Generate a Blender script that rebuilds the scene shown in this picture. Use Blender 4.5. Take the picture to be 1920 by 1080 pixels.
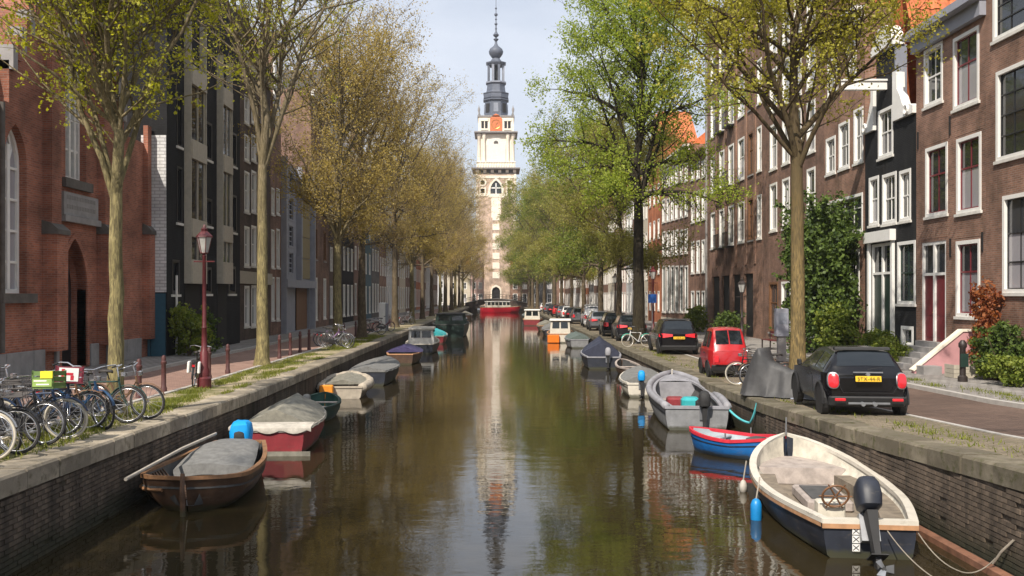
import bpy, math, random
import numpy as np
from mathutils import Vector, Matrix
from mathutils.geometry import tessellate_polygon
R = math.radians
SC = bpy.context.scene
COL = SC.collection
for o in list(bpy.data.objects): bpy.data.objects.remove(o)
rng = random.Random(7)

# ------------------------------------------------------------------ camera, sky, sun, exposure
FPX, VX, VY, CH = 1800.0, 930.0, 555.0, 3.6       # focal length / vanishing point of the photo (1920 px wide), eye height over water
cam = bpy.data.cameras.new('camera'); camo = bpy.data.objects.new('camera', cam); COL.objects.link(camo)
camo.location = (0, 0, CH); camo.rotation_euler = (R(90), 0, 0)
cam.sensor_width = 36; cam.lens = FPX / 1920 * 36
cam.shift_x = (960 - VX) / 1920; cam.shift_y = (VY - 540) / 1920
cam.clip_start = 0.1; cam.clip_end = 4000
SC.camera = camo
SUN_EL, SUN_AZ = 46.0, 205.0                       # compass: sun behind the camera and a little to its left
w = bpy.data.worlds.new('World'); SC.world = w; w.use_nodes = True
nt = w.node_tree; nt.nodes.clear()
def wn(t, **k):
    n = nt.nodes.new(t)
    for a, b in k.items(): setattr(n, a, b)
    return n
out = wn('ShaderNodeOutputWorld'); bg = wn('ShaderNodeBackground'); sky = wn('ShaderNodeTexSky')
sky.sky_type = 'NISHITA'; sky.sun_disc = False; sky.sun_elevation = R(SUN_EL); sky.sun_rotation = R(SUN_AZ)
sky.air_density = 1.0; sky.dust_density = 1.5; sky.ozone_density = 1.2
tc = wn('ShaderNodeTexCoord'); mp = wn('ShaderNodeMapping'); mp.inputs['Scale'].default_value = (1.6, 1.6, 4.0)
nz = wn('ShaderNodeTexNoise'); nz.inputs['Scale'].default_value = 1.7; nz.inputs['Detail'].default_value = 7; nz.inputs['Roughness'].default_value = 0.55
rp = wn('ShaderNodeMapRange'); rp.inputs['From Min'].default_value = 0.33; rp.inputs['From Max'].default_value = 0.66
rp.inputs['To Min'].default_value = 0.55; rp.inputs['To Max'].default_value = 0.95
mx = wn('ShaderNodeMix', data_type='RGBA'); mx.inputs['B'].default_value = (7.9, 8.4, 9.4, 1)
L = nt.links.new
L(tc.outputs['Generated'], mp.inputs['Vector']); L(mp.outputs['Vector'], nz.inputs['Vector']); L(nz.outputs['Fac'], rp.inputs['Value'])
L(rp.outputs['Result'], mx.inputs['Factor']); L(sky.outputs['Color'], mx.inputs['A']); L(mx.outputs['Result'], bg.inputs['Color'])
bg.inputs['Strength'].default_value = 0.092
L(bg.outputs['Background'], out.inputs['Surface'])
sl = bpy.data.lights.new('sun', 'SUN'); sl.energy = 4.9; sl.angle = R(0.6); sl.color = (1, 0.91, 0.79)
so = bpy.data.objects.new('sun', sl); COL.objects.link(so)
az = R(SUN_AZ); sd = Vector((math.sin(az) * math.cos(R(SUN_EL)), math.cos(az) * math.cos(R(SUN_EL)), math.sin(R(SUN_EL))))
so.rotation_euler = sd.to_track_quat('Z', 'Y').to_euler(); so.location = (0, -20, 60)
SC.view_settings.view_transform = 'Standard'; SC.view_settings.look = 'None'
SC.view_settings.exposure = 0.30; SC.view_settings.gamma = 1.0; SC.view_settings.use_curve_mapping = False
SC.cycles.use_denoising = True
SC.cycles.max_bounces = 7; SC.cycles.diffuse_bounces = 3; SC.cycles.glossy_bounces = 3; SC.cycles.transparent_max_bounces = 6
SC.cycles.caustics_reflective = False; SC.cycles.caustics_refractive = False
SC.cycles.sample_clamp_indirect = 6

# ------------------------------------------------------------------ helpers
class MB:
    def __init__(s): s.v = []; s.f = []
    def add(s, vs, fs):
        o = len(s.v); s.v += [tuple(p) for p in vs]; s.f += [tuple(i + o for i in f) for f in fs]; return s
    def box(s, x0, x1, y0, y1, z0, z1):
        return s.add([(x0,y0,z0),(x1,y0,z0),(x1,y1,z0),(x0,y1,z0),(x0,y0,z1),(x1,y0,z1),(x1,y1,z1),(x0,y1,z1)],
                     [(0,3,2,1),(4,5,6,7),(0,1,5,4),(1,2,6,5),(2,3,7,6),(3,0,4,7)])
    def cbox(s, x0, x1, y0, y1, z0, z1, c=.02):      # box with all edges chamfered through an octagonal stack
        def ring(z, i):
            a, b, d, e = x0+i, x1-i, y0+i, y1-i
            return [(a+c,d,z),(b-c,d,z),(b,d+c,z),(b,e-c,z),(b-c,e,z),(a+c,e,z),(a,e-c,z),(a,d+c,z)]
        return s.loft([ring(z0, c), ring(z0+c, 0), ring(z1-c, 0), ring(z1, c)])
    def loft(s, rings, closed=True, caps=True):
        n = len(rings[0]); vs = [p for r in rings for p in r]; fs = []
        for i in range(len(rings) - 1):
            for j in range(n if closed else n - 1):
                k = (j + 1) % n; fs.append((i*n+j, i*n+k, (i+1)*n+k, (i+1)*n+j))
        if caps and closed:
            fs.append(tuple(range(n-1, -1, -1))); fs.append(tuple((len(rings)-1)*n + j for j in range(n)))
        return s.add(vs, fs)
    def tube(s, pts, rad, n=6, caps=True):
        pts = [Vector(p) for p in pts]
        if not isinstance(rad, (list, tuple)): rad = [rad] * len(pts)
        rings = []; prev = None
        for i, p in enumerate(pts):
            t = (pts[min(i+1, len(pts)-1)] - pts[max(i-1, 0)])
            t = t.normalized() if t.length > 1e-9 else Vector((0,0,1))
            if prev is None:
                a = t.orthogonal().normalized()
            else:
                a = prev - t * prev.dot(t); a = a.normalized() if a.length > 1e-6 else t.orthogonal().normalized()
            prev = a; b = t.cross(a)
            rings.append([p + (a*math.cos(2*math.pi*k/n) + b*math.sin(2*math.pi*k/n)) * rad[i] for k in range(n)])
        return s.loft(rings, True, caps)
    def lathe(s, prof, n=12, c=(0,0), rot=0, sx=1, sy=1):
        return s.loft([[(c[0]+r*sx*math.cos(2*math.pi*k/n+rot), c[1]+r*sy*math.sin(2*math.pi*k/n+rot), z) for k in range(n)] for r, z in prof])
    def torus(s, c, r, t, axis='x', n=24, m=6, st=1.0):
        vs = []; fs = []
        for i in range(n):
            a = 2*math.pi*i/n
            for j in range(m):
                b = 2*math.pi*j/m; q = r + t*math.cos(b); h = t*st*math.sin(b)
                if axis == 'y': vs.append((c[0]+q*math.cos(a), c[1]+h, c[2]+q*math.sin(a)))
                elif axis == 'x': vs.append((c[0]+h, c[1]+q*math.cos(a), c[2]+q*math.sin(a)))
                else: vs.append((c[0]+q*math.cos(a), c[1]+q*math.sin(a), c[2]+h))
                fs.append((i*m+j, ((i+1)%n)*m+j, ((i+1)%n)*m+(j+1)%m, i*m+(j+1)%m))
        return s.add(vs, fs)
    def cyl(s, c0, c1, r, n=12): return s.tube([c0, c1], r, n)
    def ball(s, c, r, n=10, m=7, sz=1.0):
        pr = [(max(1e-3, r*math.sin(math.pi*i/m)), c[2] - r*sz*math.cos(math.pi*i/m)) for i in range(m+1)]
        return s.lathe(pr, n, (c[0], c[1]))
    def poly(s, outer, holes=(), y=0.0, reveal=0.0, map3=None):   # planar (u,z) polygon with holes; reveals run inward (+y)
        m3 = map3 or (lambda u, z, d: (u, y + d, z))
        loops = [[Vector((a, b, 0)) for a, b in lp] for lp in [outer, *holes]]
        flat = [p for lp in loops for p in lp]
        tris = tessellate_polygon(loops)
        s.add([m3(p.x, p.y, 0) for p in flat], [t for t in tris])
        if reveal:
            for lp in holes:
                n = len(lp); s.add([m3(a, b, 0) for a, b in lp] + [m3(a, b, reveal) for a, b in lp],
                                   [(i, (i+1) % n, n+(i+1) % n, n+i) for i in range(n)])
        return s
    def prism(s, outer, y0, y1, map3=None):
        n = len(outer); m3 = map3 or (lambda u, z, d: (u, d, z))
        tr = tessellate_polygon([[Vector((a, b, 0)) for a, b in outer]])
        vs = [m3(a, b, y0) for a, b in outer] + [m3(a, b, y1) for a, b in outer]
        return s.add(vs, [t for t in tr] + [tuple(i+n for i in reversed(t)) for t in tr] + [(i, (i+1) % n, n+(i+1) % n, n+i) for i in range(n)])
    def mesh(s, name, mat=None, smooth=False, fix=True):
        me = bpy.data.meshes.new(name); me.from_pydata(s.v, [], s.f)
        if fix and len(s.f) < 60000:
            import bmesh
            bm = bmesh.new(); bm.from_mesh(me); bmesh.ops.recalc_face_normals(bm, faces=bm.faces); bm.to_mesh(me); bm.free()
        if mat: me.materials.append(mat)
        if smooth:
            me.shade_smooth()
            if smooth != 'all': me.set_sharp_from_angle(angle=R(38))
        return me
    def obj(s, name, mat=None, parent=None, smooth=False, loc=(0,0,0), rz=0.0, fix=True):
        return link(name, s.mesh(name, mat, smooth, fix), parent, loc, rz)
def link(name, me, parent=None, loc=(0,0,0), rz=0.0):
    o = bpy.data.objects.new(name, me); COL.objects.link(o)
    o.location = loc
    if rz: o.rotation_euler = (0, 0, rz)
    if parent: o.parent = parent
    return o
def tag(o, label=None, cat=None, group=None, kind=None):
    if label: o['label'] = label
    if cat: o['category'] = cat
    if group: o['group'] = group
    if kind: o['kind'] = kind
    return o
def thing(name, label, cat, loc=(0,0,0), rz=0.0, group=None):
    return tag(link(name, None, None, loc, rz), label, cat, group)
def kids(o): return [c for c in ALLKIDS.get(o.name, [])]
def copy_tree(o, loc, rz, label, parent=None):
    def rec(src, par):
        c = src.copy(); COL.objects.link(c); c.parent = par
        for ch in src.children: rec(ch, c)
        return c
    r = rec(o, None); r.location = loc; r.rotation_euler = (0, 0, rz); r['label'] = label
    return r

# ------------------------------------------------------------------ materials
MATS = {}
def newmat(name):
    m = bpy.data.materials.new(name); m.use_nodes = True
    return m, m.node_tree, m.node_tree.nodes['Principled BSDF']
def N(t, typ, **ins):
    n = t.nodes.new(typ)
    for k, v in ins.items():
        if k in n.inputs: n.inputs[k].default_value = v
        else: setattr(n, k, v)
    return n
def hsv_jit(t, src, amount, base):
    pass
def plain(name, col, rough=.6, metal=0.0, var=.18, scale=6.0, bump=.0, spec=.5, coat=0.0, island=0.0):
    if name in MATS: return MATS[name]
    m, t, b = newmat(name); l = t.links.new
    b.inputs['Roughness'].default_value = rough; b.inputs['Metallic'].default_value = metal
    b.inputs['Specular IOR Level'].default_value = spec; b.inputs['Coat Weight'].default_value = coat
    tcx = N(t, 'ShaderNodeTexCoord')
    nz = N(t, 'ShaderNodeTexNoise', Scale=scale, Detail=6.0, Roughness=.6); l(tcx.outputs['Object'], nz.inputs['Vector'])
    mr = N(t, 'ShaderNodeMapRange'); mr.inputs['From Min'].default_value = .25; mr.inputs['From Max'].default_value = .75
    mr.inputs['To Min'].default_value = 1 - var; mr.inputs['To Max'].default_value = 1 + var
    l(nz.outputs['Fac'], mr.inputs['Value'])
    fac = mr.outputs['Result']
    if island:
        g = N(t, 'ShaderNodeNewGeometry'); oi = N(t, 'ShaderNodeObjectInfo')
        a = N(t, 'ShaderNodeMath', operation='ADD'); l(g.outputs['Random Per Island'], a.inputs[0]); l(oi.outputs['Random'], a.inputs[1])
        fr = N(t, 'ShaderNodeMath', operation='FRACT'); l(a.outputs[0], fr.inputs[0])
        m2 = N(t, 'ShaderNodeMapRange'); m2.inputs['To Min'].default_value = 1 - island; m2.inputs['To Max'].default_value = 1 + island
        l(fr.outputs[0], m2.inputs['Value'])
        mu = N(t, 'ShaderNodeMath', operation='MULTIPLY'); l(fac, mu.inputs[0]); l(m2.outputs['Result'], mu.inputs[1]); fac = mu.outputs[0]
    vm = N(t, 'ShaderNodeVectorMath', operation='SCALE'); vm.inputs[0].default_value = col[:3]; l(fac, vm.inputs['Scale'])
    l(vm.outputs['Vector'], b.inputs['Base Color'])
    if bump:
        bp = N(t, 'ShaderNodeBump', Strength=bump, Distance=.02); l(nz.outputs['Fac'], bp.inputs['Height']); l(bp.outputs['Normal'], b.inputs['Normal'])
    MATS[name] = m; return m
def brickmat(name, c1, c2, mortar, bw=.22, bh=.068, ms=.011, rough=.85, stain=(.03,.035,.02), stain_amt=.5, grime=.38, bump=.5):
    if name in MATS: return MATS[name]
    m, t, b = newmat(name); l = t.links.new
    b.inputs['Roughness'].default_value = rough; b.inputs['Specular IOR Level'].default_value = .25
    tcx = N(t, 'ShaderNodeTexCoord'); sp = N(t, 'ShaderNodeSeparateXYZ'); l(tcx.outputs['Object'], sp.inputs[0])
    ad = N(t, 'ShaderNodeMath', operation='ADD'); l(sp.outputs['X'], ad.inputs[0]); l(sp.outputs['Y'], ad.inputs[1])
    cb = N(t, 'ShaderNodeCombineXYZ'); l(ad.outputs[0], cb.inputs['X']); l(sp.outputs['Z'], cb.inputs['Y'])
    br = N(t, 'ShaderNodeTexBrick'); l(cb.outputs[0], br.inputs['Vector'])
    br.inputs['Scale'].default_value = 1.0; br.inputs['Brick Width'].default_value = bw; br.inputs['Row Height'].default_value = bh
    br.inputs['Mortar Size'].default_value = ms; br.inputs['Mortar Smooth'].default_value = .2; br.inputs['Bias'].default_value = 0
    br.inputs['Color1'].default_value = (*c1, 1); br.inputs['Color2'].default_value = (*c2, 1); br.inputs['Mortar'].default_value = (*mortar, 1)
    nz = N(t, 'ShaderNodeTexNoise', Scale=.9, Detail=8.0, Roughness=.65); l(tcx.outputs['Object'], nz.inputs['Vector'])
    mr = N(t, 'ShaderNodeMapRange'); mr.inputs['From Min'].default_value = .3; mr.inputs['From Max'].default_value = .7
    mr.inputs['To Min'].default_value = 1 - grime; mr.inputs['To Max'].default_value = 1 + grime * .8; l(nz.outputs['Fac'], mr.inputs['Value'])
    vm = N(t, 'ShaderNodeVectorMath', operation='SCALE'); l(br.outputs['Color'], vm.inputs[0])
    n0 = N(t, 'ShaderNodeTexNoise', Scale=.22, Detail=4.0, Roughness=.6); l(tcx.outputs['Object'], n0.inputs['Vector'])
    m0 = N(t, 'ShaderNodeMapRange'); m0.inputs['From Min'].default_value = .35; m0.inputs['From Max'].default_value = .65; m0.inputs['To Min'].default_value = .74; m0.inputs['To Max'].default_value = 1.22; l(n0.outputs['Fac'], m0.inputs['Value'])
    mm0 = N(t, 'ShaderNodeMath', operation='MULTIPLY'); l(mr.outputs['Result'], mm0.inputs[0]); l(m0.outputs['Result'], mm0.inputs[1]); l(mm0.outputs[0], vm.inputs['Scale'])
    mp = N(t, 'ShaderNodeMapping'); mp.inputs['Scale'].default_value = (2.2, 2.2, .35); l(tcx.outputs['Object'], mp.inputs['Vector'])
    n2 = N(t, 'ShaderNodeTexNoise', Scale=1.3, Detail=5.0); l(mp.outputs['Vector'], n2.inputs['Vector'])
    r2 = N(t, 'ShaderNodeMapRange'); r2.inputs['From Min'].default_value = .55; r2.inputs['From Max'].default_value = .78; r2.inputs['To Max'].default_value = stain_amt
    l(n2.outputs['Fac'], r2.inputs['Value'])
    mxx = N(t, 'ShaderNodeMix', data_type='RGBA'); l(r2.outputs['Result'], mxx.inputs['Factor']); l(vm.outputs['Vector'], mxx.inputs['A'])
    mxx.inputs['B'].default_value = (*stain, 1); l(mxx.outputs['Result'], b.inputs['Base Color'])
    if bump:
        bp = N(t, 'ShaderNodeBump', Strength=bump, Distance=.012); bp.invert = True
        l(br.outputs['Fac'], bp.inputs['Height']); l(bp.outputs['Normal'], b.inputs['Normal'])
    MATS[name] = m; return m
def glassmat(name, col, rand=.0, rough=.04):
    m, t, b = newmat(name); l = t.links.new
    b.inputs['Roughness'].default_value = rough; b.inputs['Specular IOR Level'].default_value = .7; b.inputs['IOR'].default_value = 1.5
    oi = N(t, 'ShaderNodeObjectInfo'); tcx = N(t, 'ShaderNodeTexCoord')
    nz = N(t, 'ShaderNodeTexNoise', Scale=.8, Detail=2.0); l(tcx.outputs['Object'], nz.inputs['Vector'])
    ad = N(t, 'ShaderNodeMath', operation='MULTIPLY'); l(oi.outputs['Random'], ad.inputs[0]); ad.inputs[1].default_value = 1.0
    mr = N(t, 'ShaderNodeMapRange'); mr.inputs['To Min'].default_value = 1 - rand; mr.inputs['To Max'].default_value = 1 + rand * 1.6; l(ad.outputs[0], mr.inputs['Value'])
    vm = N(t, 'ShaderNodeVectorMath', operation='SCALE'); vm.inputs[0].default_value = col; l(mr.outputs['Result'], vm.inputs['Scale']); l(vm.outputs['Vector'], b.inputs['Base Color'])
    bp = N(t, 'ShaderNodeBump', Strength=.12, Distance=.02); l(nz.outputs['Fac'], bp.inputs['Height']); l(bp.outputs['Normal'], b.inputs['Normal'])
    return m
def leafmat(name, c1, c2, trans=.35):
    m, t, b = newmat(name); l = t.links.new
    g = N(t, 'ShaderNodeNewGeometry'); cr = N(t, 'ShaderNodeValToRGB'); l(g.outputs['Random Per Island'], cr.inputs['Fac'])
    cr.color_ramp.elements[0].color = (*c1, 1); cr.color_ramp.elements[1].color = (*c2, 1)
    b.inputs['Roughness'].default_value = .55; b.inputs['Specular IOR Level'].default_value = .3
    tr = N(t, 'ShaderNodeBsdfTranslucent'); ms = N(t, 'ShaderNodeMixShader'); ms.inputs[0].default_value = trans
    hs = N(t, 'ShaderNodeHueSaturation'); hs.inputs['Saturation'].default_value = 1.15; hs.inputs['Value'].default_value = 1.25
    l(cr.outputs['Color'], b.inputs['Base Color']); l(cr.outputs['Color'], hs.inputs['Color']); l(hs.outputs['Color'], tr.inputs['Color'])
    l(b.outputs[0], ms.inputs[1]); l(tr.outputs[0], ms.inputs[2])
    l(ms.outputs[0], t.nodes['Material Output'].inputs['Surface'])
    MATS[name] = m; return m
def groundmat(name, ca, cb, cc, s1=.8, s2=9.0, bump=.4, lo=.45, hi=.6, rough=.9, brick=None, rnd=False):
    """two broad tones ca/cb mixed by a large noise, cc patches; optional paver pattern (w, h, mortar darkening)"""
    m, t, b = newmat(name); l = t.links.new
    b.inputs['Roughness'].default_value = rough; b.inputs['Specular IOR Level'].default_value = .25
    tcx = N(t, 'ShaderNodeTexCoord')
    n1 = N(t, 'ShaderNodeTexNoise', Scale=s1, Detail=8.0, Roughness=.62); l(tcx.outputs['Object'], n1.inputs['Vector'])
    n2 = N(t, 'ShaderNodeTexNoise', Scale=s2, Detail=6.0, Roughness=.7); l(tcx.outputs['Object'], n2.inputs['Vector'])
    r1 = N(t, 'ShaderNodeMapRange'); r1.inputs['From Min'].default_value = lo; r1.inputs['From Max'].default_value = hi; l(n1.outputs['Fac'], r1.inputs['Value'])
    m1 = N(t, 'ShaderNodeMix', data_type='RGBA'); m1.inputs['A'].default_value = (*ca, 1); m1.inputs['B'].default_value = (*cb, 1); l(r1.outputs['Result'], m1.inputs['Factor'])
    r2 = N(t, 'ShaderNodeMapRange'); r2.inputs['From Min'].default_value = .52; r2.inputs['From Max'].default_value = .68; l(n2.outputs['Fac'], r2.inputs['Value'])
    m2 = N(t, 'ShaderNodeMix', data_type='RGBA'); l(m1.outputs['Result'], m2.inputs['A']); m2.inputs['B'].default_value = (*cc, 1); l(r2.outputs['Result'], m2.inputs['Factor'])
    colr = m2.outputs['Result']; hgt = n2.outputs['Fac']
    if brick:
        br = N(t, 'ShaderNodeTexBrick'); l(tcx.outputs['Object'], br.inputs['Vector']); br.inputs['Scale'].default_value = 1
        br.inputs['Brick Width'].default_value = brick[0]; br.inputs['Row Height'].default_value = brick[1]; br.inputs['Mortar Size'].default_value = brick[1] * .09
        br.inputs['Color1'].default_value = (1.12,)*3 + (1,); br.inputs['Color2'].default_value = (.82,)*3 + (1,); br.inputs['Mortar'].default_value = (brick[2],)*3 + (1,)
        mm = N(t, 'ShaderNodeMix', data_type='RGBA', blend_type='MULTIPLY'); mm.inputs['Factor'].default_value = 1; l(colr, mm.inputs['A']); l(br.outputs['Color'], mm.inputs['B']); colr = mm.outputs['Result']
    oi = N(t, 'ShaderNodeObjectInfo'); ro = N(t, 'ShaderNodeMapRange'); ro.inputs['To Min'].default_value = .8; ro.inputs['To Max'].default_value = 1.2; l(oi.outputs['Random'], ro.inputs['Value'])
    if rnd: vr = N(t, 'ShaderNodeVectorMath', operation='SCALE'); l(colr, vr.inputs[0]); l(ro.outputs['Result'], vr.inputs['Scale']); colr = vr.outputs['Vector']
    l(colr, b.inputs['Base Color'])
    bp = N(t, 'ShaderNodeBump', Strength=bump, Distance=.03); l(hgt, bp.inputs['Height']); l(bp.outputs['Normal'], b.inputs['Normal'])
    MATS[name] = m; return m

M = {}
M['brown'] = brickmat('brown_brick', (.29,.152,.105), (.19,.10,.072), (.26,.2,.16))
M['brown2'] = brickmat('dark_brown_brick', (.245,.13,.095), (.16,.085,.064), (.23,.18,.145))
M['brown3'] = brickmat('warm_brown_brick', (.32,.165,.112), (.22,.115,.08), (.28,.22,.175))
M['red'] = brickmat('red_church_brick', (.39,.14,.082), (.25,.088,.055), (.30,.18,.14), stain_amt=.35)
M['orange'] = brickmat('orange_brick', (.5,.16,.06), (.42,.12,.05), (.35,.2,.14), stain_amt=.15)
M['tower_brick'] = brickmat('tower_brick', (.52,.37,.275), (.47,.32,.235), (.55,.47,.39))
M['black'] = brickmat('black_painted_brick', (.021,.022,.024), (.016,.016,.018), (.012,.012,.013), grime=.25, stain=(.05,.045,.04))
M['whitebrick'] = brickmat('white_painted_brick', (.72,.72,.72), (.64,.65,.66), (.42,.42,.43), bh=.13, bw=.4, ms=.02, stain=(.4,.38,.33), grime=.1)
M['darkbrown'] = brickmat('blackened_brown_brick', (.115,.075,.06), (.085,.058,.048), (.12,.1,.085))
M['greybrick'] = brickmat('grey_brick', (.16,.15,.15), (.12,.115,.12), (.18,.17,.16))
M['cream'] = plain('cream_render', (.58,.52,.42), .85, var=.1, scale=1.5)
M['pinkish'] = plain('pink_render', (.55,.38,.34), .85, var=.1, scale=1.5)
M['teal'] = plain('teal_panel', (.02,.085,.13), .6, var=.15)
M['stone'] = plain('pale_sandstone', (.80,.73,.61), .85, var=.14, scale=1.2, bump=.2)
M['stone_grey'] = plain('grey_stone', (.27,.26,.255), .85, var=.25, scale=2.5, bump=.4)
M['stone_dark'] = plain('dark_stone', (.10,.09,.08), .85, var=.35, scale=3, bump=.4)
M['lead'] = plain('lead_sheet', (.095,.11,.145), .6, metal=.1, var=.25, scale=1.0)
M['lead_light'] = plain('pale_lead_sheet', (.24,.26,.31), .55, metal=.1, var=.2, scale=1.0)
M['clock'] = plain('red_clock_face', (.62,.17,.06), .6, var=.12)
M['gold'] = plain('gilding', (.7,.42,.12), .35, metal=.8, var=.1)
M['white'] = plain('white_paint', (.80,.79,.76), .5, var=.06, scale=4)
M['whitedirty'] = plain('weathered_white_paint', (.68,.66,.62), .6, var=.18, scale=4)
M['greypaint'] = plain('lavender_grey_paint', (.30,.31,.36), .6, var=.12, scale=2)
M['maroon'] = plain('dark_red_paint', (.16,.022,.03), .4, var=.15)
M['darkgreen'] = plain('dark_green_paint', (.015,.035,.028), .4, var=.2)
M['blackpaint'] = plain('black_paint', (.018,.018,.02), .4, var=.2)
M['dark'] = plain('dark_panels_and_painted_shade', (.012,.011,.011), .8, var=.3)  # near-black: shade inside openings painted as colour, also dark doors and panels
M['ochre'] = plain('ochre_panel', (.27,.22,.12), .7, var=.12)
M['brownwood'] = plain('brown_wood', (.17,.08,.035), .6, var=.3, scale=8)
M['cream_panel'] = plain('cream_panel', (.43,.39,.32), .6, var=.15)
M['pink_plaster'] = plain('pink_plaster', (.50,.26,.27), .85, var=.14, scale=2, bump=.2)
M['rooftile'] = plain('orange_pantile', (.52,.15,.055), .8, var=.3, scale=5, island=.22)
M['slate'] = plain('grey_slate', (.10,.095,.10), .7, var=.3, scale=4, island=.35)
M['glass'] = glassmat('dark_window_glass', (.022,.024,.028), rand=.7)
M['glass_light'] = glassmat('curtained_window_glass', (.30,.29,.31), rand=.45)
M['carglass'] = glassmat('car_glass', (.012,.016,.02), rough=.03)
M['asphalt'] = groundmat('brick_road', (.125,.085,.068), (.165,.112,.088), (.095,.068,.055), .5, 7, .6, brick=(.21,.1,.6))
M['roadpink'] = groundmat('pink_brick_road', (.29,.185,.15), (.36,.235,.19), (.22,.145,.115), .5, 6, .4, brick=(.21,.1,.65))
M['parking'] = groundmat('mossy_cobbles', (.20,.165,.12), (.26,.215,.155), (.12,.12,.06), .9, 5, .6, brick=(.2,.1,.5))
M['verge'] = groundmat('mossy_verge', (.13,.13,.045), (.40,.33,.22), (.30,.25,.16), .7, 4.5, .8, lo=.42, hi=.55)
M['pavement'] = groundmat('grey_paving', (.27,.25,.235), (.33,.31,.29), (.22,.2,.18), .6, 6, .3, brick=(.3,.3,.6))
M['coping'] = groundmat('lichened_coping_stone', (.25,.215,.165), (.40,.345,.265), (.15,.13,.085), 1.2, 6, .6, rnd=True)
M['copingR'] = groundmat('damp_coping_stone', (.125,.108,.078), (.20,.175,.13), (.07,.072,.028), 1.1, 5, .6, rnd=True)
M['kerb'] = plain('kerb_stone', (.42,.40,.37), .85, var=.2, scale=3, bump=.3)
M['soil'] = groundmat('soil', (.10,.08,.055), (.14,.11,.075), (.08,.075,.04), 1, 6, .6)
M['qbrick'] = plain('wet_quay_brick', (.088,.066,.048), .85, var=.4, scale=3, bump=.5, island=.24)
M['qcore'] = brickmat('quay_masonry', (.080,.060,.045), (.066,.050,.039), (.085,.07,.055), bw=.22, bh=.072, stain=(.035,.04,.02), stain_amt=.6, grime=.4)
M['mortar'] = plain('lime_mortar', (.12,.10,.08), .9, var=.3, scale=6)
M['leaf_yg'] = leafmat('yellow_green_leaves', (.28,.30,.035), (.55,.53,.09), .55)
M['leaf_gold'] = leafmat('golden_olive_leaves', (.30,.225,.065), (.56,.44,.15), .5)
M['leaf_gold2'] = leafmat('bronze_budding_leaves', (.29,.21,.085), (.53,.41,.18), .5)
M['leaf_elm'] = leafmat('fresh_green_leaves', (.22,.30,.04), (.47,.52,.10), .55)
M['leaf_mid'] = leafmat('olive_green_leaves', (.22,.22,.055), (.44,.41,.12), .5)
M['leaf_amber'] = leafmat('yellow_amber_leaves', (.28,.27,.04), (.55,.51,.10), .5)
M['leaf_dark'] = leafmat('dark_glossy_leaves', (.03,.055,.014), (.13,.19,.035), .25)
M['leaf_lime'] = leafmat('lime_leaves', (.10,.15,.022), (.26,.30,.05))
M['leaf_rust'] = leafmat('rust_leaves', (.22,.06,.025), (.36,.14,.05))
M['grass'] = leafmat('grass_blades', (.10,.13,.02), (.26,.27,.05))
def tide(m):           # algae band above the waterline and long run-off streaks, both fixed to the wall
    t = m.node_tree; b = t.nodes['Principled BSDF']; l = t.links.new; src = b.inputs['Base Color'].links[0].from_socket
    g = N(t, 'ShaderNodeNewGeometry'); sp = N(t, 'ShaderNodeSeparateXYZ'); l(g.outputs['Position'], sp.inputs[0])
    mp = N(t, 'ShaderNodeMapping'); mp.inputs['Scale'].default_value = (1.8, 1.8, .14); l(g.outputs['Position'], mp.inputs['Vector'])
    n = N(t, 'ShaderNodeTexNoise', Scale=1.6, Detail=6.0, Roughness=.65); l(mp.outputs['Vector'], n.inputs['Vector'])
    n2 = N(t, 'ShaderNodeTexNoise', Scale=1.1, Detail=6.0, Roughness=.65); l(g.outputs['Position'], n2.inputs['Vector'])
    r = N(t, 'ShaderNodeMapRange'); r.inputs['From Min'].default_value = .36; r.inputs['From Max'].default_value = .66; r.inputs['To Min'].default_value = .5; r.inputs['To Max'].default_value = 1.65; l(n.outputs['Fac'], r.inputs['Value'])
    v = N(t, 'ShaderNodeVectorMath', operation='SCALE'); l(src, v.inputs[0]); l(r.outputs['Result'], v.inputs['Scale'])
    a = N(t, 'ShaderNodeMath', operation='MULTIPLY_ADD'); l(n2.outputs['Fac'], a.inputs[0]); a.inputs[1].default_value = -.5; l(sp.outputs['Z'], a.inputs[2])
    q = N(t, 'ShaderNodeMapRange'); q.inputs['From Min'].default_value = -.12; q.inputs['From Max'].default_value = .20; q.inputs['To Min'].default_value = .85; q.inputs['To Max'].default_value = 0; l(a.outputs[0], q.inputs['Value'])
    x = N(t, 'ShaderNodeMix', data_type='RGBA'); l(q.outputs['Result'], x.inputs['Factor']); l(v.outputs['Vector'], x.inputs['A']); x.inputs['B'].default_value = (.022,.024,.010,1); l(x.outputs['Result'], b.inputs['Base Color'])
tide(M['qbrick']); tide(M['qcore'])
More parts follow.
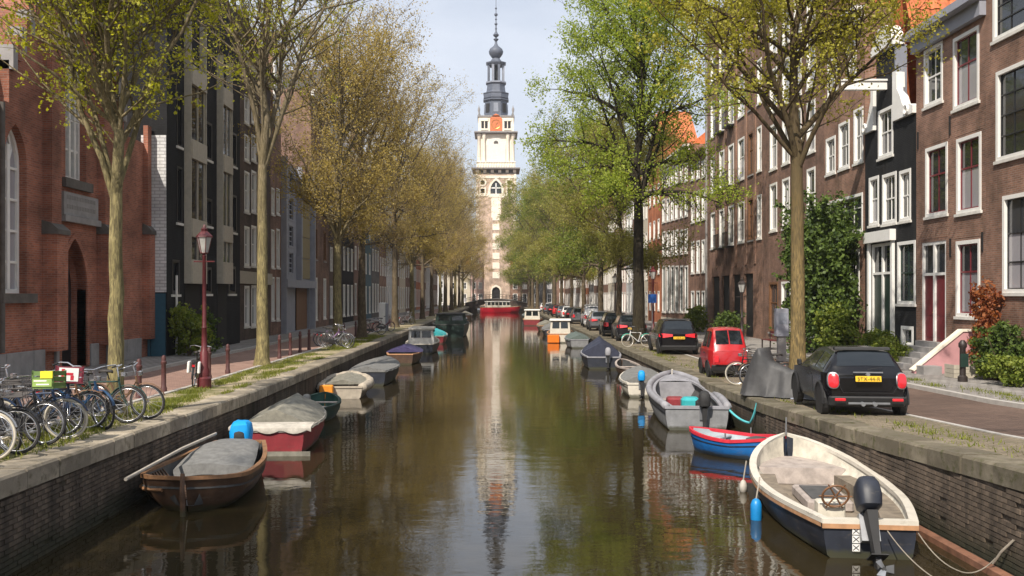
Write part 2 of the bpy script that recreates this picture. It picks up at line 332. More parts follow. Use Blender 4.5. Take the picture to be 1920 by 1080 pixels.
def watermat():
    m, t, b = newmat('canal_water'); l = t.links.new
    b.inputs['Base Color'].default_value = (.027,.0205,.009, 1); b.inputs['Roughness'].default_value = .02
    b.inputs['IOR'].default_value = 1.38; b.inputs['Specular IOR Level'].default_value = .62
    tcx = N(t, 'ShaderNodeTexCoord')
    mp = N(t, 'ShaderNodeMapping'); mp.inputs['Scale'].default_value = (.55, 1.0, 1); l(tcx.outputs['Object'], mp.inputs['Vector'])
    n1 = N(t, 'ShaderNodeTexNoise', Scale=1.1, Detail=3.0, Roughness=.5); l(mp.outputs['Vector'], n1.inputs['Vector'])
    n2 = N(t, 'ShaderNodeTexNoise', Scale=5.0, Detail=3.0, Roughness=.55, Distortion=.6); l(mp.outputs['Vector'], n2.inputs['Vector'])
    n3 = N(t, 'ShaderNodeTexNoise', Scale=.16, Detail=2.0); l(tcx.outputs['Object'], n3.inputs['Vector'])
    r3 = N(t, 'ShaderNodeMapRange'); r3.inputs['From Min'].default_value = .35; r3.inputs['From Max'].default_value = .65; r3.inputs['To Min'].default_value = .25; l(n3.outputs['Fac'], r3.inputs['Value'])
    m2 = N(t, 'ShaderNodeMath', operation='MULTIPLY'); l(n2.outputs['Fac'], m2.inputs[0]); l(r3.outputs['Result'], m2.inputs[1])
    b1 = N(t, 'ShaderNodeBump', Strength=.13, Distance=.05); l(n1.outputs['Fac'], b1.inputs['Height'])
    b2 = N(t, 'ShaderNodeBump', Strength=.14, Distance=.022); l(m2.outputs[0], b2.inputs['Height']); l(b1.outputs['Normal'], b2.inputs['Normal'])
    l(b2.outputs['Normal'], b.inputs['Normal'])
    return m
M['water'] = watermat()
def barkmat(name, low, high, dark, z0, z1):      # furrowed bark; moss and algae cling to the foot of the trunk
    m, t, b = newmat(name); l = t.links.new; b.inputs['Roughness'].default_value = .95; b.inputs['Specular IOR Level'].default_value = .15
    tcx = N(t, 'ShaderNodeTexCoord'); sp = N(t, 'ShaderNodeSeparateXYZ'); l(tcx.outputs['Object'], sp.inputs[0])
    mp = N(t, 'ShaderNodeMapping'); mp.inputs['Scale'].default_value = (1, 1, .16); l(tcx.outputs['Object'], mp.inputs['Vector'])
    n1 = N(t, 'ShaderNodeTexNoise', Scale=22.0, Detail=6.0, Roughness=.65, Distortion=.8); l(mp.outputs['Vector'], n1.inputs['Vector'])
    n2 = N(t, 'ShaderNodeTexNoise', Scale=2.2, Detail=7.0, Roughness=.7); l(tcx.outputs['Object'], n2.inputs['Vector'])
    a = N(t, 'ShaderNodeMath', operation='MULTIPLY_ADD'); l(n2.outputs['Fac'], a.inputs[0]); a.inputs[1].default_value = (z1-z0)*1.6; a.inputs[2].default_value = -(z1-z0)*.8
    a2 = N(t, 'ShaderNodeMath', operation='ADD'); l(a.outputs[0], a2.inputs[0]); l(sp.outputs['Z'], a2.inputs[1])
    mr = N(t, 'ShaderNodeMapRange'); mr.inputs['From Min'].default_value = z0; mr.inputs['From Max'].default_value = z1; l(a2.outputs[0], mr.inputs['Value'])
    mx = N(t, 'ShaderNodeMix', data_type='RGBA'); l(mr.outputs['Result'], mx.inputs['Factor']); mx.inputs['A'].default_value = (*low, 1); mx.inputs['B'].default_value = (*high, 1)
    r1 = N(t, 'ShaderNodeMapRange'); r1.inputs['From Min'].default_value = .40; r1.inputs['From Max'].default_value = .60; l(n1.outputs['Fac'], r1.inputs['Value'])
    m2 = N(t, 'ShaderNodeMix', data_type='RGBA'); l(r1.outputs['Result'], m2.inputs['Factor']); m2.inputs['A'].default_value = (*dark, 1); bl = N(t, 'ShaderNodeMapRange'); bl.inputs['From Min'].default_value = .35; bl.inputs['From Max'].default_value = .65; bl.inputs['To Min'].default_value = .62; bl.inputs['To Max'].default_value = 1.22; l(n2.outputs['Fac'], bl.inputs['Value'])
    vs_ = N(t, 'ShaderNodeVectorMath', operation='SCALE'); l(mx.outputs['Result'], vs_.inputs[0]); l(bl.outputs['Result'], vs_.inputs['Scale']); l(vs_.outputs['Vector'], m2.inputs['B'])
    l(m2.outputs['Result'], b.inputs['Base Color'])
    bp = N(t, 'ShaderNodeBump', Strength=.9, Distance=.03); l(n1.outputs['Fac'], bp.inputs['Height']); l(bp.outputs['Normal'], b.inputs['Normal']); return m
M['bark'] = barkmat('brown_furrowed_bark', (.17,.13,.08), (.22,.175,.12), (.08,.062,.042), 2, 7)
M['bark_dark'] = barkmat('dark_elm_bark', (.06,.05,.03), (.05,.042,.03), (.022,.018,.012), 1, 5)
M['bark_moss'] = barkmat('moss_footed_bark', (.33,.28,.13), (.24,.195,.13), (.12,.10,.055), 3.5, 8.5)
M['bark_amber'] = barkmat('ochre_footed_bark', (.29,.21,.09), (.085,.062,.04), (.11,.085,.045), 3.0, 7.5)

# ------------------------------------------------------------------ ground, canal
def interp(y, ys, zs):
    return float(np.interp(y, ys, zs))
ZR = lambda y: interp(y, [-40, 6, 12, 16.7, 23.3, 32, 230], [1.6, 1.58, 1.43, 1.2, .98, .9, .95])
ZL = lambda y: interp(y, [-40, 8, 12, 25, 230], [1.4, 1.38, 1.3, 1.13, 1.13])
XL, XR, YEND = -6.3, 6.6, 226.0
YS = [-40, -10, 0, 4, 8, 10, 12, 14, 16.7, 19, 21, 23.3, 26, 29, 32, 40, 60, 90, 130, 180, YEND]
def strip(name, x0, x1, zf, dz, mat, ys=YS, nx=1):
    b = MB(); vs = []; fs = []
    for y in ys:
        for i in range(nx + 1): vs.append((x0 + (x1 - x0) * i / nx, y, zf(y) + dz))
    k = nx + 1
    for j in range(len(ys) - 1):
        for i in range(nx): fs.append((j*k+i, j*k+i+1, (j+1)*k+i+1, (j+1)*k+i))
    b.add(vs, fs); return tag(b.obj(name, mat, fix=False), kind='structure')
g = MB()
g.add([(-2500,-900,.6),(-7.5,-900,.6),(-7.5,YEND,.6),(-2500,YEND,.6)], [(0,1,2,3)])
g.add([(7.5,-900,.6),(2500,-900,.6),(2500,YEND,.6),(7.5,YEND,.6)], [(0,1,2,3)])
g.add([(-2500,YEND,.6),(2500,YEND,.6),(2500,3000,.6),(-2500,3000,.6)], [(0,1,2,3)])
tag(g.obj('ground', M['soil'], fix=False), kind='structure')
wt = MB(); wt.add([(-7.4,-200,0),(7.4,-200,0),(7.4,260,0),(-7.4,260,0)], [(0,1,2,3)])
tag(wt.obj('canal_water', M['water'], fix=False), kind='structure')
strip('canal_verge', -8.35, -6.85, ZL, -.004, M['verge'])
strip('brick_road', -11.4, -8.3, ZL, .0, M['roadpink'])
strip('pavement', -14.3, -11.4, ZL, .1, M['pavement'])
strip('parking_strip', 7.1, 8.75, ZR, -.004, M['parking'])
strip('carriageway', 8.75, 12.1, ZR, 0.0, M['asphalt'])
strip('pavement', 12.1, 17.0, ZR, .1, M['pavement'])
def kerb(name, x0, x1, zf, top, mat):
    b = MB(); rings = []
    for y in YS:
        z = zf(y); rings.append([(x0,y,z-.1),(x1,y,z-.1),(x1,y,z+top),(x0,y,z+top)])
    b.loft(rings); return tag(b.obj(name, mat), kind='structure')
kerb('kerb', -11.46, -11.30, ZL, .105, M['kerb']); kerb('kerb', 12.0, 12.18, ZR, .108, M['kerb'])
kerb('edge_line', 8.68, 8.80, ZR, .012, M['kerb']); kerb('edge_line', -8.42, -8.27, ZL, .02, M['kerb'])

# quay walls: masonry core, coping stones one by one, the nearest bricks one by one
def quay(side, xf, zf, label, cmat):
    root = thing('quay_wall', label, 'quay wall', (xf, 0, 0))
    s = side                                    # +1: wall on the right (face looks to -x), -1: left
    b = MB(); rings = []
    for y in YS: rings.append([(0+.012*s,y,-.8),(.9*s,y,-.8),(.9*s,y,zf(y)-.27),(.012*s,y,zf(y)-.27)])
    b.loft(rings); b.obj('wall_core', M['qcore'], root)
    r = random.Random(3 + s); y = 9.0; first = None
    while y < 34:
        ln = r.uniform(.85, 1.05); y1 = y + ln - .022
        c = MB(); za, zb = zf(y), zf(y1); o = .03 + r.uniform(-.012, .012); d = .012; dz = r.uniform(-.012, .008)
        x0, x1 = -o*s, .57*s
        prof = lambda yy, z: [(x0,yy,z-.27),(x1,yy,z-.27),(x1,yy,z+.004+dz),(x0+.03*s,yy,z+.004+dz),(x0,yy,z-.03+dz)]
        c.loft([prof(y, za), prof(y1, zb)]); c.obj('coping_stone', cmat, root)
        y += ln
    c = MB(); rings = []
    for yy in [y] + [q for q in YS if q > y]:
        z = zf(yy); rings.append([(-.03*s,yy,z-.27),(.57*s,yy,z-.27),(.57*s,yy,z+.004),(0,yy,z+.004),(-.03*s,yy,z-.03)])
    c.loft(rings); c.obj('far_coping', cmat, root)
    c = MB(); rings = []
    for yy in [q for q in YS if q < 8.5] + [9.0]:
        z = zf(yy); rings.append([(-.03*s,yy,z-.27),(.57*s,yy,z-.27),(.57*s,yy,z+.004),(-.03*s,yy,z+.004)])
    c.loft(rings); c.obj('near_coping', cmat, root)
    me = MB().box(-.012, .012, -.104, .104, -.029, .029).mesh('brick', M['qbrick'])
    rest = MB(); n = 0; rows = []
    z = .02; k = 0
    while z < 1.2:
        yy = 10.4 + (k % 2) * .11
        while yy < 23.5:
            if z + .035 < zf(yy) - .28: rows.append((yy, z))
            yy += .221
        z += .0715; k += 1
    rows.sort()
    for (yy, zz) in rows:
        if r.random() < .03: continue
        dx = r.uniform(-.006, .006)
        if n < 300:
            link('brick', me, root, (-.002*s + dx, yy + r.uniform(-.004, .004), zz)); n += 1
        else:
            rest.box(-.014+dx, .01+dx, yy-.104, yy+.104, zz-.029, zz+.029)
    tag(rest.obj('brickwork', M['qbrick'], root, fix=False), kind='stuff')
    return root
quay(-1, XL, ZL, 'dark brick canal wall below the parked bicycles, with pale coping stones', M['coping'])
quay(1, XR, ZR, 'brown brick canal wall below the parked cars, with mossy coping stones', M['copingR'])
# ------------------------------------------------------------------ houses
WSTY = {  # frame, sash, columns, horizontal bars, panes [(from, to, glass)], sill
 'w':  ('white','white',2,[.5],[(0,.5,'glass'),(.5,1,'glass')],'whitedirty'),
 'wc': ('white','white',2,[.52],[(0,.52,'glass_light'),(.52,1,'glass')],'whitedirty'),
 'wr': ('white','maroon',2,[.6],[(0,.6,'glass'),(.6,1,'glass')],'whitedirty'),
 'wrc':('white','maroon',2,[.6],[(0,.6,'glass_light'),(.6,1,'glass')],'whitedirty'),
 'w6': ('white','whitedirty',3,[.25,.5,.75],[(0,.5,'glass'),(.5,1,'glass')],'whitedirty'),
 'w6c':('white','blackpaint',3,[.3,.62],[(0,.62,'glass_light'),(.62,1,'glass')],'whitedirty'),
 'w6d':('white','blackpaint',3,[.25,.5,.75],[(0,.5,'glass'),(.5,1,'glass')],'whitedirty'),
 'wd': ('white','darkgreen',2,[.5],[(0,1,'glass')],'whitedirty'),
 'w1': ('white','whitedirty',1,[],[(0,1,'glass')],'whitedirty'),
 'w1c':('white','white',1,[.55],[(0,.55,'glass_light'),(.55,1,'glass')],'whitedirty'),
 'band':('white','white',4,[.66],[(0,1,'glass')],'whitedirty'),
 'd1': ('blackpaint','blackpaint',1,[],[(0,1,'glass')],'whitedirty'),
 'g':  ('greypaint','greypaint',1,[.25,.5,.75],[(0,1,'glass')],None),
 'br': ('brownwood','brownwood',2,[.6],[(0,1,'glass')],'stone_grey'),
 'far':('white','white',2,[.5],[(0,1,'glass')],None),
 'farl':('whitedirty','whitedirty',2,[.5],[(0,1,'glass_light')],None),
}
WC = {}
def window(parent, u, z, wd, ht, sty, y=0.0):
    wd, ht = round(wd * 20) / 20, round(ht * 20) / 20
    key = (wd, ht, sty)
    fm, sm, nc, hb, panes, sill = WSTY[sty]
    if key not in WC:
        fw = min(.13, wd * .13); b = MB(); y0, y1 = -.025, .13
        b.box(-wd/2, -wd/2+fw, y0, y1, 0, ht); b.box(wd/2-fw, wd/2, y0, y1, 0, ht)
        b.box(-wd/2+fw, wd/2-fw, y0, y1, ht-fw, ht); b.box(-wd/2+fw, wd/2-fw, y0, y1, 0, fw*.9)
        fr = b.mesh('window', M[fm])
        s = MB(); iw = wd - 2*fw; ih = ht - 1.9*fw; sw = .05 if nc < 3 else .035; zb = fw*.9
        s.box(-iw/2, -iw/2+sw, .07, .115, zb, zb+ih); s.box(iw/2-sw, iw/2, .07, .115, zb, zb+ih); s.box(-iw/2+sw, iw/2-sw, .07, .115, zb, zb+sw); s.box(-iw/2+sw, iw/2-sw, .07, .115, zb+ih-sw, zb+ih)
        for k in range(1, nc): x = -iw/2 + iw*k/nc; s.box(x-sw*.4, x+sw*.4, .075, .112, zb, zb+ih)
        for h in hb: s.box(-iw/2+sw, iw/2-sw, .065, .118, zb+ih*h-sw*.6, zb+ih*h+sw*.6)
        sh = s.mesh('sash', M[sm]); ps = []
        for a, c, gm in panes:
            p = MB(); p.add([(-iw/2,.10,zb+ih*a),(iw/2,.10,zb+ih*a),(iw/2,.10,zb+ih*c),(-iw/2,.10,zb+ih*c)], [(0,1,2,3)])
            ps.append(p.mesh('pane', M[gm], fix=False))
        si = None
        if sill: si = MB().box(-wd/2-.07, wd/2+.07, -.07, .14, -.10, -.002).mesh('sill', M[sill])
        WC[key] = (fr, sh, ps, si)
    fr, sh, ps, si = WC[key]
    f = link('window', fr, parent, (u, y, z))
    link('sash', sh, f)
    for p in ps: link('pane', p, f)
    if si: link('sill', si, f)
    return f
def rect_hole(u, z, w, h):
    w, h = round(w*20)/20, round(h*20)/20
    return [(u-w/2, z), (u+w/2, z), (u+w/2, z+h), (u-w/2, z+h)]
def arch_hole(u, z, w, h, n=6):       # pointed arch: two arcs, each centred on the opposite springing point
    r = w; rise = w * math.sqrt(3) / 2; zs = z + h - rise
    p = [(u-w/2, z), (u+w/2, z)]
    for k in range(n+1): a = R(60)*k/n; p.append((u-w/2 + r*math.cos(a), zs + r*math.sin(a)))
    for k in range(1, n+1): a = R(120) + R(60)*k/n; p.append((u+w/2 + r*math.cos(a), zs + r*math.sin(a)))
    return p
class House:
    """local frame: x along the facade, -y outward, z up from the street; dir 'R' faces the canal from the right, 'L' from the left, 'S' faces the viewer"""
    def __init__(s, name, label, cat, d, xf, a, b, zg, group=None):
        s.d, s.xf, s.a, s.b, s.zg = d, xf, a, b, zg; s.w = b - a
        loc, rz = {'R': ((xf, b, zg), R(-90)), 'L': ((xf, a, zg), R(90)), 'S': ((a, xf, zg), 0.0)}[d]
        s.root = thing(name, label, cat, loc, rz, group)
    def px(s, x0, x1, yt, yb):        # a rectangle surveyed on the facade plane -> centre u, sill z, width, height
        if s.d == 'S': q = lambda x: (x - VX) * s.xf / FPX - s.a; Y = s.xf; u0, u1 = q(x0), q(x1)
        else:
            Yf = lambda x: FPX * s.xf / (x - VX)
            u = (lambda x: s.b - Yf(x)) if s.d == 'R' else (lambda x: Yf(x) - s.a)
            u0, u1 = u(x0), u(x1); Y = (Yf(x0) + Yf(x1)) / 2
        z = lambda y: CH + (VY - y) * Y / FPX - s.zg
        return (u0+u1)/2, z(yb), abs(u1-u0), z(yt)-z(yb)
    def zpx(s, x, y): Y = FPX * s.xf / (x - VX); return CH + (VY - y) * Y / FPX - s.zg
    def build(s, outline, wins, mat, depth=10.0, plinth=None, extra_holes=()):
        """wins: (u, z, w, h, style)"""
        rq = random.Random(int(s.a*7)); wins = [(*q[:4], {"w": "wc", "far": "farl"}.get(q[4], q[4]) if rq.random() < .28 else q[4]) for q in wins]
        holes = [rect_hole(*q[:4]) for q in wins] + list(extra_holes)
        b = MB(); b.poly(outline, holes, 0.0, .16); n = len(outline)
        b.add([(u,0,z) for u,z in outline] + [(u,depth,z) for u,z in outline], [(i,(i+1)%n,n+(i+1)%n,n+i) for i in range(n)])
        b.poly(outline, (), depth)
        s.wall = b.obj('wall', M[mat], s.root, fix=False)
        for (u, z, w, h, st) in wins: window(s.root, u, z, w, h, st)
        if plinth: MB().box(-.001, s.w+.001, -.04, .0, 0, plinth[1]).obj('plinth', M[plinth[0]], s.root)
        return s
    def cornice(s, z, h=.45, out=.35, mat='whitedirty', u0=0, u1=None):
        u1 = s.w if u1 is None else u1; b = MB()
        b.box(u0, u1, -out*.4, -.002, z-h, z-h*.35); b.box(u0-.03, u1+.03, -out, -.002, z-h*.35, z)
        return b.obj('cornice', M[mat], s.root)
    def roof_gable(s, z, rise, mat='rooftile', depth=10.0, y0=.35, over=.0):   # ridge runs back from the street
        w = s.w; b = MB(); t = .14
        for sg in (0, 1):
            e = (-over, z) if sg == 0 else (w+over, z); r = (w/2, z+rise)
            b.prism([e, r, (r[0], r[1]+t), (e[0], e[1]+t)], y0, depth)
        return b.obj('roof', M[mat], s.root)
    def roof_side(s, z, rise, mat='rooftile', depth=9.0):   # ridge parallel to the street
        w = s.w; b = MB(); m3 = lambda u, zz, d: (d, u, zz)
        b.prism([(.05, z), (depth/2, z+rise), (depth, z), (depth, z-.1), (.05, z-.1)], .02, w-.02, m3)
        return b.obj('roof', M[mat], s.root)
    def chimney(s, u, y, z, h=1.6, mat='brown', par=None):
        b = MB(); b.box(u-.4, u+.4, y-.3, y+.3, z, z+h); b.box(u-.46, u+.46, y-.36, y+.36, z+h-.2, z+h-.05)
        for k in (-.2, .2): b.lathe([(.11, z+h-.05), (.09, z+h+.35)], 8, (u+k, y))
        return b.obj('chimney', M[mat], par or s.root)
def rows(s, lst): return [(*s.px(*q[:4]), q[4]) for q in lst]

ZS = .9 + .1      # pavement level on the right
XF = 16.0; M['stone_worn'] = plain('worn_grey_stone', (.20,.19,.18), .85, var=.2)
yr = lambda x: FPX * XF / (x - VX)
# nearest house, right edge of the picture
h = House('canal_house', 'brown brick house with tall white windows and grey plaster base, nearest on the right', 'house', 'R', XF, 21.5, yr(1849), ZS+.08)
ws = rows(h, [(1862,1950,-75,58,'w6d'), (1868,1955,118,292,'w6d'), (1880,1968,360,549,'w6c')])
more = [(u-4.0, z, w, q, t) for u, z, w, q, t in ws] ; more = [m for m in more if m[0] > 1]
h.build([(0,0),(h.w,0),(h.w,17.2),(0,17.2)], ws + more, 'brown')
h.cornice(17.3, .7, .5); h.roof_side(17.3, 3.2)
b = MB(); z1 = h.zpx(1862, 556); b.box(h.w-5.5, h.w-.25, -.10, -.002, 0, z1-.12); b.box(h.w-5.5, h.w-.22, -.20, -.002, z1-.12, z1)
b.obj('plaster_base', M['greypaint'], h.root)
for px_, nm in ((1851, 'downpipe'),): MB().tube([(h.w-.12,-.09,0),(h.w-.12,-.09,17)], .06, 8).obj(nm, M['blackpaint'], h.root)
# brown house with red sashes
h = House('canal_house', 'brown brick canal house with dark red sashes and double door, behind the pink stair wall', 'house', 'R', XF, yr(1849), yr(1718), ZS)
ws = rows(h, [(1733,1768,86,196,'w'),(1788,1836,60,198,'wrc'),(1736,1777,272,404,'wr'),(1794,1840,254,398,'wrc'),(1793,1838,450,594,'wrc')])
dr = h.px(1728,1774,452,640)
top = h.zpx(1780, 30)
h.build([(0,0),(h.w,0),(h.w,top),(0,top)], ws + [(*dr, 'w')][:0], 'brown', extra_holes=[rect_hole(*dr)])
def double_door(h, dr, leafmat_, n=2, glaz='glass'):
    u, z, w, ht = dr; w, ht = round(w*20)/20, round(ht*20)/20
    b = MB(); b.box(u-w/2, u-w/2+.12, .02, .15, z, z+ht); b.box(u+w/2-.12, u+w/2, .02, .15, z, z+ht); b.box(u-w/2+.12, u+w/2-.12, .02, .15, z+ht-.12, z+ht)
    zt = z + ht*.66; b.box(u-w/2+.12, u+w/2-.12, .02, .15, zt, zt+.1); b.box(u-.07, u+.07, .015, .155, z, z+ht-.12)
    d = b.obj('door', M['white'], h.root)
    for k in range(n):
        a0 = u - w/2 + .12 + k*(w-.24)/n + (.07 if k else 0); a1 = u - w/2 + .12 + (k+1)*(w-.24)/n - (.07 if k < n-1 else 0)
        l = MB().box(a0, a1, .08, .14, z, zt)
        l.box(a0+.08, a1-.08, .065, .08, z+.15, z+.75); l.box(a0+.08, a1-.08, .065, .08, z+.95, zt-.15)
        l.obj('door_leaf', M[leafmat_], d)
        p = MB().add([(a0,.1,zt+.1),(a1,.1,zt+.1),(a1,.1,z+ht-.12),(a0,.1,z+ht-.12)], [(0,1,2,3)]); p.obj('pane', M[glaz], d, fix=False)
    MB().ball((u-.12,.05,z+1.05), .035, 8, 5).obj('handle', M['gold'], d, smooth='all')
    return d
double_door(h, dr, 'maroon')
h.cornice(top+.05, .75, .55, 'greypaint')
b = MB()
for (x, y) in ((1783,470),(1782,240),(1722,268),(1843,460)):
    u, z, _, _ = h.px(x-3, x+3, y-12, y+12); MB().box(u-.03, u+.03, -.05, -.002, z, z+.65).obj('wall_anchor', M['blackpaint'], h.root)
for (x0,x1,yy) in ((1736,1777,268),(1794,1840,250),(1793,1838,446),(1728,1774,448)):
    u, z, w_, _ = h.px(x0, x1, yy-14, yy); MB().box(u-w_/2-.12, u+w_/2+.12, -.008, .0, z+.02, z+.30).obj('lintel', M['brown3'], h.root)
z0 = dr[1]; u = dr[0]
b = MB()
for k in range(5): b.box(u-.9, u+.9, -.3*(5-k)+.02, -.002, z0*k/5, z0*(k+1)/5 - .003)
b.obj('front_steps', M['stone_grey'], h.root)
# black neck-gable house
h = House('gabled_house', 'narrow black canal house with white scrolled neck gable, hoist beam and orange tiled roof', 'house', 'R', XF, yr(1718)+.01, yr(1622), ZS)
H = h; ws = rows(h, [(1630,1648,332,422,'w1c'),(1655,1681,325,419,'w'),(1687,1708,318,414,'w'),(1647,1675,202,294,'w'),(1683,1717,452,570,'wd'),(1690,1713,612,650,'w1')])
dr = h.px(1634,1674,456,628); zsh = h.zpx(1670, 232); ztop = h.zpx(1660, 96)
uc = h.px(1660-14,1660+16,100,200)[0]; nw = .98
h.build([(0,0),(h.w,0),(h.w,zsh),(uc+nw,zsh),(uc+nw,ztop),(uc-nw,ztop),(uc-nw,zsh),(0,zsh)], ws, 'black', depth=.45, extra_holes=[rect_hole(*dr)])
MB().box(0.01, h.w-.01, .46, 11, 0, zsh-.1).obj('house_body', M['brown2'], h.root)
double_door(h, dr, 'darkgreen'); b = MB(); u, z, w_, hh = dr; b.box(u-w_/2-.3, u+w_/2+.3, -.25, -.002, z+hh+.05, z+hh+.5); b.box(u-w_/2-.2, u-w_/2-.02, -.12, -.002, z, z+hh+.05); b.box(u+w_/2+.02, u+w_/2+.2, -.12, -.002, z, z+hh+.05)
b.obj('door_surround', M['white'], h.root)
for sg in (-1, 1):      # white carved scrolls on the shoulders
    b = MB(); x0 = uc + sg*nw; xe = (h.w if sg > 0 else 0); wid = abs(xe-x0)
    prof = [(0,0),(1,0),(1,.28),(.8,.42),(.62,.36),(.5,.52),(.38,.9),(.22,1.25),(.2,1.9),(0,2.0)]
    b.prism([(x0 + sg*a*wid, zsh + q) for a, q in prof], -.14, .2); b.torus((x0+sg*.72*wid,-.16,zsh+.22), .16, .06, 'y', 12, 5)
    b.obj('gable_scroll', M['white'], h.root)
b = MB(); pts = [(uc-nw-.15, ztop), (uc-nw-.15, ztop+.25)] + [(uc + (nw+.05)*math.cos(R(180-180*k/10)), ztop+.25+.75*math.sin(R(180*k/10))) for k in range(11)] + [(uc+nw+.15, ztop+.25), (uc+nw+.15, ztop)]
b.prism(pts, -.18, .3); b.obj('gable_pediment', M['white'], h.root)
MB().box(uc+nw+.004, uc+nw+.08, -.05, .42, zsh, ztop).obj('gable_edge', M['lead_light'], h.root)
zb = h.zpx(1655, 172); MB().box(uc-.14, uc+.14, -1.9, .0, zb, zb+.34).box(uc-.2, uc+.2, -1.95, .0, zb+.345, zb+.42).obj('hoist_beam', M['white'], h.root)
rf = h.roof_gable(zsh-.1, 6.2, depth=11, y0=.46)
def tiles(h, zeave, rise, y0, depth, par, half=1, nrow=14, ncol=26, name='roof_tile'):
    """curved pantiles on one slope, laid in courses"""
    w = h.w; sl = math.hypot(w/2, rise); up = Vector((-w/2, 0, rise)).normalized(); nn = Vector((rise, 0, w/2)).normalized()
    b = MB(); r = random.Random(5)
    for i in range(nrow):
        for j in range(ncol):
            p = Vector((w, y0 + (depth-y0)*(j+.5)/ncol, zeave)) + up*(sl*i/nrow) + nn*(.17 + r.uniform(0,.015))
            hw = (depth-y0)/ncol*.5; ln = sl/nrow*1.12; vs = []
            for a in (0, 1):
                for k in range(4):
                    q = -1 + 2*k/3; vs.append(p + up*(ln*a) + Vector((0, q*hw, 0)) + nn*((.07 if k in (1,2) else 0) + (.0 if a else .045)))
            b.add(vs, [(k, k+1, k+5, k+4) for k in range(3)])
    return tag(b.obj(name, M['rooftile'], par, fix=False), kind='stuff')
tiles(h, zsh-.1, 6.2, .5, 11, rf)
# brown house with window band and creeper
h = House('canal_house', 'brown brick house with wide white window band, half hidden by the big creeper', 'house', 'R', XF, yr(1622)+.01, yr(1545), ZS)
ws = rows(h, [(1549,1567,258,326,'w'),(1573,1593,228,316,'w'),(1601,1619,202,305,'w'),(1548,1618,370,440,'band'),(1552,1575,468,560,'w'),(1590,1612,468,560,'w'),(1552,1570,110,180,'w'),(1588,1606,80,150,'w')])
top = h.zpx(1585, 40)
h.build([(0,0),(h.w,0),(h.w,top),(0,top)], ws, 'brown3'); h.cornice(top+.05, .6, .5); h.roof_side(top+.05, 3)
# tall brown blocks
h = House('apartment_block', 'tall dark brown brick house between the leafy near tree and the creeper', 'building', 'R', XF, yr(1545)+.01, yr(1430), ZS)
ws = []
for (x0, x1) in ((1444,1457),(1467,1481),(1489,1503),(1513,1529)):
    u, _, w_, _ = h.px(x0, x1, 300, 350)
    for za, zb_ in ((6.35,9.1),(9.9,12.5),(13.2,15.7),(16.5,18.6)): ws.append((u, za, w_, zb_-za, 'w1c' if (x0+int(za)) % 3 else 'w'))
    ws.append((u, .5, w_*1.25, 2.9, 'w1' if x0 % 2 else 'br'))
top = h.zpx(1490, -55); h.build([(0,0),(h.w,0),(h.w,top),(0,top)], ws, 'brown2'); h.cornice(top+.05, .6, .5); h.roof_side(top+.05, 3)
h = House('apartment_block', 'tall brown brick block with narrow white windows, black balconies and dark garage bays', 'building', 'R', XF, yr(1430)+.01, yr(1325), ZS)
ws = []
for x0, x1, st in ((1333,1343,'w1c'),(1349,1358,'w1'),(1366,1376,'w1'),(1384,1396,'w1c'),(1403,1413,'br'),(1421,1427,'w1c')):
    u, _, w_, _ = h.px(x0, x1, 300, 350)
    for za, zb_ in ((6.1,8.75),(10.2,12.9),(14.3,17.0),(18.4,20.6)): ws.append((u, za, max(.95, w_), zb_-za, st))
bays = [h.px(x0, x1, 526+(x0-1335)*-.12, 606, ) for x0, x1 in ((1336,1349),(1354,1368),(1374,1388),(1396,1412))]
top = h.zpx(1375, 0)
h.build([(0,0),(h.w,0),(h.w,top),(0,top)], ws, 'brown', extra_holes=[rect_hole(u, .02, w_, 4.0) for u, z, w_, hh in bays])
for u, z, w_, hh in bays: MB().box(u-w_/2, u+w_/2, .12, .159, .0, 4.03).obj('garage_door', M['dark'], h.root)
for q in ws:
    if q[4] == 'w1':
        u, z, w_, hh = q[:4]; b = MB(); b.box(u-.75, u+.75, -.45, -.002, z-.22, z-.12)
        for k in range(9): b.box(u-.72+k*.18-.012, u-.72+k*.18+.012, -.44, -.415, z-.12, z+.8)
        b.box(u-.75, u+.75, -.45, -.41, z+.8, z+.85); b.obj('balcony', M['blackpaint'], h.root)
b = MB()
for x in (1343.5, 1361, 1380, 1399, 1416): u = h.px(x-2, x+2, 100, 200)[0]; MB().box(u-.2, u+.2, -.06, -.002, 4.6, top-.5).obj('pilaster', M['brown3'], h.root)
h.cornice(top+.05, .5, .4, 'stone_grey'); h.roof_side(top+.05, 2.5)
for x in (1329, 1331): u = h.px(x-1.5, x+1.5, 36, 200); 
MB().box(.02, .22, -.12, -.002, 0, top-.6).obj('downpipe', M['stone_grey'], h.root)
h = House('canal_house', 'plain brown brick house with three white windows per floor, left of the balcony block', 'house', 'R', XF, yr(1325)+.01, yr(1294), ZS)
L_ = []
for x0, x1 in ((1296,1302),(1306,1312),(1316,1322)):
    for ya, yb in ((306,336),(360,416),(452,512)): L_.append((x0, x1, ya-(x0-1300)*.35*(1 if ya < 400 else .4), yb-(x0-1300)*.3*(1 if ya < 400 else .4), 'w'))
    L_.append((x0, x1, 545, 596, 'wd'))
top = h.zpx(1310, 285); h.build([(0,0),(h.w,0),(h.w,top),(0,top)], rows(h, L_), 'brown'); h.cornice(top, .4, .4, 'brown2'); h.roof_side(top, 3)
h = House('canal_house', 'wide brown brick house with many white windows and white shopfront, beyond the balcony block', 'house', 'R', XF, yr(1294)+.01, yr(1240), ZS)
L_ = []
for x0 in (1242, 1250, 1258, 1266, 1275, 1284):
    for ya, yb in ((312,346),(368,412),(432,478)): L_.append((x0, x0+5.5, ya-(x0-1260)*.3*(1 if ya < 400 else .5), yb-(x0-1260)*.28*(1 if ya < 400 else .5), 'w'))
    L_.append((x0, x0+6.2, 498, 585, 'wd'))
